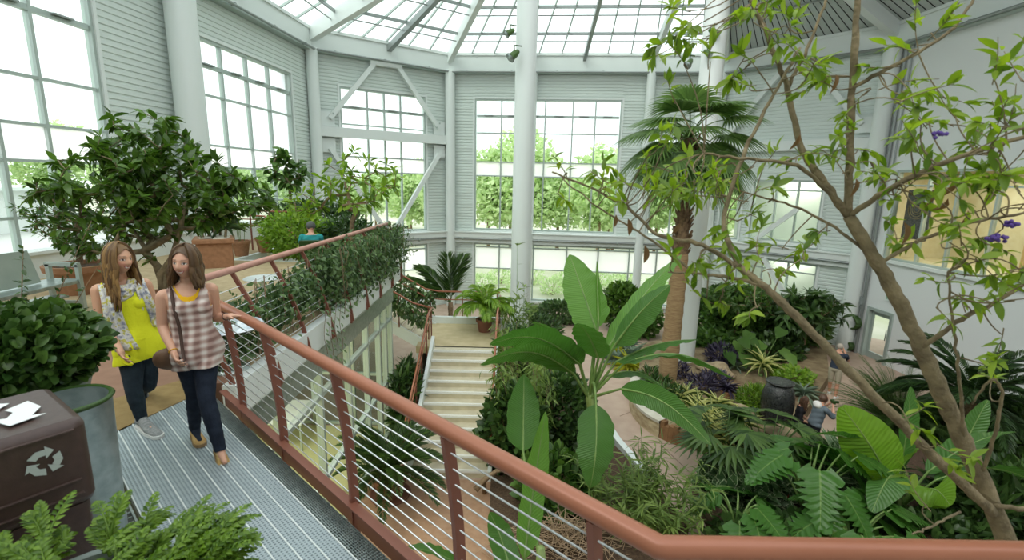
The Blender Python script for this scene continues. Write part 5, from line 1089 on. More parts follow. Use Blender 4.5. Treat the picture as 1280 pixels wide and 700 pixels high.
def recycle(b, c, ex, ey, s):
    """three bent chasing arrows"""
    nz = np.cross(ex, ey)
    for k in range(3):
        a = k*2*PI/3; rt = lambda x, y: A_(c)+ex*s*(x*math.cos(a)-y*math.sin(a))+ey*s*(x*math.sin(a)+y*math.cos(a))+nz*.003
        O = [(-.62, .12), (-.28, .72), (.12, .86), (.42, .70), (.20, .52), (-.02, .50), (-.25, .02)]
        ip = k*3
        for pg in ([(-.74, .43), (-.36, .21), (-.18, .40), (-.32, .78)], [(-.32, .78), (-.18, .40), (.10, .40), (.10, .78)], [(.10, 1.0), (.10, .18), (.50, .60)]):
            ip += 1
            q = A_([rt(*p)+nz*.0007*ip for p in pg]); nv = np.cross(q[1]-q[0], q[2]-q[0]); q = q if nv@nz > 0 else q[::-1]; b.add(q, A_([list(range(len(q)))]))
MAT['decal'] = mat('white vinyl', (226, 230, 228), .5); MAT['decalg'] = mat('pale grey vinyl', (178, 186, 180), .5)
b = MB(); recycle(b, (.06, .0, 1.2015), A_([1., 0, 0]), A_([0, 1., 0]), .20); b.build('recycling_symbol', MAT['decal'], t, False)
b = MB(); recycle(b, (.17, -Db/2-.002, 1.075), A_([1., 0, 0]), A_([0, 0, 1.]), .062); b.build('recycling_symbol', MAT['decalg'], t, False)
t = thing('metal_bin', 'open round galvanised metal bin squeezed behind the brown recycling bin', 'bin', atz(112, 500, .92)*[1, 1, 0]+A_([-.12, .0, 0])); b = MB(); b.lathe([(0, .02), (.17, .02), (.19, .9), (.2, .92), (.18, .92), (.17, .8), (0, .1)], 28); b.build('body', MAT['galv'], t, 40); b = MB(); b.lathe([(.19, .9), (.205, .915), (.19, .93), (.175, .92)], 28); b.build('rim', MAT['dark'], t)
# bench and screen under the left window
t = thing('bench', 'long grey metal bench with square tube frame along the left window', 'bench', (-7.0, 5.2, 0)); org = A_([-7.0, 5.2, 0])
b = MB(); b.box((-7.0, 5.2, .46), (.5, 4.6, .06)); b.shift(org).build('seat', MAT['galv'], t, False, bevel=.01)
for y in (3.2, 5.2, 7.45):
    b = MB(); 
    for x in (-7.22, -6.76): b.box((x, y, .36), (.06, .06, .72))
    b.box((-7, y, .72), (.52, .06, .06)); b.box((-7, y, .12), (.4, .05, .05)); b.shift(org).build('leg', MAT['frame'], t, False)
b = MB(); b.box((-6.98, 5.2, .25), (.3, 4.2, .03)); b.shift(org).build('shelf', MAT['galv'], t, False)
b = MB(); b.box((0, 0, 0), (.03, 3.6, .5), [[.96, 0, -.26], [0, 1, 0], [.26, 0, .96]]); tag(b.build('screen_panel', mat('dull green grey panel', (148, 160, 148), .35, 0, (166, 176, 164), 2), None, False, (-7.1, 5.3, .745), bevel=.005), 'dull grey-green panel leaning behind the grey bench', 'panel')
b = MB(); FA.box(b, 1, 22, .0, .5, .02, .35); FA.box(b, 1, 22, .5, .56, .0, .42); struct('trim_13', b, MAT['white'])
# tables
t = thing('round_table', 'low round glass-topped table on the carpet beside the vines', 'table', tuple(atz(283, 406, .52)[:2])+(0,)); b = MB(); b.lathe([(0, .5), (.36, .5), (.375, .51), (.36, .525), (0, .525)], 32); b.build('tabletop', mat('glass top with painted reflections', (196, 212, 224), .08, 0, (236, 240, 244), 6, coat=.5), t, 40)  # bluish-white reflections are put into the tabletop colour as noise
b = MB(); b.lathe([(.2, 0), (.2, .02), (.03, .05), (.03, .5)], 20); b.build('leg', MAT['galv'], t)
t = thing('round_table', 'white round low table half hidden behind the climbing vine', 'table', tuple(atz(328, 346, .46)[:2])+(0,)); b = MB(); b.lathe([(0, .42), (.28, .42), (.3, .435), (.28, .45), (0, .45)], 32); b.build('tabletop', MAT['white'], t, 40); b = MB(); b.lathe([(.2, 0), (.2, .02), (.04, .06), (.04, .42)], 20); b.build('leg', MAT['white'], t)
t = thing('worktable', 'white table inside the glass-walled room below the walkway', 'table', tuple(atz(368, 514, LF+.76)[:2])+(LF,)); b = MB(); b.box((0, 0, .74), (.9, 1.3, .04)); b.build('tabletop', MAT['white'], t, False)
for x in (-.4, .4):
    for y in (-.6, .6): b = MB(); b.box((x, y, .36), (.04, .04, .72)); b.build('leg', MAT['frame'], t, False)
# lamps on the columns
def spot(label, loc, aim, s=1.0):
    t = thing('spotlight', label, 'spotlight', loc); d = unit(A_(aim, dtype=float)); b = MB(); b.tube([d*-.16*s, d*-.05*s, d*.12*s, d*.18*s], A_([.06, .1, .11, .14])*s, 14); b.build('lamp_housing', MAT['dark'], t, 40)
    b = MB(); b.bar((0, 0, .0), (0, 0, .24*s), .03, .03, (0, 1, 0)); b.bar((0, 0, .24*s), (.2*s, .1, .24*s), .03, .03); b.build('bracket', MAT['dark'], t, False); b = MB(); b.tube([d*.175*s, d*.185*s], .12*s, 14); b.build('lens', MAT['galv'], t); return t
spot('lower black spotlight clamped to the central white column', at(643, 68, 16.9), (-.6, -.4, -.6), 1.15); spot('upper black spotlight clamped to the central white column', at(638, 40, 16.9), (-.7, -.3, -.5), .9)
spot('black spotlight on the white column behind the fan palm, right side', at(892, 40, 16.6), (.6, -.4, -.5)); spot('small black spotlight low on the column behind the fan palm', at(884, 66, 16.6), (.4, -.5, -.5), .8); spot('black spotlight on the left side of the column behind the fan palm', at(862, 78, 16.6), (-.5, -.5, -.6), .9)
# right wall: exit sign, lamp, coiled hoses, poster
t = thing('exit_sign', 'small white exit sign with green letters above the right wall door', 'sign', FE.W(1.75, -1.9, .03)); R_ = math.atan2(FE.d[1], FE.d[0])
b = MB(); FE.box(b, 1.5, 2.0, -2.03, -1.77, .0, .06); b.shift(t.location).build('panel', MAT['white'], t, False)
fc = bpy.data.curves.new('lettering', 'FONT'); fc.body = 'EXIT'; fc.size = .2; fc.align_x = 'CENTER'; fc.align_y = 'CENTER'; fc.extrude = .003; fo = bpy.data.objects.new('lettering', fc); COL.objects.link(fo); fo.parent = t
fo.rotation_euler = (PI/2, 0, R_); fo.location = A_(FE.W(1.75, -1.9, .065))-A_(t.location); dg_ = bpy.context.evaluated_depsgraph_get(); dg_.update(); me_ = bpy.data.meshes.new_from_object(fo.evaluated_get(dg_)); fl_o = bpy.data.objects.new('exit_lettering', me_); COL.objects.link(fl_o); fl_o.parent = t; fl_o.rotation_euler = fo.rotation_euler; fl_o.location = fo.location; me_.materials.clear(); me_.materials.append(mat('exit green', (70, 160, 110), .5)); bpy.data.objects.remove(fo); bpy.data.curves.remove(fc)
def coil(label, c, r, seed):
    t = thing('hose_reel', label, 'hose', c); g = np.random.default_rng(seed); b = MB()
    for k in range(7): a = np.linspace(0, 2*PI, 30); b.tube(np.stack([(r+g.normal()*.02)*np.cos(a)*FE.d[0]+FE.n[0]*(.05+.025*k), (r+g.normal()*.02)*np.cos(a)*FE.d[1]+FE.n[1]*(.05+.025*k), r*.8*np.sin(a)], 1), .045, 6)
    b.build('hose', MAT['dark'], t); b = MB(); a = np.linspace(.3, 4.5, 20); b.tube(np.stack([r*.5*np.cos(a)*FE.d[0]+FE.n[0]*.3, r*.5*np.cos(a)*FE.d[1]+FE.n[1]*.3, r*.4*np.sin(a)], 1), .016, 6); b.build('cord', MAT['white'], t)
coil('black coiled hose hanging on the right wall above the man in shorts', FE.W(-.0+.35, -3.25, .12), .33, 1); coil('small black coil near the floor behind the man in shorts', FE.W(.35, -4.28, .12), .2, 2)
b = MB(); FE.box(b, 1.12, 2.2, .35, 2.15, -.5, -.47); o = b.build('wall_hanging', [mat('dark grey woven panel', (96, 92, 98), .8, 0, (124, 118, 122), 14)], None, False); tag(o, 'dark grey woven panel with a ring pattern inside the first upper right window', 'panel')
b = MB()
for r in (.12, .2, .28, .36): a = np.linspace(0, 2*PI, 28); b.tube([FE.W(1.62+r*math.cos(x), 1.45+r*math.sin(x), -.46) for x in a], .014, 5)
b.build('ring', MAT['stone'], o)
b = MB(); b.box((0, 0, 0), (.16, .16, .3)); b.tube([(0, 0, -.15), (0, 0, -.3)], .05, 8); tag(b.build('wall_lamp', MAT['pipe'], None, False, FE.W(.5, -2.3, .12)), 'grey lamp fixture on the right wall beside the corner column', 'lamp')
b = MB(); b.tube([FE.W(.55, EAVE, .08), FE.W(.55, LF, .08)], .06, 10); b.tube([FE.W(.8, EAVE, .05), FE.W(.8, 3.0, .05)], .03, 8); struct('trim_14', b, MAT['pipe'])
# ================================================================ trees outside
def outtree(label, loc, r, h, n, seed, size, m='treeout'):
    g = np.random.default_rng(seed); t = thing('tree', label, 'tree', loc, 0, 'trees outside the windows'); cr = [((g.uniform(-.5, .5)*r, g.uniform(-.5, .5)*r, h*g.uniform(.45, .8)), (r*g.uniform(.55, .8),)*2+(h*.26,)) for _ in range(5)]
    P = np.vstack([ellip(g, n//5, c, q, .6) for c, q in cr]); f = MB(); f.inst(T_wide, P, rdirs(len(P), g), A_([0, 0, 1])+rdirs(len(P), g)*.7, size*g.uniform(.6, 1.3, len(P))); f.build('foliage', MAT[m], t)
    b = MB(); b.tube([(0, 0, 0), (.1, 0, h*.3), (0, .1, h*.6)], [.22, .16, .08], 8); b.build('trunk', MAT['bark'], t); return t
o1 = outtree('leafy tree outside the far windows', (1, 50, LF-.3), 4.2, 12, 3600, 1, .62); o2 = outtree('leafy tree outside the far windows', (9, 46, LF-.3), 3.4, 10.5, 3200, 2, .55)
g = np.random.default_rng(9); k = 0
for x in np.arange(-48, 26, 2.5):
    k += 1; far = x < -12; src = o1 if k % 2 else o2; y = (62 if far else 47)+g.uniform(-4, 5); dup(src, (x+g.uniform(-1, 1), y, LF-.3), g.uniform(0, 6), scale=g.uniform(.75, 1.0)*(.9 if far else .95))
for x, y in ((-70, 62), (-78, 50), (-86, 40), (-92, 28), (-80, 20), (-66, 72), (-56, 72)): dup(o1, (x, y, LF-.3), g.uniform(0, 6), 'leafy tree beyond the parking lot', 'trees beyond the parking lot', scale=1.15)
for i in range(14):
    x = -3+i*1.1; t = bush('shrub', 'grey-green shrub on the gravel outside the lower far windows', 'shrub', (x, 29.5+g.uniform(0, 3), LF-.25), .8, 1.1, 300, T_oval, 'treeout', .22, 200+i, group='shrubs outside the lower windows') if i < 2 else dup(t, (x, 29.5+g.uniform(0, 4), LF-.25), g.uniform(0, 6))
# ================================================================ people
def capsule(mb, pts, r, n=14):
    """closed limb tube with rounded ends"""
    P = A_(pts, dtype=float); r = A_(r, dtype=float); d0 = unit(P[0]-P[1]); d1 = unit(P[-1]-P[-2]); m = 6*len(P); t = np.linspace(0, 1, len(P)); u = np.linspace(0, 1, m)
    Q = np.stack([np.interp(u, t, P[:, k]) for k in range(3)], 1); R = np.interp(u, t, r)
    for _ in range(3): Q[1:-1] = (Q[:-2]+2*Q[1:-1]+Q[2:])/4
    a = [(.98, .15), (.75, .66), (.4, .92)]
    Q = np.vstack([[P[0]+d0*r[0]*x for x, _ in a], Q, [P[-1]+d1*r[-1]*x for x, _ in a[::-1]]]); R = np.concatenate([[r[0]*y for _, y in a], R, [r[-1]*y for _, y in a[::-1]]])
    mb.tube(Q, R, n)
def hand(mb, w, d, pn, side, s=1., curl=(.25, .35, .3), spread=.06, thumb=(.6, .75, .25)):
    """palm and five bent fingers; d towards fingertips, pn palm normal, side +1/-1 thumb side"""
    d = unit(A_(d, dtype=float)); pn = A_(pn, dtype=float); pn = unit(pn-(pn@d)*d); lat = np.cross(d, pn)*side
    w = A_(w, dtype=float); R = np.stack([lat, d, pn], 1); b = MB(); b.blob((0, 0, 0), (.041*s, .052*s, .016*s), 14); mb.add(b.V[0] @ R.T+w+d*.047*s, b.F)
    capsule(mb, [w-d*.01, w+d*.04*s], [.024*s, .026*s], 10)
    for i, (o, L_) in enumerate(((.030, .070), (.0105, .079), (-.0095, .074), (-.028, .058))):
        p = w+d*(.088-.006*abs(i-1.2))*s+lat*o*s; dd = unit(d+lat*(1.2-i)*spread); P = [p-dd*.03*s, p]; a = 0
        for k, f in enumerate((.45, .3, .25)): a += curl[k]*(1+.12*i); P.append(P[-1]+(dd*math.cos(a)+pn*math.sin(a))*L_*s*f)
        capsule(mb, P, A_([.0098, .0096, .0088, .0080, .0068])*s, 8)
    p = w+d*.028*s+lat*.026*s; t1 = unit(d*thumb[0]+lat*thumb[1]+pn*thumb[2]); t2 = unit(d*(thumb[0]+.35)+lat*thumb[1]*.55+pn*thumb[2]*1.6)
    capsule(mb, [p-t1*.01*s, p+t1*.035*s, p+t1*.035*s+t2*.03*s], A_([.0135, .0112, .0085])*s, 9)
def g2(x, s): return np.exp(-(x/s)**2/2)
def head_mesh(mb, c, F, Uv, s=1., male=False, hr=False):
    """head with eye sockets, nose, lips, chin and ears; F face direction, Uv up"""
    F = unit(A_(F, dtype=float)); Uv = A_(Uv, dtype=float); Uv = unit(Uv-(Uv@F)*F); S = np.cross(F, Uv)*-1   # S: the head's left
    nt_, na = (44, 60) if hr else (20, 28); th = np.linspace(0, PI, nt_+1)[1:-1]; a = np.arange(na)*2*PI/na
    D = np.stack([np.sin(th)[:, None]*np.sin(a), np.sin(th)[:, None]*-np.cos(a), np.repeat(np.cos(th)[:, None], na, 1)], -1).reshape(-1, 3)   # front = -y
    P = D*A_([.073, .094, .114])
    x, y, z = P[:, 0].copy(), P[:, 1].copy(), P[:, 2].copy()
    lo = np.clip((-z-.005)/.10, 0, 1); P[:, 0] *= 1-(.30 if male else .38)*lo**1.3; P[:, 1] = np.where(y > 0, y*(1-.42*lo), y*(1-.06*lo)); P[:, 1] += -.008*lo
    fr = np.clip(-D[:, 1], 0, 1)**.7; x, z = P[:, 0].copy(), P[:, 2].copy()
    out = .021*g2(x, .0085)*g2(z+.016, .014)+.011*g2(x, .007)*g2(z-.006, .016)+.006*g2(abs(x)-.012, .007)*g2(z+.022, .007) \
        - .009*g2(abs(x)-.031, .014)*g2(z-.014, .011)+.0045*g2(abs(x)-.03, .02)*g2(z-.036, .008)+.004*g2(abs(x)-.043, .015)*g2(z+.022, .016) \
        + .0065*g2(x, .019)*g2(z+.047, .0055)+.006*g2(x, .017)*g2(z+.060, .006)-.003*g2(x, .02)*g2(z+.0535, .0022)-.003*g2(x, .018)*g2(z+.071, .005)+.006*g2(x, .016)*g2(z+.092, .012) \
        + .003*g2(abs(x)-.031, .009)*g2(z-.013, .006)
    P[:, 1] -= out*fr
    V = np.vstack([P, [[0, 0, .114], [0, -.02, -.113]]]); R = np.stack([S, -F, Uv], 1)
    Rn = len(th); i, j = np.meshgrid(np.arange(Rn-1), np.arange(na), indexing='ij'); j2 = (j+1) % na
    k1 = np.arange(na); k2 = (k1+1) % na
    f = [np.stack([i*na+j, (i+1)*na+j, (i+1)*na+j2, i*na+j2], -1).reshape(-1, 4), np.stack([np.full(na, Rn*na), k1, k2], 1), np.stack([np.full(na, Rn*na+1), (Rn-1)*na+k2, (Rn-1)*na+k1], 1)]
    mb.add((V*s) @ R.T+A_(c), f)
    for sd in (-1, 1):
        b = MB(); b.blob((sd*.073, .008, -.004), (.011, .020, .031), 10); mb.add(b.V[0]*s @ R.T+A_(c), b.F)
    return R
def remesh(mb, name, vox, smooth=3):
    me = mb.mesh(name+'_raw', [], True); o = bpy.data.objects.new(name+'_raw', me); COL.objects.link(o)
    m = o.modifiers.new('r', 'REMESH'); m.mode = 'VOXEL'; m.voxel_size = vox; m.use_smooth_shade = True
    if smooth: s = o.modifiers.new('s', 'SMOOTH'); s.factor = .5; s.iterations = smooth
    dg = bpy.context.evaluated_depsgraph_get(); dg.update(); out = bpy.data.meshes.new_from_object(o.evaluated_get(dg)); bpy.data.objects.remove(o); bpy.data.meshes.remove(me); out.name = name
    out.shade_smooth()
    return out
def arrays(me):
    V = np.zeros(len(me.vertices)*3); me.vertices.foreach_get('co', V); N = np.zeros(len(me.vertices)*3); me.vertices.foreach_get('normal', N)
    f = np.zeros(len(me.loops), np.int32); me.loops.foreach_get('vertex_index', f); n = len(me.polygons); st = np.zeros(n, np.int32); me.polygons.foreach_get('loop_start', st); ln = np.zeros(n, np.int32); me.polygons.foreach_get('loop_total', ln)
    q = ln == 4; Fq = f[st[q][:, None]+np.arange(4)]; Ft = f[st[~q][:, None]+np.arange(3)]
    return V.reshape(-1, 3), N.reshape(-1, 3), Fq, Ft
def segd(V, a, b):
    a, b = A_(a), A_(b); d = b-a; t = np.clip(((V-a)@d)/(d@d), 0, 1); return np.linalg.norm(V-a-t[:, None]*d, axis=1), t
def attrmat(name, rough=.5, sss=.0):
    m, nt, out = newmat(name); L = nt.links; p = nd(nt, 'BsdfPrincipled', Roughness=rough); a = nd(nt, 'Attribute'); a.attribute_name = 'Col'; L.new(a.outputs['Color'], p.inputs['Base Color']); p.inputs['Subsurface Weight'].default_value = sss; p.inputs['Subsurface Radius'].default_value = (.02, .008, .005); p.inputs['Subsurface Scale'].default_value = .5
    L.new(p.outputs[0], out.inputs[0]); return m
def person(label, J, cat='person', male=False, s=1., vox=.005, skin=(214, 166, 138), hairc=None, face=None, clothes=(), shoes=None, hr=False, hands=None, group=None, lips=(186, 104, 98), smile=.012, hs=1.06):
    """J: joints in world coordinates"""
    root = A_([J['pelvis'][0], J['pelvis'][1], J['ground']]); J = {k: (A_(v, dtype=float)-root if k not in ('ground', 'face', 'up', 'front') else v) for k, v in J.items()}
    t = thing('person', label, cat, root, 0, group); b = MB(); pel, nk, ch = J['pelvis'], J['neck'], J['chest']
    side_s = unit(J['sh_l']-J['sh_r']); side_h = unit(J['hip_l']-J['hip_r']); fr = A_(J['front'], dtype=float)
    TT = np.linspace(-.16, 1.04, 26); sp = [pel-(ch-pel)*.16/.6, pel, ch, nk, nk+(nk-ch)*.04/.4]; st = [-.16, 0, .6, 1., 1.04]
    C = np.stack([np.interp(TT, st, A_(sp)[:, k]) for k in range(3)], 1)
    for _ in range(3): C[1:-1] = (C[:-2]+2*C[1:-1]+C[2:])/4
    sec = [(-.16, .10, .085, 0), (-.06, .150, .105, -.005), (.04, .162, .112, -.008), (.16, .150, .104, 0), (.38, .118, .088, .0), (.58, .130, .098, .0), (.74, .142, .104, .006), (.86, .150, .09, .0), (.95, .125, .07, -.005), (1.04, .06, .055, -.01)] if not male else \
          [(-.16, .10, .09, 0), (-.06, .150, .11, 0), (.04, .160, .118, 0), (.2, .158, .122, .008), (.4, .155, .122, .012), (.6, .165, .122, .006), (.76, .178, .122, 0), (.88, .175, .10, 0), (.96, .14, .08, -.005), (1.04, .065, .06, -.01)]
    SC = A_(sec)
    rx, ry, fo = [np.interp(TT, SC[:, 0], SC[:, k])*s for k in (1, 2, 3)]; sd = unit(side_h*(1-np.clip(TT, 0, 1))[:, None]+side_s*np.clip(TT, 0, 1)[:, None]); ax = unit(np.gradient(C, axis=0)); sd = unit(sd-(sd*ax).sum(1)[:, None]*ax); ff_ = np.cross(sd, ax); ff_ = ff_*np.sign(ff_@fr)[:, None]
    a = np.arange(28)*2*PI/28; ex = .85; ca, sa = np.sign(np.cos(a))*abs(np.cos(a))**ex, np.sign(np.sin(a))*abs(np.sin(a))**ex
    Vt = C[:, None]+sd[:, None]*(rx[:, None]*ca)[:, :, None]+ff_[:, None]*((ry[:, None]*sa+fo[:, None]))[:, :, None]; m = len(TT)
    i, j = np.meshgrid(np.arange(m-1), np.arange(28), indexing='ij'); j2 = (j+1) % 28; b.add(Vt.reshape(-1, 3), [np.stack([i*28+j, i*28+j2, (i+1)*28+j2, (i+1)*28+j], -1).reshape(-1, 4), np.arange(28)[::-1][None], (np.arange(28)+(m-1)*28)[None]])
    if not male:
        k = int(np.argmin(abs(TT-.72)))
        for q in (-1, 1): b.blob(C[k]+sd[k]*q*.064*s+ff_[k]*.056*s, A_([.062, .056, .062])*s, 14)
    mm = 1.12 if male else 1.
    for q in ('l', 'r'):
        S_, E_, W_ = J['sh_'+q], J['el_'+q], J['wr_'+q]; capsule(b, [S_*.8+(C[-4])*.2, S_, S_*.5+E_*.5, E_, E_*.6+W_*.4, W_], A_([.045, .052, .044, .037, .036, .025])*s*mm)
        Hp, K, An = J['hip_'+q], J['kn_'+q], J['an_'+q]; capsule(b, [Hp+A_([0, 0, .03]), Hp*.75+K*.25, Hp*.4+K*.6, K, K*.65+An*.35, An], A_([.088, .086, .07, .055, .054, .036])*s*(1. if not male else 1.02))
        to = J['to_'+q]; capsule(b, [An+A_([0, 0, -.02]), An*.5+to*.5+A_([0, 0, -.022]), to-A_([0, 0, .004])], A_([.034, .024, .018])*s, 10)
        if hands and q in hands: h = hands[q]; hand(b, W_, h[0], h[1], h[2], s*.98, **h[3])
        else: capsule(b, [W_, W_+unit(W_-E_)*.09*s], A_([.026, .024])*s, 10)
    hc = J['head']; capsule(b, [nk-A_([0, 0, .05]), nk, hc+A_(fr)*0-unit(A_(J['face'], dtype=float))*.018*s-A_([0, 0, .03])*s], A_([.07, .052, .05])*s*(1.12 if male else .95)); R = head_mesh(b, hc, J['face'], J['up'], s*hs, male, hr)
    me = remesh(b, 'body', vox, 3 if vox < .007 else 2); V, N, Fq, Ft = arrays(me)
    # ---- colour
    X = (V-hc) @ R/(s*hs); x, y, z = X[:, 0], X[:, 1], X[:, 2]; col = np.tile(A_(rgb(skin)[:3]), (len(V), 1)); hd = (abs(z) < .125) & (np.linalg.norm(X, axis=1) < .14) & (y < -.03)
    def paint(mask, c, k=1.): col[mask] = col[mask]*(1-k)+A_(rgb(c)[:3])*k
    if hd.any():
        paint(hd & (g2(abs(x)-.04, .018)*g2(z+.022, .018) > .5), (222, 150, 128), .5)
        zl = -.0535+smile*(abs(x)/.026)**2; paint(hd & (abs(x) < .029) & (abs(z-zl) < .0105*(1-(abs(x)/.033)**2)+.001), lips)
        if smile > .008: paint(hd & (abs(x) < .021) & (abs(z-zl) < .0042), (240, 234, 228))
        paint(hd & (abs(z-.0375+.10*(abs(abs(x)-.033))**1.15) < .003) & (abs(x) > .016) & (abs(x) < .048), hairc or (80, 60, 48), .55)
        el = ((abs(x)-.031)/.0155)**2+((z-.0125)/.0085)**2; paint(hd & (el < 1.2), (96, 66, 54), .6); paint(hd & (((abs(x)-.031)/.013)**2+((z-.0115)/.0052)**2 < 1), (232, 228, 222)); paint(hd & (((abs(x)-.031)/.0062)**2+((z-.012)/.0068)**2 < 1), (44, 34, 30))
        paint(hd & (abs(abs(x)-.0075) < .0035) & (abs(z+.029) < .0025), (150, 96, 80), .6)
    at_ = me.color_attributes.new('Col', 'FLOAT_COLOR', 'POINT'); at_.data.foreach_set('color', np.hstack([col, np.ones((len(V), 1))]).ravel()); me.materials.clear(); me.materials.append(MAT['skin']); bo = bpy.data.objects.new('body', me); COL.objects.link(bo); bo.parent = t
    # ---- labels for garments
    lab = {}; 
    def lim(pts, r): return np.min([segd(V, p, q)[0] for p, q in zip(pts, pts[1:])], axis=0)-r*s
    lab['arm'] = np.minimum(lim([J['sh_l'], J['el_l'], J['wr_l'], J['wr_l']+(J['wr_l']-J['el_l'])*.8], .045), lim([J['sh_r'], J['el_r'], J['wr_r'], J['wr_r']+(J['wr_r']-J['el_r'])*.8], .045))
    k = np.argmin(np.linalg.norm(V[:, None]-C[None], axis=2), axis=1); tt = TT[k]+((V-C[k])*ax[k]).sum(1)/np.linalg.norm(nk-pel); sl = ((V-C[k])*sd[k]).sum(1)/s; fl = ((V-C[k])*ff_[k]).sum(1)/s
    lab['torso'] = np.hypot(sl/.15, fl/.115)*.12-.12; lab['leg'] = np.minimum(lim([J['hip_l'], J['kn_l'], J['an_l']], .07), lim([J['hip_r'], J['kn_r'], J['an_r']], .07)); lab['head'] = np.linalg.norm(X, axis=1)-.1
    arm_u = np.minimum(segd(V, J['sh_l'], J['el_l'])[1]+10*(segd(V, J['sh_l'], J['el_l'])[0] > .09*s), segd(V, J['sh_r'], J['el_r'])[1]+10*(segd(V, J['sh_r'], J['el_r'])[0] > .09*s))
    ctx = dict(V=V, N=N, t=tt, s=sl, f=fl, lab=lab, z=V[:, 2], arm_u=arm_u, J=J, sd=sd[k], ff=ff_[k], sc=s)
    def garment(name, mask, off, m, thick=.004, flare=None):
        D = np.full(len(V), off) if np.isscalar(off) else off; P = V+N*D[:, None]
        if flare is not None: P = P+flare
        fq, ft = Fq[mask[Fq].all(1)], Ft[mask[Ft].all(1)]; use = np.unique(np.concatenate([fq.ravel(), ft.ravel()])); idx = np.full(len(V), -1); idx[use] = np.arange(len(use)); g = MB(); g.add(P[use], [idx[fq]]+([idx[ft]] if len(ft) else []))
        o = g.build(name, m, t, True); so_ = o.modifiers.new('thickness', 'SOLIDIFY'); so_.thickness = thick; so_.offset = -1; return o
    for fn in clothes: fn(garment, ctx, t)
    if shoes:
        for q in ('l', 'r'): shoe(t, J['an_'+q], J['to_'+q], s*shoes[2] if len(shoes) > 2 else s, MAT[shoes[0]], MAT[shoes[1]])
    return t, J, R, hc, ctx
def shoe(t, an, to, s, m, ms):
    d = to-an; d = unit(d); dh = A_([d[0], d[1], 0]); dh = unit(dh); up = unit(np.cross(np.cross(d, [0, 0, 1.]), d)) if abs(d[2]) < .95 else A_([0, 0, 1.]); sdv = np.cross(dh, [0, 0, 1.])
    Lf = np.linalg.norm(to-an)+.02; sole_z = 0
    ys = A_([-.068, -.05, -.02, .03, .08, .13, Lf*.96, Lf+.02]); w = A_([.018, .032, .036, .036, .042, .046, .038, .014])*s; h = A_([.05, .075, .085, .082, .062, .048, .036, .02])*s*(A_([1.3, 1.45, 1.5, 1.45, 1.3, 1.15, 1.05, 1.]) if m == MAT['sneak'] else 1.)
    ax = d if abs(d[2]) > .45 else dh; base = A_([an[0], an[1], an[2]])-up*.082*s if ax is d else A_([an[0], an[1], max(0., min(an[2], to[2])-.085*s*0-.0)*0+min(an[2]-.085*s, .08) if an[2] > .15 else 0.006])
    u_ = up if ax is d else A_([0, 0, 1.]); S = MB(); n = 14; a = np.arange(n)*2*PI/n; rows = []
    for y, ww, hh in zip(ys, w, h):
        c = base+ax*y*s; rows.append([c+sdv*ww*math.cos(q)*1.0+u_*(hh*(.5+.5*math.sin(q)) if math.sin(q) > -.2 else hh*.36) for q in a])
    S.add(A_(rows).reshape(-1, 3), [np.concatenate([np.stack([i*n+np.arange(n), i*n+(np.arange(n)+1) % n, (i+1)*n+(np.arange(n)+1) % n, (i+1)*n+np.arange(n)], 1) for i in range(len(ys)-1)]), np.arange(n)[::-1][None], (np.arange(n)+(len(ys)-1)*n)[None]])
    o = S.build('shoe', m, t); so = MB(); out = [base+ax*y*s*1.02+sdv*ww*1.1 for y, ww in zip(ys, w)]+[base+ax*y*s*1.02-sdv*ww*1.1 for y, ww in zip(ys[::-1], w[::-1])]; k = len(out)
    so.add(np.vstack([A_(out)+u_*.022*s, A_(out)-u_*.004]), [tuple(range(k)), tuple(range(k, 2*k))[::-1]]+[(i, k+i, k+(i+1) % k, (i+1) % k) for i in range(k)]); so.build('sole', ms, o, 40)
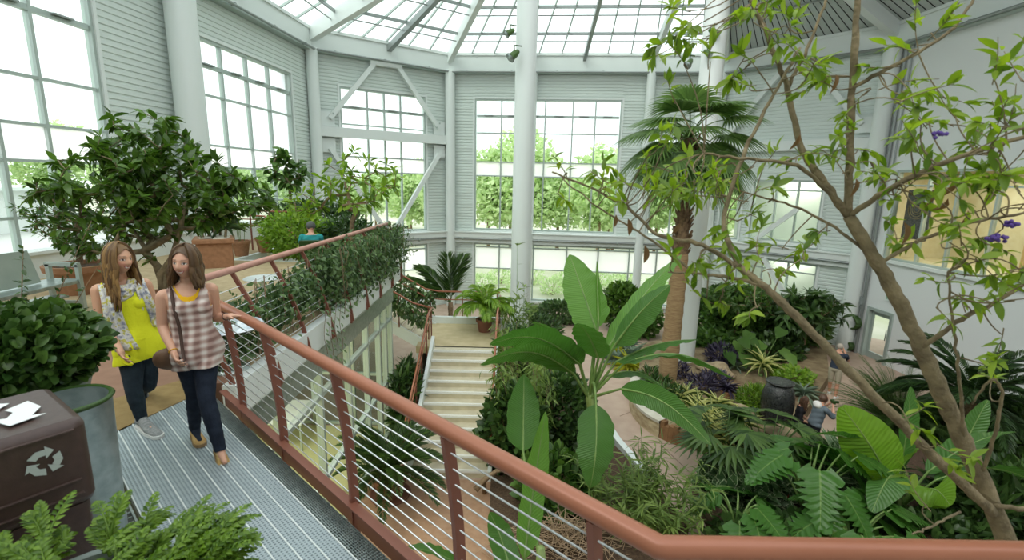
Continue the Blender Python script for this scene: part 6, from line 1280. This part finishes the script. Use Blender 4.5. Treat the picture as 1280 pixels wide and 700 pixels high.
def hair(t, hc, R, s, m, length, seed, front=.55, nl=150, vol=1.12, part=.0, spread=1., back_len=None, name='hair', capz=-.02):
    """scalp cap and long tapering locks from a parting, falling to the shoulders"""
    g = np.random.default_rng(seed); b = MB(); E = A_([.077, .099, .119])*vol
    th = np.linspace(0, PI*.62, 16); a = np.arange(40)*2*PI/40; W = []
    for q in th:
        for w in a:
            d = A_([math.sin(q)*math.sin(w), -math.sin(q)*math.cos(w), math.cos(q)]); f = max(0, math.cos(w)); lim_ = PI*.62*(1-f**1.2*.62); qq = q*lim_/(PI*.62); d = A_([math.sin(qq)*math.sin(w), -math.sin(qq)*math.cos(w), math.cos(qq)]); W.append(d*E*(1+.015*math.sin(w*17+q*3)))
    n = 40; V = A_(W)*s @ R.T+hc; i, j = np.meshgrid(np.arange(15), np.arange(n), indexing='ij'); j2 = (j+1) % n; b.add(V, np.stack([i*n+j, (i+1)*n+j, (i+1)*n+j2, i*n+j2], -1).reshape(-1, 4))
    for k in range(nl):
        w = g.uniform(front, 2*PI-front); sdn = 1 if math.sin(w) > 0 else -1; bk = abs(w-PI) < 1.1; L_ = (back_len if (bk and back_len) else length)*g.uniform(.82, 1.06); ro = g.uniform(.99, 1.12); P = []
        for q in np.linspace(.12, 1.65, 7):
            d = A_([math.sin(q)*math.sin(w)+part*(1-q/1.65)*.3, -math.sin(q)*math.cos(w)*.98, math.cos(q)]); P.append(d*E*ro)
        q0 = P[-1]; ph = g.uniform(0, 6); 
        for z in np.linspace(.03, L_, 9): P.append(A_([q0[0]*(1+.25*spread*z/L_)+.007*math.sin(z*28+ph), q0[1]*(1-.12*z/L_)+.012*math.sin(z*22+ph*2)-(.02*z/L_ if not bk else -.0), q0[2]-z]))
        P = A_(P)*s; P[:7] = P[:7] @ R.T; tail = A_(P[7:]); off = P[6]-A_(q0*s); tail = (tail-q0*s) @ np.stack([unit(A_([R[0, 0], R[1, 0], 0])), unit(A_([R[0, 1], R[1, 1], 0])), A_([0, 0, 1.])], 1).T+P[6]; Q = np.vstack([P[:7], tail])+hc
        r = np.concatenate([np.linspace(.006, .011, 7), np.linspace(.012, .003, 9)])*g.uniform(.8, 1.2)*s; b.tube(Q, r, 6, flat=1.5)
    return b.build(name, m, t)
MAT['skin'] = attrmat('skin', .5, .12)
def clothmat(name, c, var=None, rough=.85, scale=30, bump=.25, bs=60): return mat(name, c, rough, 0, var, scale, bump, bs, .2)
MAT['jeans'] = clothmat('dark indigo denim', (40, 48, 62), (30, 36, 48), .85, 14, .35, 22); MAT['jeans2'] = clothmat('dark green blue denim', (42, 54, 62), (32, 42, 50), .8, 14, .35, 22)
MAT['yellow'] = clothmat('neon yellow jersey', (222, 226, 44), None, .8); MAT['gold'] = clothmat('golden yellow jersey', (226, 176, 36)); MAT['suede'] = clothmat('tan suede', (196, 164, 110), (180, 146, 92), .9); MAT['solet'] = mat('tan sole', (150, 122, 84), .8)
MAT['sneak'] = clothmat('grey mesh', (158, 160, 158), (128, 132, 132), .7, 60); MAT['solew'] = mat('white rubber sole', (222, 222, 218), .6); MAT['hair1'] = leafmat('light brown hair', (74, 54, 36), (112, 86, 58), .1, .4); MAT['hair2'] = leafmat('brown hair with blonde lengths', (84, 60, 38), (166, 130, 80), .12, .4)
MAT['leather'] = mat('brown leather', (104, 76, 52), .55, 0, (88, 62, 42), 12, .15); MAT['strap'] = mat('dark brown leather strap', (72, 50, 40), .6)
m, nt, out = newmat('brown and white plaid'); L_ = nt.links; tc = nd(nt, 'TexCoord'); sp_ = nd(nt, 'SeparateXYZ'); L_.new(tc.outputs['Object'], sp_.inputs[0]); p = nd(nt, 'BsdfPrincipled', Roughness=.85); acc = None
for k_, fq in ((0, 105.), (2, 112.)):
    w_ = nd(nt, 'Math', operation='MULTIPLY'); L_.new(sp_.outputs[k_], w_.inputs[0]); w_.inputs[1].default_value = fq; s_ = nd(nt, 'Math', operation='SINE'); L_.new(w_.outputs[0], s_.inputs[0])
    mr = nd(nt, 'MapRange'); mr.inputs['From Min'].default_value = -.8; mr.inputs['From Max'].default_value = .8; L_.new(s_.outputs[0], mr.inputs[0])
    if acc is None: acc = mr.outputs[0]
    else: ad = nd(nt, 'Math', operation='ADD'); L_.new(acc, ad.inputs[0]); L_.new(mr.outputs[0], ad.inputs[1]); acc = ad.outputs[0]
hf = nd(nt, 'Math', operation='MULTIPLY'); L_.new(acc, hf.inputs[0]); hf.inputs[1].default_value = .5; L_.new(ramp(nt, hf.outputs[0], [(.0, rgb((218, 208, 200))), (.5, rgb((182, 156, 146))), (1, rgb((134, 102, 94)))]), p.inputs['Base Color']); L_.new(p.outputs[0], out.inputs[0]); MAT['plaid'] = m
m, nt, out = newmat('grey white and yellow flowered scarf'); L_ = nt.links; tc = nd(nt, 'TexCoord'); n1 = nd(nt, 'TexNoise', Scale=26, Detail=2); L_.new(tc.outputs['Object'], n1.inputs['Vector']); p = nd(nt, 'BsdfPrincipled', Roughness=.9)
L_.new(ramp(nt, n1.outputs['Fac'], [(.36, rgb((142, 146, 160))), (.43, rgb((198, 198, 196))), (.55, rgb((222, 220, 212))), (.62, rgb((196, 190, 96)))]), p.inputs['Base Color']); L_.new(p.outputs[0], out.inputs[0]); MAT['scarf'] = m
# garments
def tank(m, hem, neck=.80, scoop=1., flare=.02, off=.009, name='tank_top', arm=-.004, strap=(.045, .125)):
    def fn(G_, c, t):
        t_, s_, f_ = c['t'], c['s'], c['f']; fade = np.clip((.72-t_)/.8, 0, 1)
        ntop = np.where(f_ > 0, neck+scoop*(abs(s_)/.075)**3*.12, .93+(abs(s_)/.075)**3*.06)
        mask = (t_ > hem) & (t_ < np.minimum(ntop, 1.03)) & ((c['lab']['arm'] > .004) | ((t_ < .66) & (c['lab']['torso'] < .008) & (abs(s_) < .15) & (c['lab']['arm'] > -.012))) & (abs(s_) < np.where(t_ > .7, .128, .19))
        ang = np.arctan2(f_, s_); fl = (unit(c['sd']*s_[:, None]+c['ff']*f_[:, None]))*(flare*fade+.006*fade*np.sin(ang*7+t_*5)+.004*np.sin(ang*3+t_*11))[:, None]
        G_(name, mask, off, MAT[m], .004, fl)
    return fn
def trousers(m, top=.02, low=.1, off=.007, name='jeans', fold=.0014):
    def fn(G_, c, t):
        J = c['J']; aa = [segd(c['V'], J['kn_'+q], J['an_'+q]) for q in 'lr']; rr_ = [((c['V']-J['kn_'+q]) @ (J['an_'+q]-J['kn_'+q]))/((J['an_'+q]-J['kn_'+q]) @ (J['an_'+q]-J['kn_'+q])) for q in 'lr']; r_ = np.where(aa[0][0] < aa[1][0], rr_[0], rr_[1])
        mask = ((c['lab']['leg'] < .05) | (c['t'] < top)) & (c['t'] < top) & (c['lab']['arm'] > .012) & (r_ < 1-low)
        G_(name, mask, off+fold*np.sin(c['z']*95+c['s']*30)*np.clip(r_*3, 0.1, 1), MAT[m], .005)
    return fn
def shirt(m, hem=-.06, neck=.97, sleeve=.55, off=.012, name='shirt'):
    def fn(G_, c, t):
        t_ = c['t']; mask = ((t_ > hem) & (t_ < neck) & (c['lab']['arm'] > -.005) & (abs(c['s']) < .24)) | (c['arm_u'] < sleeve); mask &= (c['lab']['head'] > .01) & (t_ > hem)
        G_(name, mask, off+.004*np.sin(t_*22+c['s']*20), MAT[m], .006)
    return fn
# ---- woman in the plaid top
def W_(px, py, y): return at(px, py, y)
def gnd(px, py, z): return atz(px, py, z)
yT = 3.55
J = dict(ground=0, pelvis=W_(246, 440, 3.56), chest=W_(238, 392, 3.555), neck=W_(234, 356, 3.565), head=W_(232.0, 328, 3.54), front=(.50, -.86, 0), face=(.10, -.98, -.08), up=(.06, .02, 1),
         sh_r=W_(204, 369.5, 3.50), sh_l=W_(264, 360.5, 3.66), el_r=W_(203, 408, 3.48), wr_r=W_(217, 440, 3.38), el_l=W_(271, 398, 3.72), wr_l=W_(283, 395.5, 3.66),
         hip_r=W_(235, 446, 3.52), hip_l=W_(256, 441, 3.60), kn_r=W_(243, 492, 3.60), kn_l=W_(258, 498, 3.46), an_r=gnd(243.5, 534, .10), an_l=gnd(275, 560, .09), to_r=gnd(250, 552, .03), to_l=gnd(281, 577, .03))
for q in 'rl':
    pass
railp = A_([-2.13, 3.72, 1.05])
tW, Jw, Rw_, hcw, cw = person('smiling woman in a brown and white plaid tank top with one hand on the railing', J, s=.97, skin=(206, 158, 132), hairc=(84, 62, 46), hr=True, vox=.0045,
    hands=dict(l=((.86, .15, .02), (.1, -.25, -1), -1, dict(curl=(.05, .18, .2))), r=((.55, -.45, -.72), (.75, .45, .3), -1, dict(curl=(.35, .5, .4)))),
    clothes=(tank('gold', .60, .865, 1., 0., .004, 'undershirt'), tank('plaid', -.20, .80, 1., .028), trousers('jeans', low=-.05)), shoes=('suede', 'solet'))
hair(tW, hcw, Rw_, 1.05, MAT['hair1'], .16, 3, 1.0, 130, 1.03, .2, .9, .15)
def bandstrip(b, P, w, nrm, th=.004):
    """flat strap along points P facing nrm"""
    P = A_(P); T = unit(np.gradient(P, axis=0)); n = unit(A_(nrm)-(A_(nrm)*T).sum(1)[:, None]*T); x = np.cross(T, n)
    R_ = [P+x*w/2+n*th/2, P-x*w/2+n*th/2, P-x*w/2-n*th/2, P+x*w/2-n*th/2, P+x*w/2+n*th/2]; b.grid(np.stack(R_, 0))
def surf(ctx, tq, sq, off=.02, front=True):
    """point on the clothed torso at height tq and sideways sq"""
    V, t_, s_, f_ = ctx['V'], ctx['t'], ctx['s'], ctx['f']; k = np.argmin((t_-tq)**2*.25+(s_-sq)**2+1.*((f_ < 0) if front else (f_ > 0))+1.*(ctx['lab']['arm'] < -.02)); return V[k]+ctx['N'][k]*off
bagc = Jw['wr_r']*1+A_([-.075, .05, -.07]); o_ = A_(tW.location)
bag = thing('shoulder_bag', 'small round brown leather bag at the hip of the woman in the plaid top', 'bag', o_+bagc)
b = MB(); b.blob((0, 0, 0), (.105, .045, .085), 22, .04, 2); Rz = np.stack([unit(A_([.86, .5, 0])), unit(A_([-.5, .86, 0])), A_([0, 0, 1.])], 1); b.V = [b.V[0] @ Rz.T]; b.build('body', MAT['leather'], bag)
P = [surf(cw, 1.0, -.085, .012), surf(cw, .93, -.095, .016), surf(cw, .8, -.092, .024), surf(cw, .66, -.085, .026), surf(cw, .5, -.078, .030), surf(cw, .3, -.082, .034), surf(cw, .12, -.095, .042), surf(cw, -.05, -.12, .05)]
P += [bagc+A_([.06, -.02, .06])]; P = A_([surf(cw, .97, -.09, .014, False)]+P)-bagc; nn = np.tile(unit(A_([.5, -.86, .15])), (len(P), 1)); Pu = np.linspace(0, len(P)-1, 40); P = np.stack([np.interp(Pu, np.arange(len(P)), P[:, k]) for k in range(3)], 1)
for _ in range(6): P[1:-1] = (P[:-2]+2*P[1:-1]+P[2:])/4
b = MB(); bandstrip(b, P, .022, np.tile(unit(A_([.5, -.86, .15])), (40, 1)), .005); b.build('strap', MAT['strap'], bag)
b = MB(); a = np.linspace(0, 2*PI, 18); wr, dw = Jw['wr_r'], unit(Jw['wr_r']-Jw['el_r']); e1 = unit(np.cross(dw, [0, 0, 1.])); e2 = np.cross(e1, dw); b.tube([wr-dw*.01+.028*(e1*math.cos(x)+e2*math.sin(x)) for x in a], .003, 6); wl, dl = Jw['wr_l'], unit(Jw['wr_l']-Jw['el_l']); e1 = unit(np.cross(dl, [0, 0, 1.])); e2 = np.cross(e1, dl); b2 = MB(); b2.tube([wl-dl*.005+.028*(e1*math.cos(x)+e2*math.sin(x)) for x in a], .004, 6)
b.build('bracelet', MAT['gold'], tW); b2.build('bracelet', MAT['strap'], tW)
b = MB(); b.blob(hcw+(A_([-.078, .0, -.04])*.97) @ Rw_.T, (.006, .006, .007), 8); b.build('earring', MAT['solew'], tW)
# ---- woman in yellow
J = dict(ground=0, pelvis=W_(175, 436, 3.98), chest=W_(160, 390, 3.97), neck=W_(150.5, 352, 3.99), head=W_(148.5, 324, 3.95), front=(.62, -.78, 0), face=(.97, -.24, -.10), up=(.05, 0, 1),
         sh_r=W_(122, 362, 3.90), sh_l=W_(181, 354, 4.10), el_r=W_(126, 401, 3.86), wr_r=W_(149, 436, 3.74), el_l=W_(197, 395, 4.16), wr_l=W_(196, 430, 4.10),
         hip_r=W_(164, 441, 3.93), hip_l=W_(185, 436, 4.03), kn_r=W_(167, 487, 3.82), kn_l=W_(186, 481, 3.98), an_r=gnd(177, 523, .10), an_l=W_(178, 486, 4.42), to_r=gnd(195, 541, .035), to_l=W_(180, 499, 4.38))
tY, Jy, Ry_, hcy, cy = person('laughing woman in a neon yellow top and flowered scarf with long blonde-brown hair', J, s=1.0, skin=(208, 160, 130), hairc=(92, 66, 44), hr=True, vox=.0045, smile=.014,
    hands=dict(r=((.55, -.3, -.78), (.75, .45, .2), -1, dict(curl=(.2, .3, .25))), l=((.1, -.1, -1), (-.8, -.4, 0), 1, dict(curl=(.3, .4, .3)))),
    clothes=(tank('yellow', -.14, .85, 1., .03, .010, 'tank_top'), trousers('jeans2', low=-.03)), shoes=('sneak', 'solew', 1.06))
hair(tY, hcy, Ry_, 1.06, MAT['hair2'], .36, 5, 1.0, 210, 1.05, -.2, 1.1, .32)
# scarf: loop round the neck and two hanging ends
sc_ = thing('scarf', 'pale flowered scarf looped round the neck of the woman in yellow', 'scarf', A_(tY.location)+Jy['neck']); o0 = Jy['neck']; b = MB(); g = np.random.default_rng(2)
fr_y = unit(A_([.62, -.78, 0])); sdy = unit(A_([.78, .62, 0]))
for k in range(7):
    a = np.linspace(0, 2*PI, 40); r1, r2 = .092+.012*g.normal(), .092+.01*g.normal(); dz = g.uniform(-.06, .02); P = [sdy*r1*math.cos(x)+fr_y*(r2*math.sin(x)+.02+.035*(k/7)*max(0, math.sin(x)))+A_([0, 0, dz-.075*max(0, math.sin(x))*(.4+k/9)+.01*math.sin(3*x+k)]) for x in a]; b.tube(P, .020+.005*np.sin(a*5+k), 8, cap=False)
b.build('loop', MAT['scarf'], sc_)
for q, s0, t1, wd in ((-1, -.085, .08, .095), (1, .10, .28, .075)):
    tq = np.linspace(.97, t1, 16); P = A_([surf(cy, x, s0*(1+.15*(1-x)), .03+.02*(1-x)) for x in tq])-o0
    for _ in range(5): P[1:-1] = (P[:-2]+2*P[1:-1]+P[2:])/4
    u = np.linspace(-1, 1, 11); W = np.linspace(wd*.6, wd, 16); Gd = P[:, None]+sdy*(W[:, None]*u)[:, :, None]*.85+fr_y*(.012*np.cos(u*9+q)[None]*np.ones((16, 1)))[:, :, None]; b = MB(); b.grid(Gd); o = b.build('end', MAT['scarf'], sc_); so_ = o.modifiers.new('thickness', 'SOLIDIFY'); so_.thickness = .006
# ---- people further away
def pose(base, yaw, h=1.75, male=True, lean=0., arms='down', sit=False, head=(0, -.1), side=0.):
    """joints for a figure facing direction yaw (0 = +x, counter-clockwise)"""
    f = A_([math.cos(yaw), math.sin(yaw), 0]); l = A_([-math.sin(yaw), math.cos(yaw), 0]); k = h/1.75; B_ = A_(base, dtype=float); u = A_([0, 0, 1.])
    P = lambda x, y, z: B_+(f*x+l*y+u*z)*k
    hz = .52 if sit else .93; ln = lean; J = dict(ground=B_[2], front=f, pelvis=P(0, 0, hz+.02), chest=P(.30*ln, 0, hz+.33), neck=P(.52*ln, 0, hz+.54))
    hx = .52*ln+.03; J['head'] = P(hx+.03, 0, hz+.69); J['face'] = f*math.cos(head[0])+l*math.sin(head[0])+u*head[1]; J['up'] = u
    sw = .195 if male else .165; J['sh_l'] = P(.48*ln, sw, hz+.48); J['sh_r'] = P(.48*ln, -sw, hz+.48); J['hip_l'] = P(0, .09, hz-.02); J['hip_r'] = P(0, -.09, hz-.02)
    if sit: J['kn_l'], J['kn_r'], J['an_l'], J['an_r'], J['to_l'], J['to_r'] = P(.42, .12, hz), P(.42, -.12, hz), P(.42, .12, .09), P(.40, -.12, .09), P(.56, .13, .03), P(.54, -.13, .03)
    else: J['kn_l'], J['kn_r'], J['an_l'], J['an_r'], J['to_l'], J['to_r'] = P(.06, .10, .5), P(.0, -.11, .5), P(.08+side, .12, .09), P(-.08, -.12, .09), P(.22+side, .14, .03), P(.06, -.14, .03)
    for q, s_ in (('l', 1), ('r', -1)):
        if arms == 'up': J['el_'+q], J['wr_'+q] = P(.48*ln+.2, s_*(sw+.05), hz+.28), P(.48*ln+.30, s_*.06, hz+.55)
        elif arms == 'lap': J['el_'+q], J['wr_'+q] = P(.05, s_*(sw+.05), hz+.2), P(.3, s_*.08, hz+.1)
        else: J['el_'+q], J['wr_'+q] = P(.3*ln-.02, s_*(sw+.05), hz+.18), P(.25*ln+.12, s_*(sw+.03), hz-.06)
    return J
MAT['navy'] = clothmat('navy cotton', (52, 60, 74)); MAT['khaki'] = clothmat('khaki cotton', (176, 166, 146)); MAT['greyj'] = clothmat('blue grey jacket', (98, 108, 116)); MAT['blackc'] = clothmat('black cloth', (34, 34, 38)); MAT['teal'] = clothmat('teal shirt', (48, 140, 140)); MAT['greyhair'] = mat('grey hair', (176, 164, 152), .7); MAT['brownhair'] = leafmat('dark brown hair', (66, 46, 34), (94, 68, 50), .05, .5); MAT['capgrey'] = clothmat('grey cap', (96, 98, 96), (84, 86, 84)); MAT['whitecloth'] = clothmat('white cloth', (216, 212, 208))
mp_ = gnd(1039, 496, LF)
tM, Jm, Rm, hm, cm = person('grey-haired man in a navy shirt and khaki shorts standing by the right wall', pose(mp_, .75, 1.80, True, .12, 'up', side=.12), male=True, s=1.02, vox=.012, skin=(206, 152, 126), clothes=(shirt('navy'), trousers('khaki', .04, .93, .016, 'shorts')), shoes=('solew', 'solew', 1.05), smile=0)
b = MB(); b.blob(hm+A_([-.02, -.02, .03]), (.085, .095, .1), 14); b.build('hair', MAT['greyhair'], tM)
hp_ = gnd(1012, 568, LF)
tH, Jh, Rh, hh, ch_ = person('brown-haired person in a blue grey hooded jacket holding a camera to the face', pose(hp_, .1, 1.62, True, .22, 'up', head=(0, -.25)), male=True, s=.94, vox=.012, skin=(196, 146, 122), clothes=(shirt('greyj', -.12, 1.0, 3., .018, 'jacket'), trousers('blackc', .04, .05, .01, 'trousers')), shoes=('dark', 'dark'), smile=0)
b = MB(); b.blob(hh+A_([-.025, 0, .03]), (.1, .095, .11), 16, .06, 3); b.build('hair', MAT['brownhair'], tH); b = MB(); b.blob(Jh['neck']+A_([-.1, 0, .0]), (.09, .13, .1), 14, .05, 4); b.build('hood', MAT['whitecloth'], tH)
cq = A_(tH.location)+Jh['wr_l']*.5+Jh['wr_r']*.5+A_([.03, 0, .06]); t = thing('camera', 'black camera held by the person in the hooded jacket', 'camera', cq); b = MB(); b.box((0, 0, 0), (.07, .13, .09)); b.build('body', MAT['dark'], t, False, bevel=.008); b = MB(); b.tube([(.03, 0, 0), (.13, 0, -.01)], .035, 16); b.build('lens', MAT['dark'], t, 40)
sp_ = gnd(993, 549, LF)
tS, Js, Rs, hs_, cs_ = person('seated person with long brown hair in dark clothes in front of the black urn', pose(sp_, -.5, 1.64, False, .1, 'lap', True, head=(0, -.3)), s=.95, vox=.012, skin=(198, 150, 126), clothes=(shirt('blackc', -.1, .98, 3., .014, 'jumper'), trousers('jeans', .05, .05, .008)), shoes=('dark', 'dark'), smile=0)
hair(tS, hs_, Rs, .95, MAT['brownhair'], .26, 8, .8, 60, 1.08)
t = thing('bench', 'small dark stone seat under the seated person in dark clothes', 'seat', sp_); b = MB(); b.box((-.05, 0, .2), (.4, .45, .4)); b.build('seat', MAT['stone'], t, False, bevel=.03)
cpb = A_([at(389, 300, 10.2)[0], 10.2, 0.])
tC, Jc, Rc, hcc, cc_ = person('man in a grey cap and teal shirt seen from behind, seated beyond the vine-covered railing', pose(cpb, 1.9, 1.58, True, .05, 'lap', True), male=True, s=.92, vox=.012, skin=(200, 150, 126), clothes=(shirt('teal'), trousers('blackc', .05, .05, .01, 'trousers')), shoes=('dark', 'dark'), smile=0)
b = MB(); b.blob(hcc+A_([0, .01, .035]), (.092, .108, .098), 18); b.blob(hcc+A_([.03, .1, .03])-A_([.06, 0, 0]), (.07, .07, .012), 12); b.build('cap', MAT['capgrey'], tC)
t = thing('chair', 'black-backed chair of the man in the grey cap', 'chair', cpb); fv = A_([math.cos(1.9), math.sin(1.9), 0]); lv = A_([-fv[1], fv[0], 0]); R_ = np.stack([fv, lv, A_([0, 0, 1.])], 1)
b = MB(); b.box((0, 0, .43), (.46, .46, .05), R_); b.build('seat', MAT['dark'], t, False, bevel=.01); b = MB(); b.box(fv*-.25+A_([0, 0, .66]), (.04, .44, .40), R_); b.build('backrest', MAT['dark'], t, False, bevel=.015)
for i_ in (-1, 1):
    for j_ in (-1, 1): b = MB(); q = fv*.2*i_+lv*.2*j_; b.tube([q+A_([0, 0, .41]), q], .015, 8); b.build('leg', MAT['dark'], t)
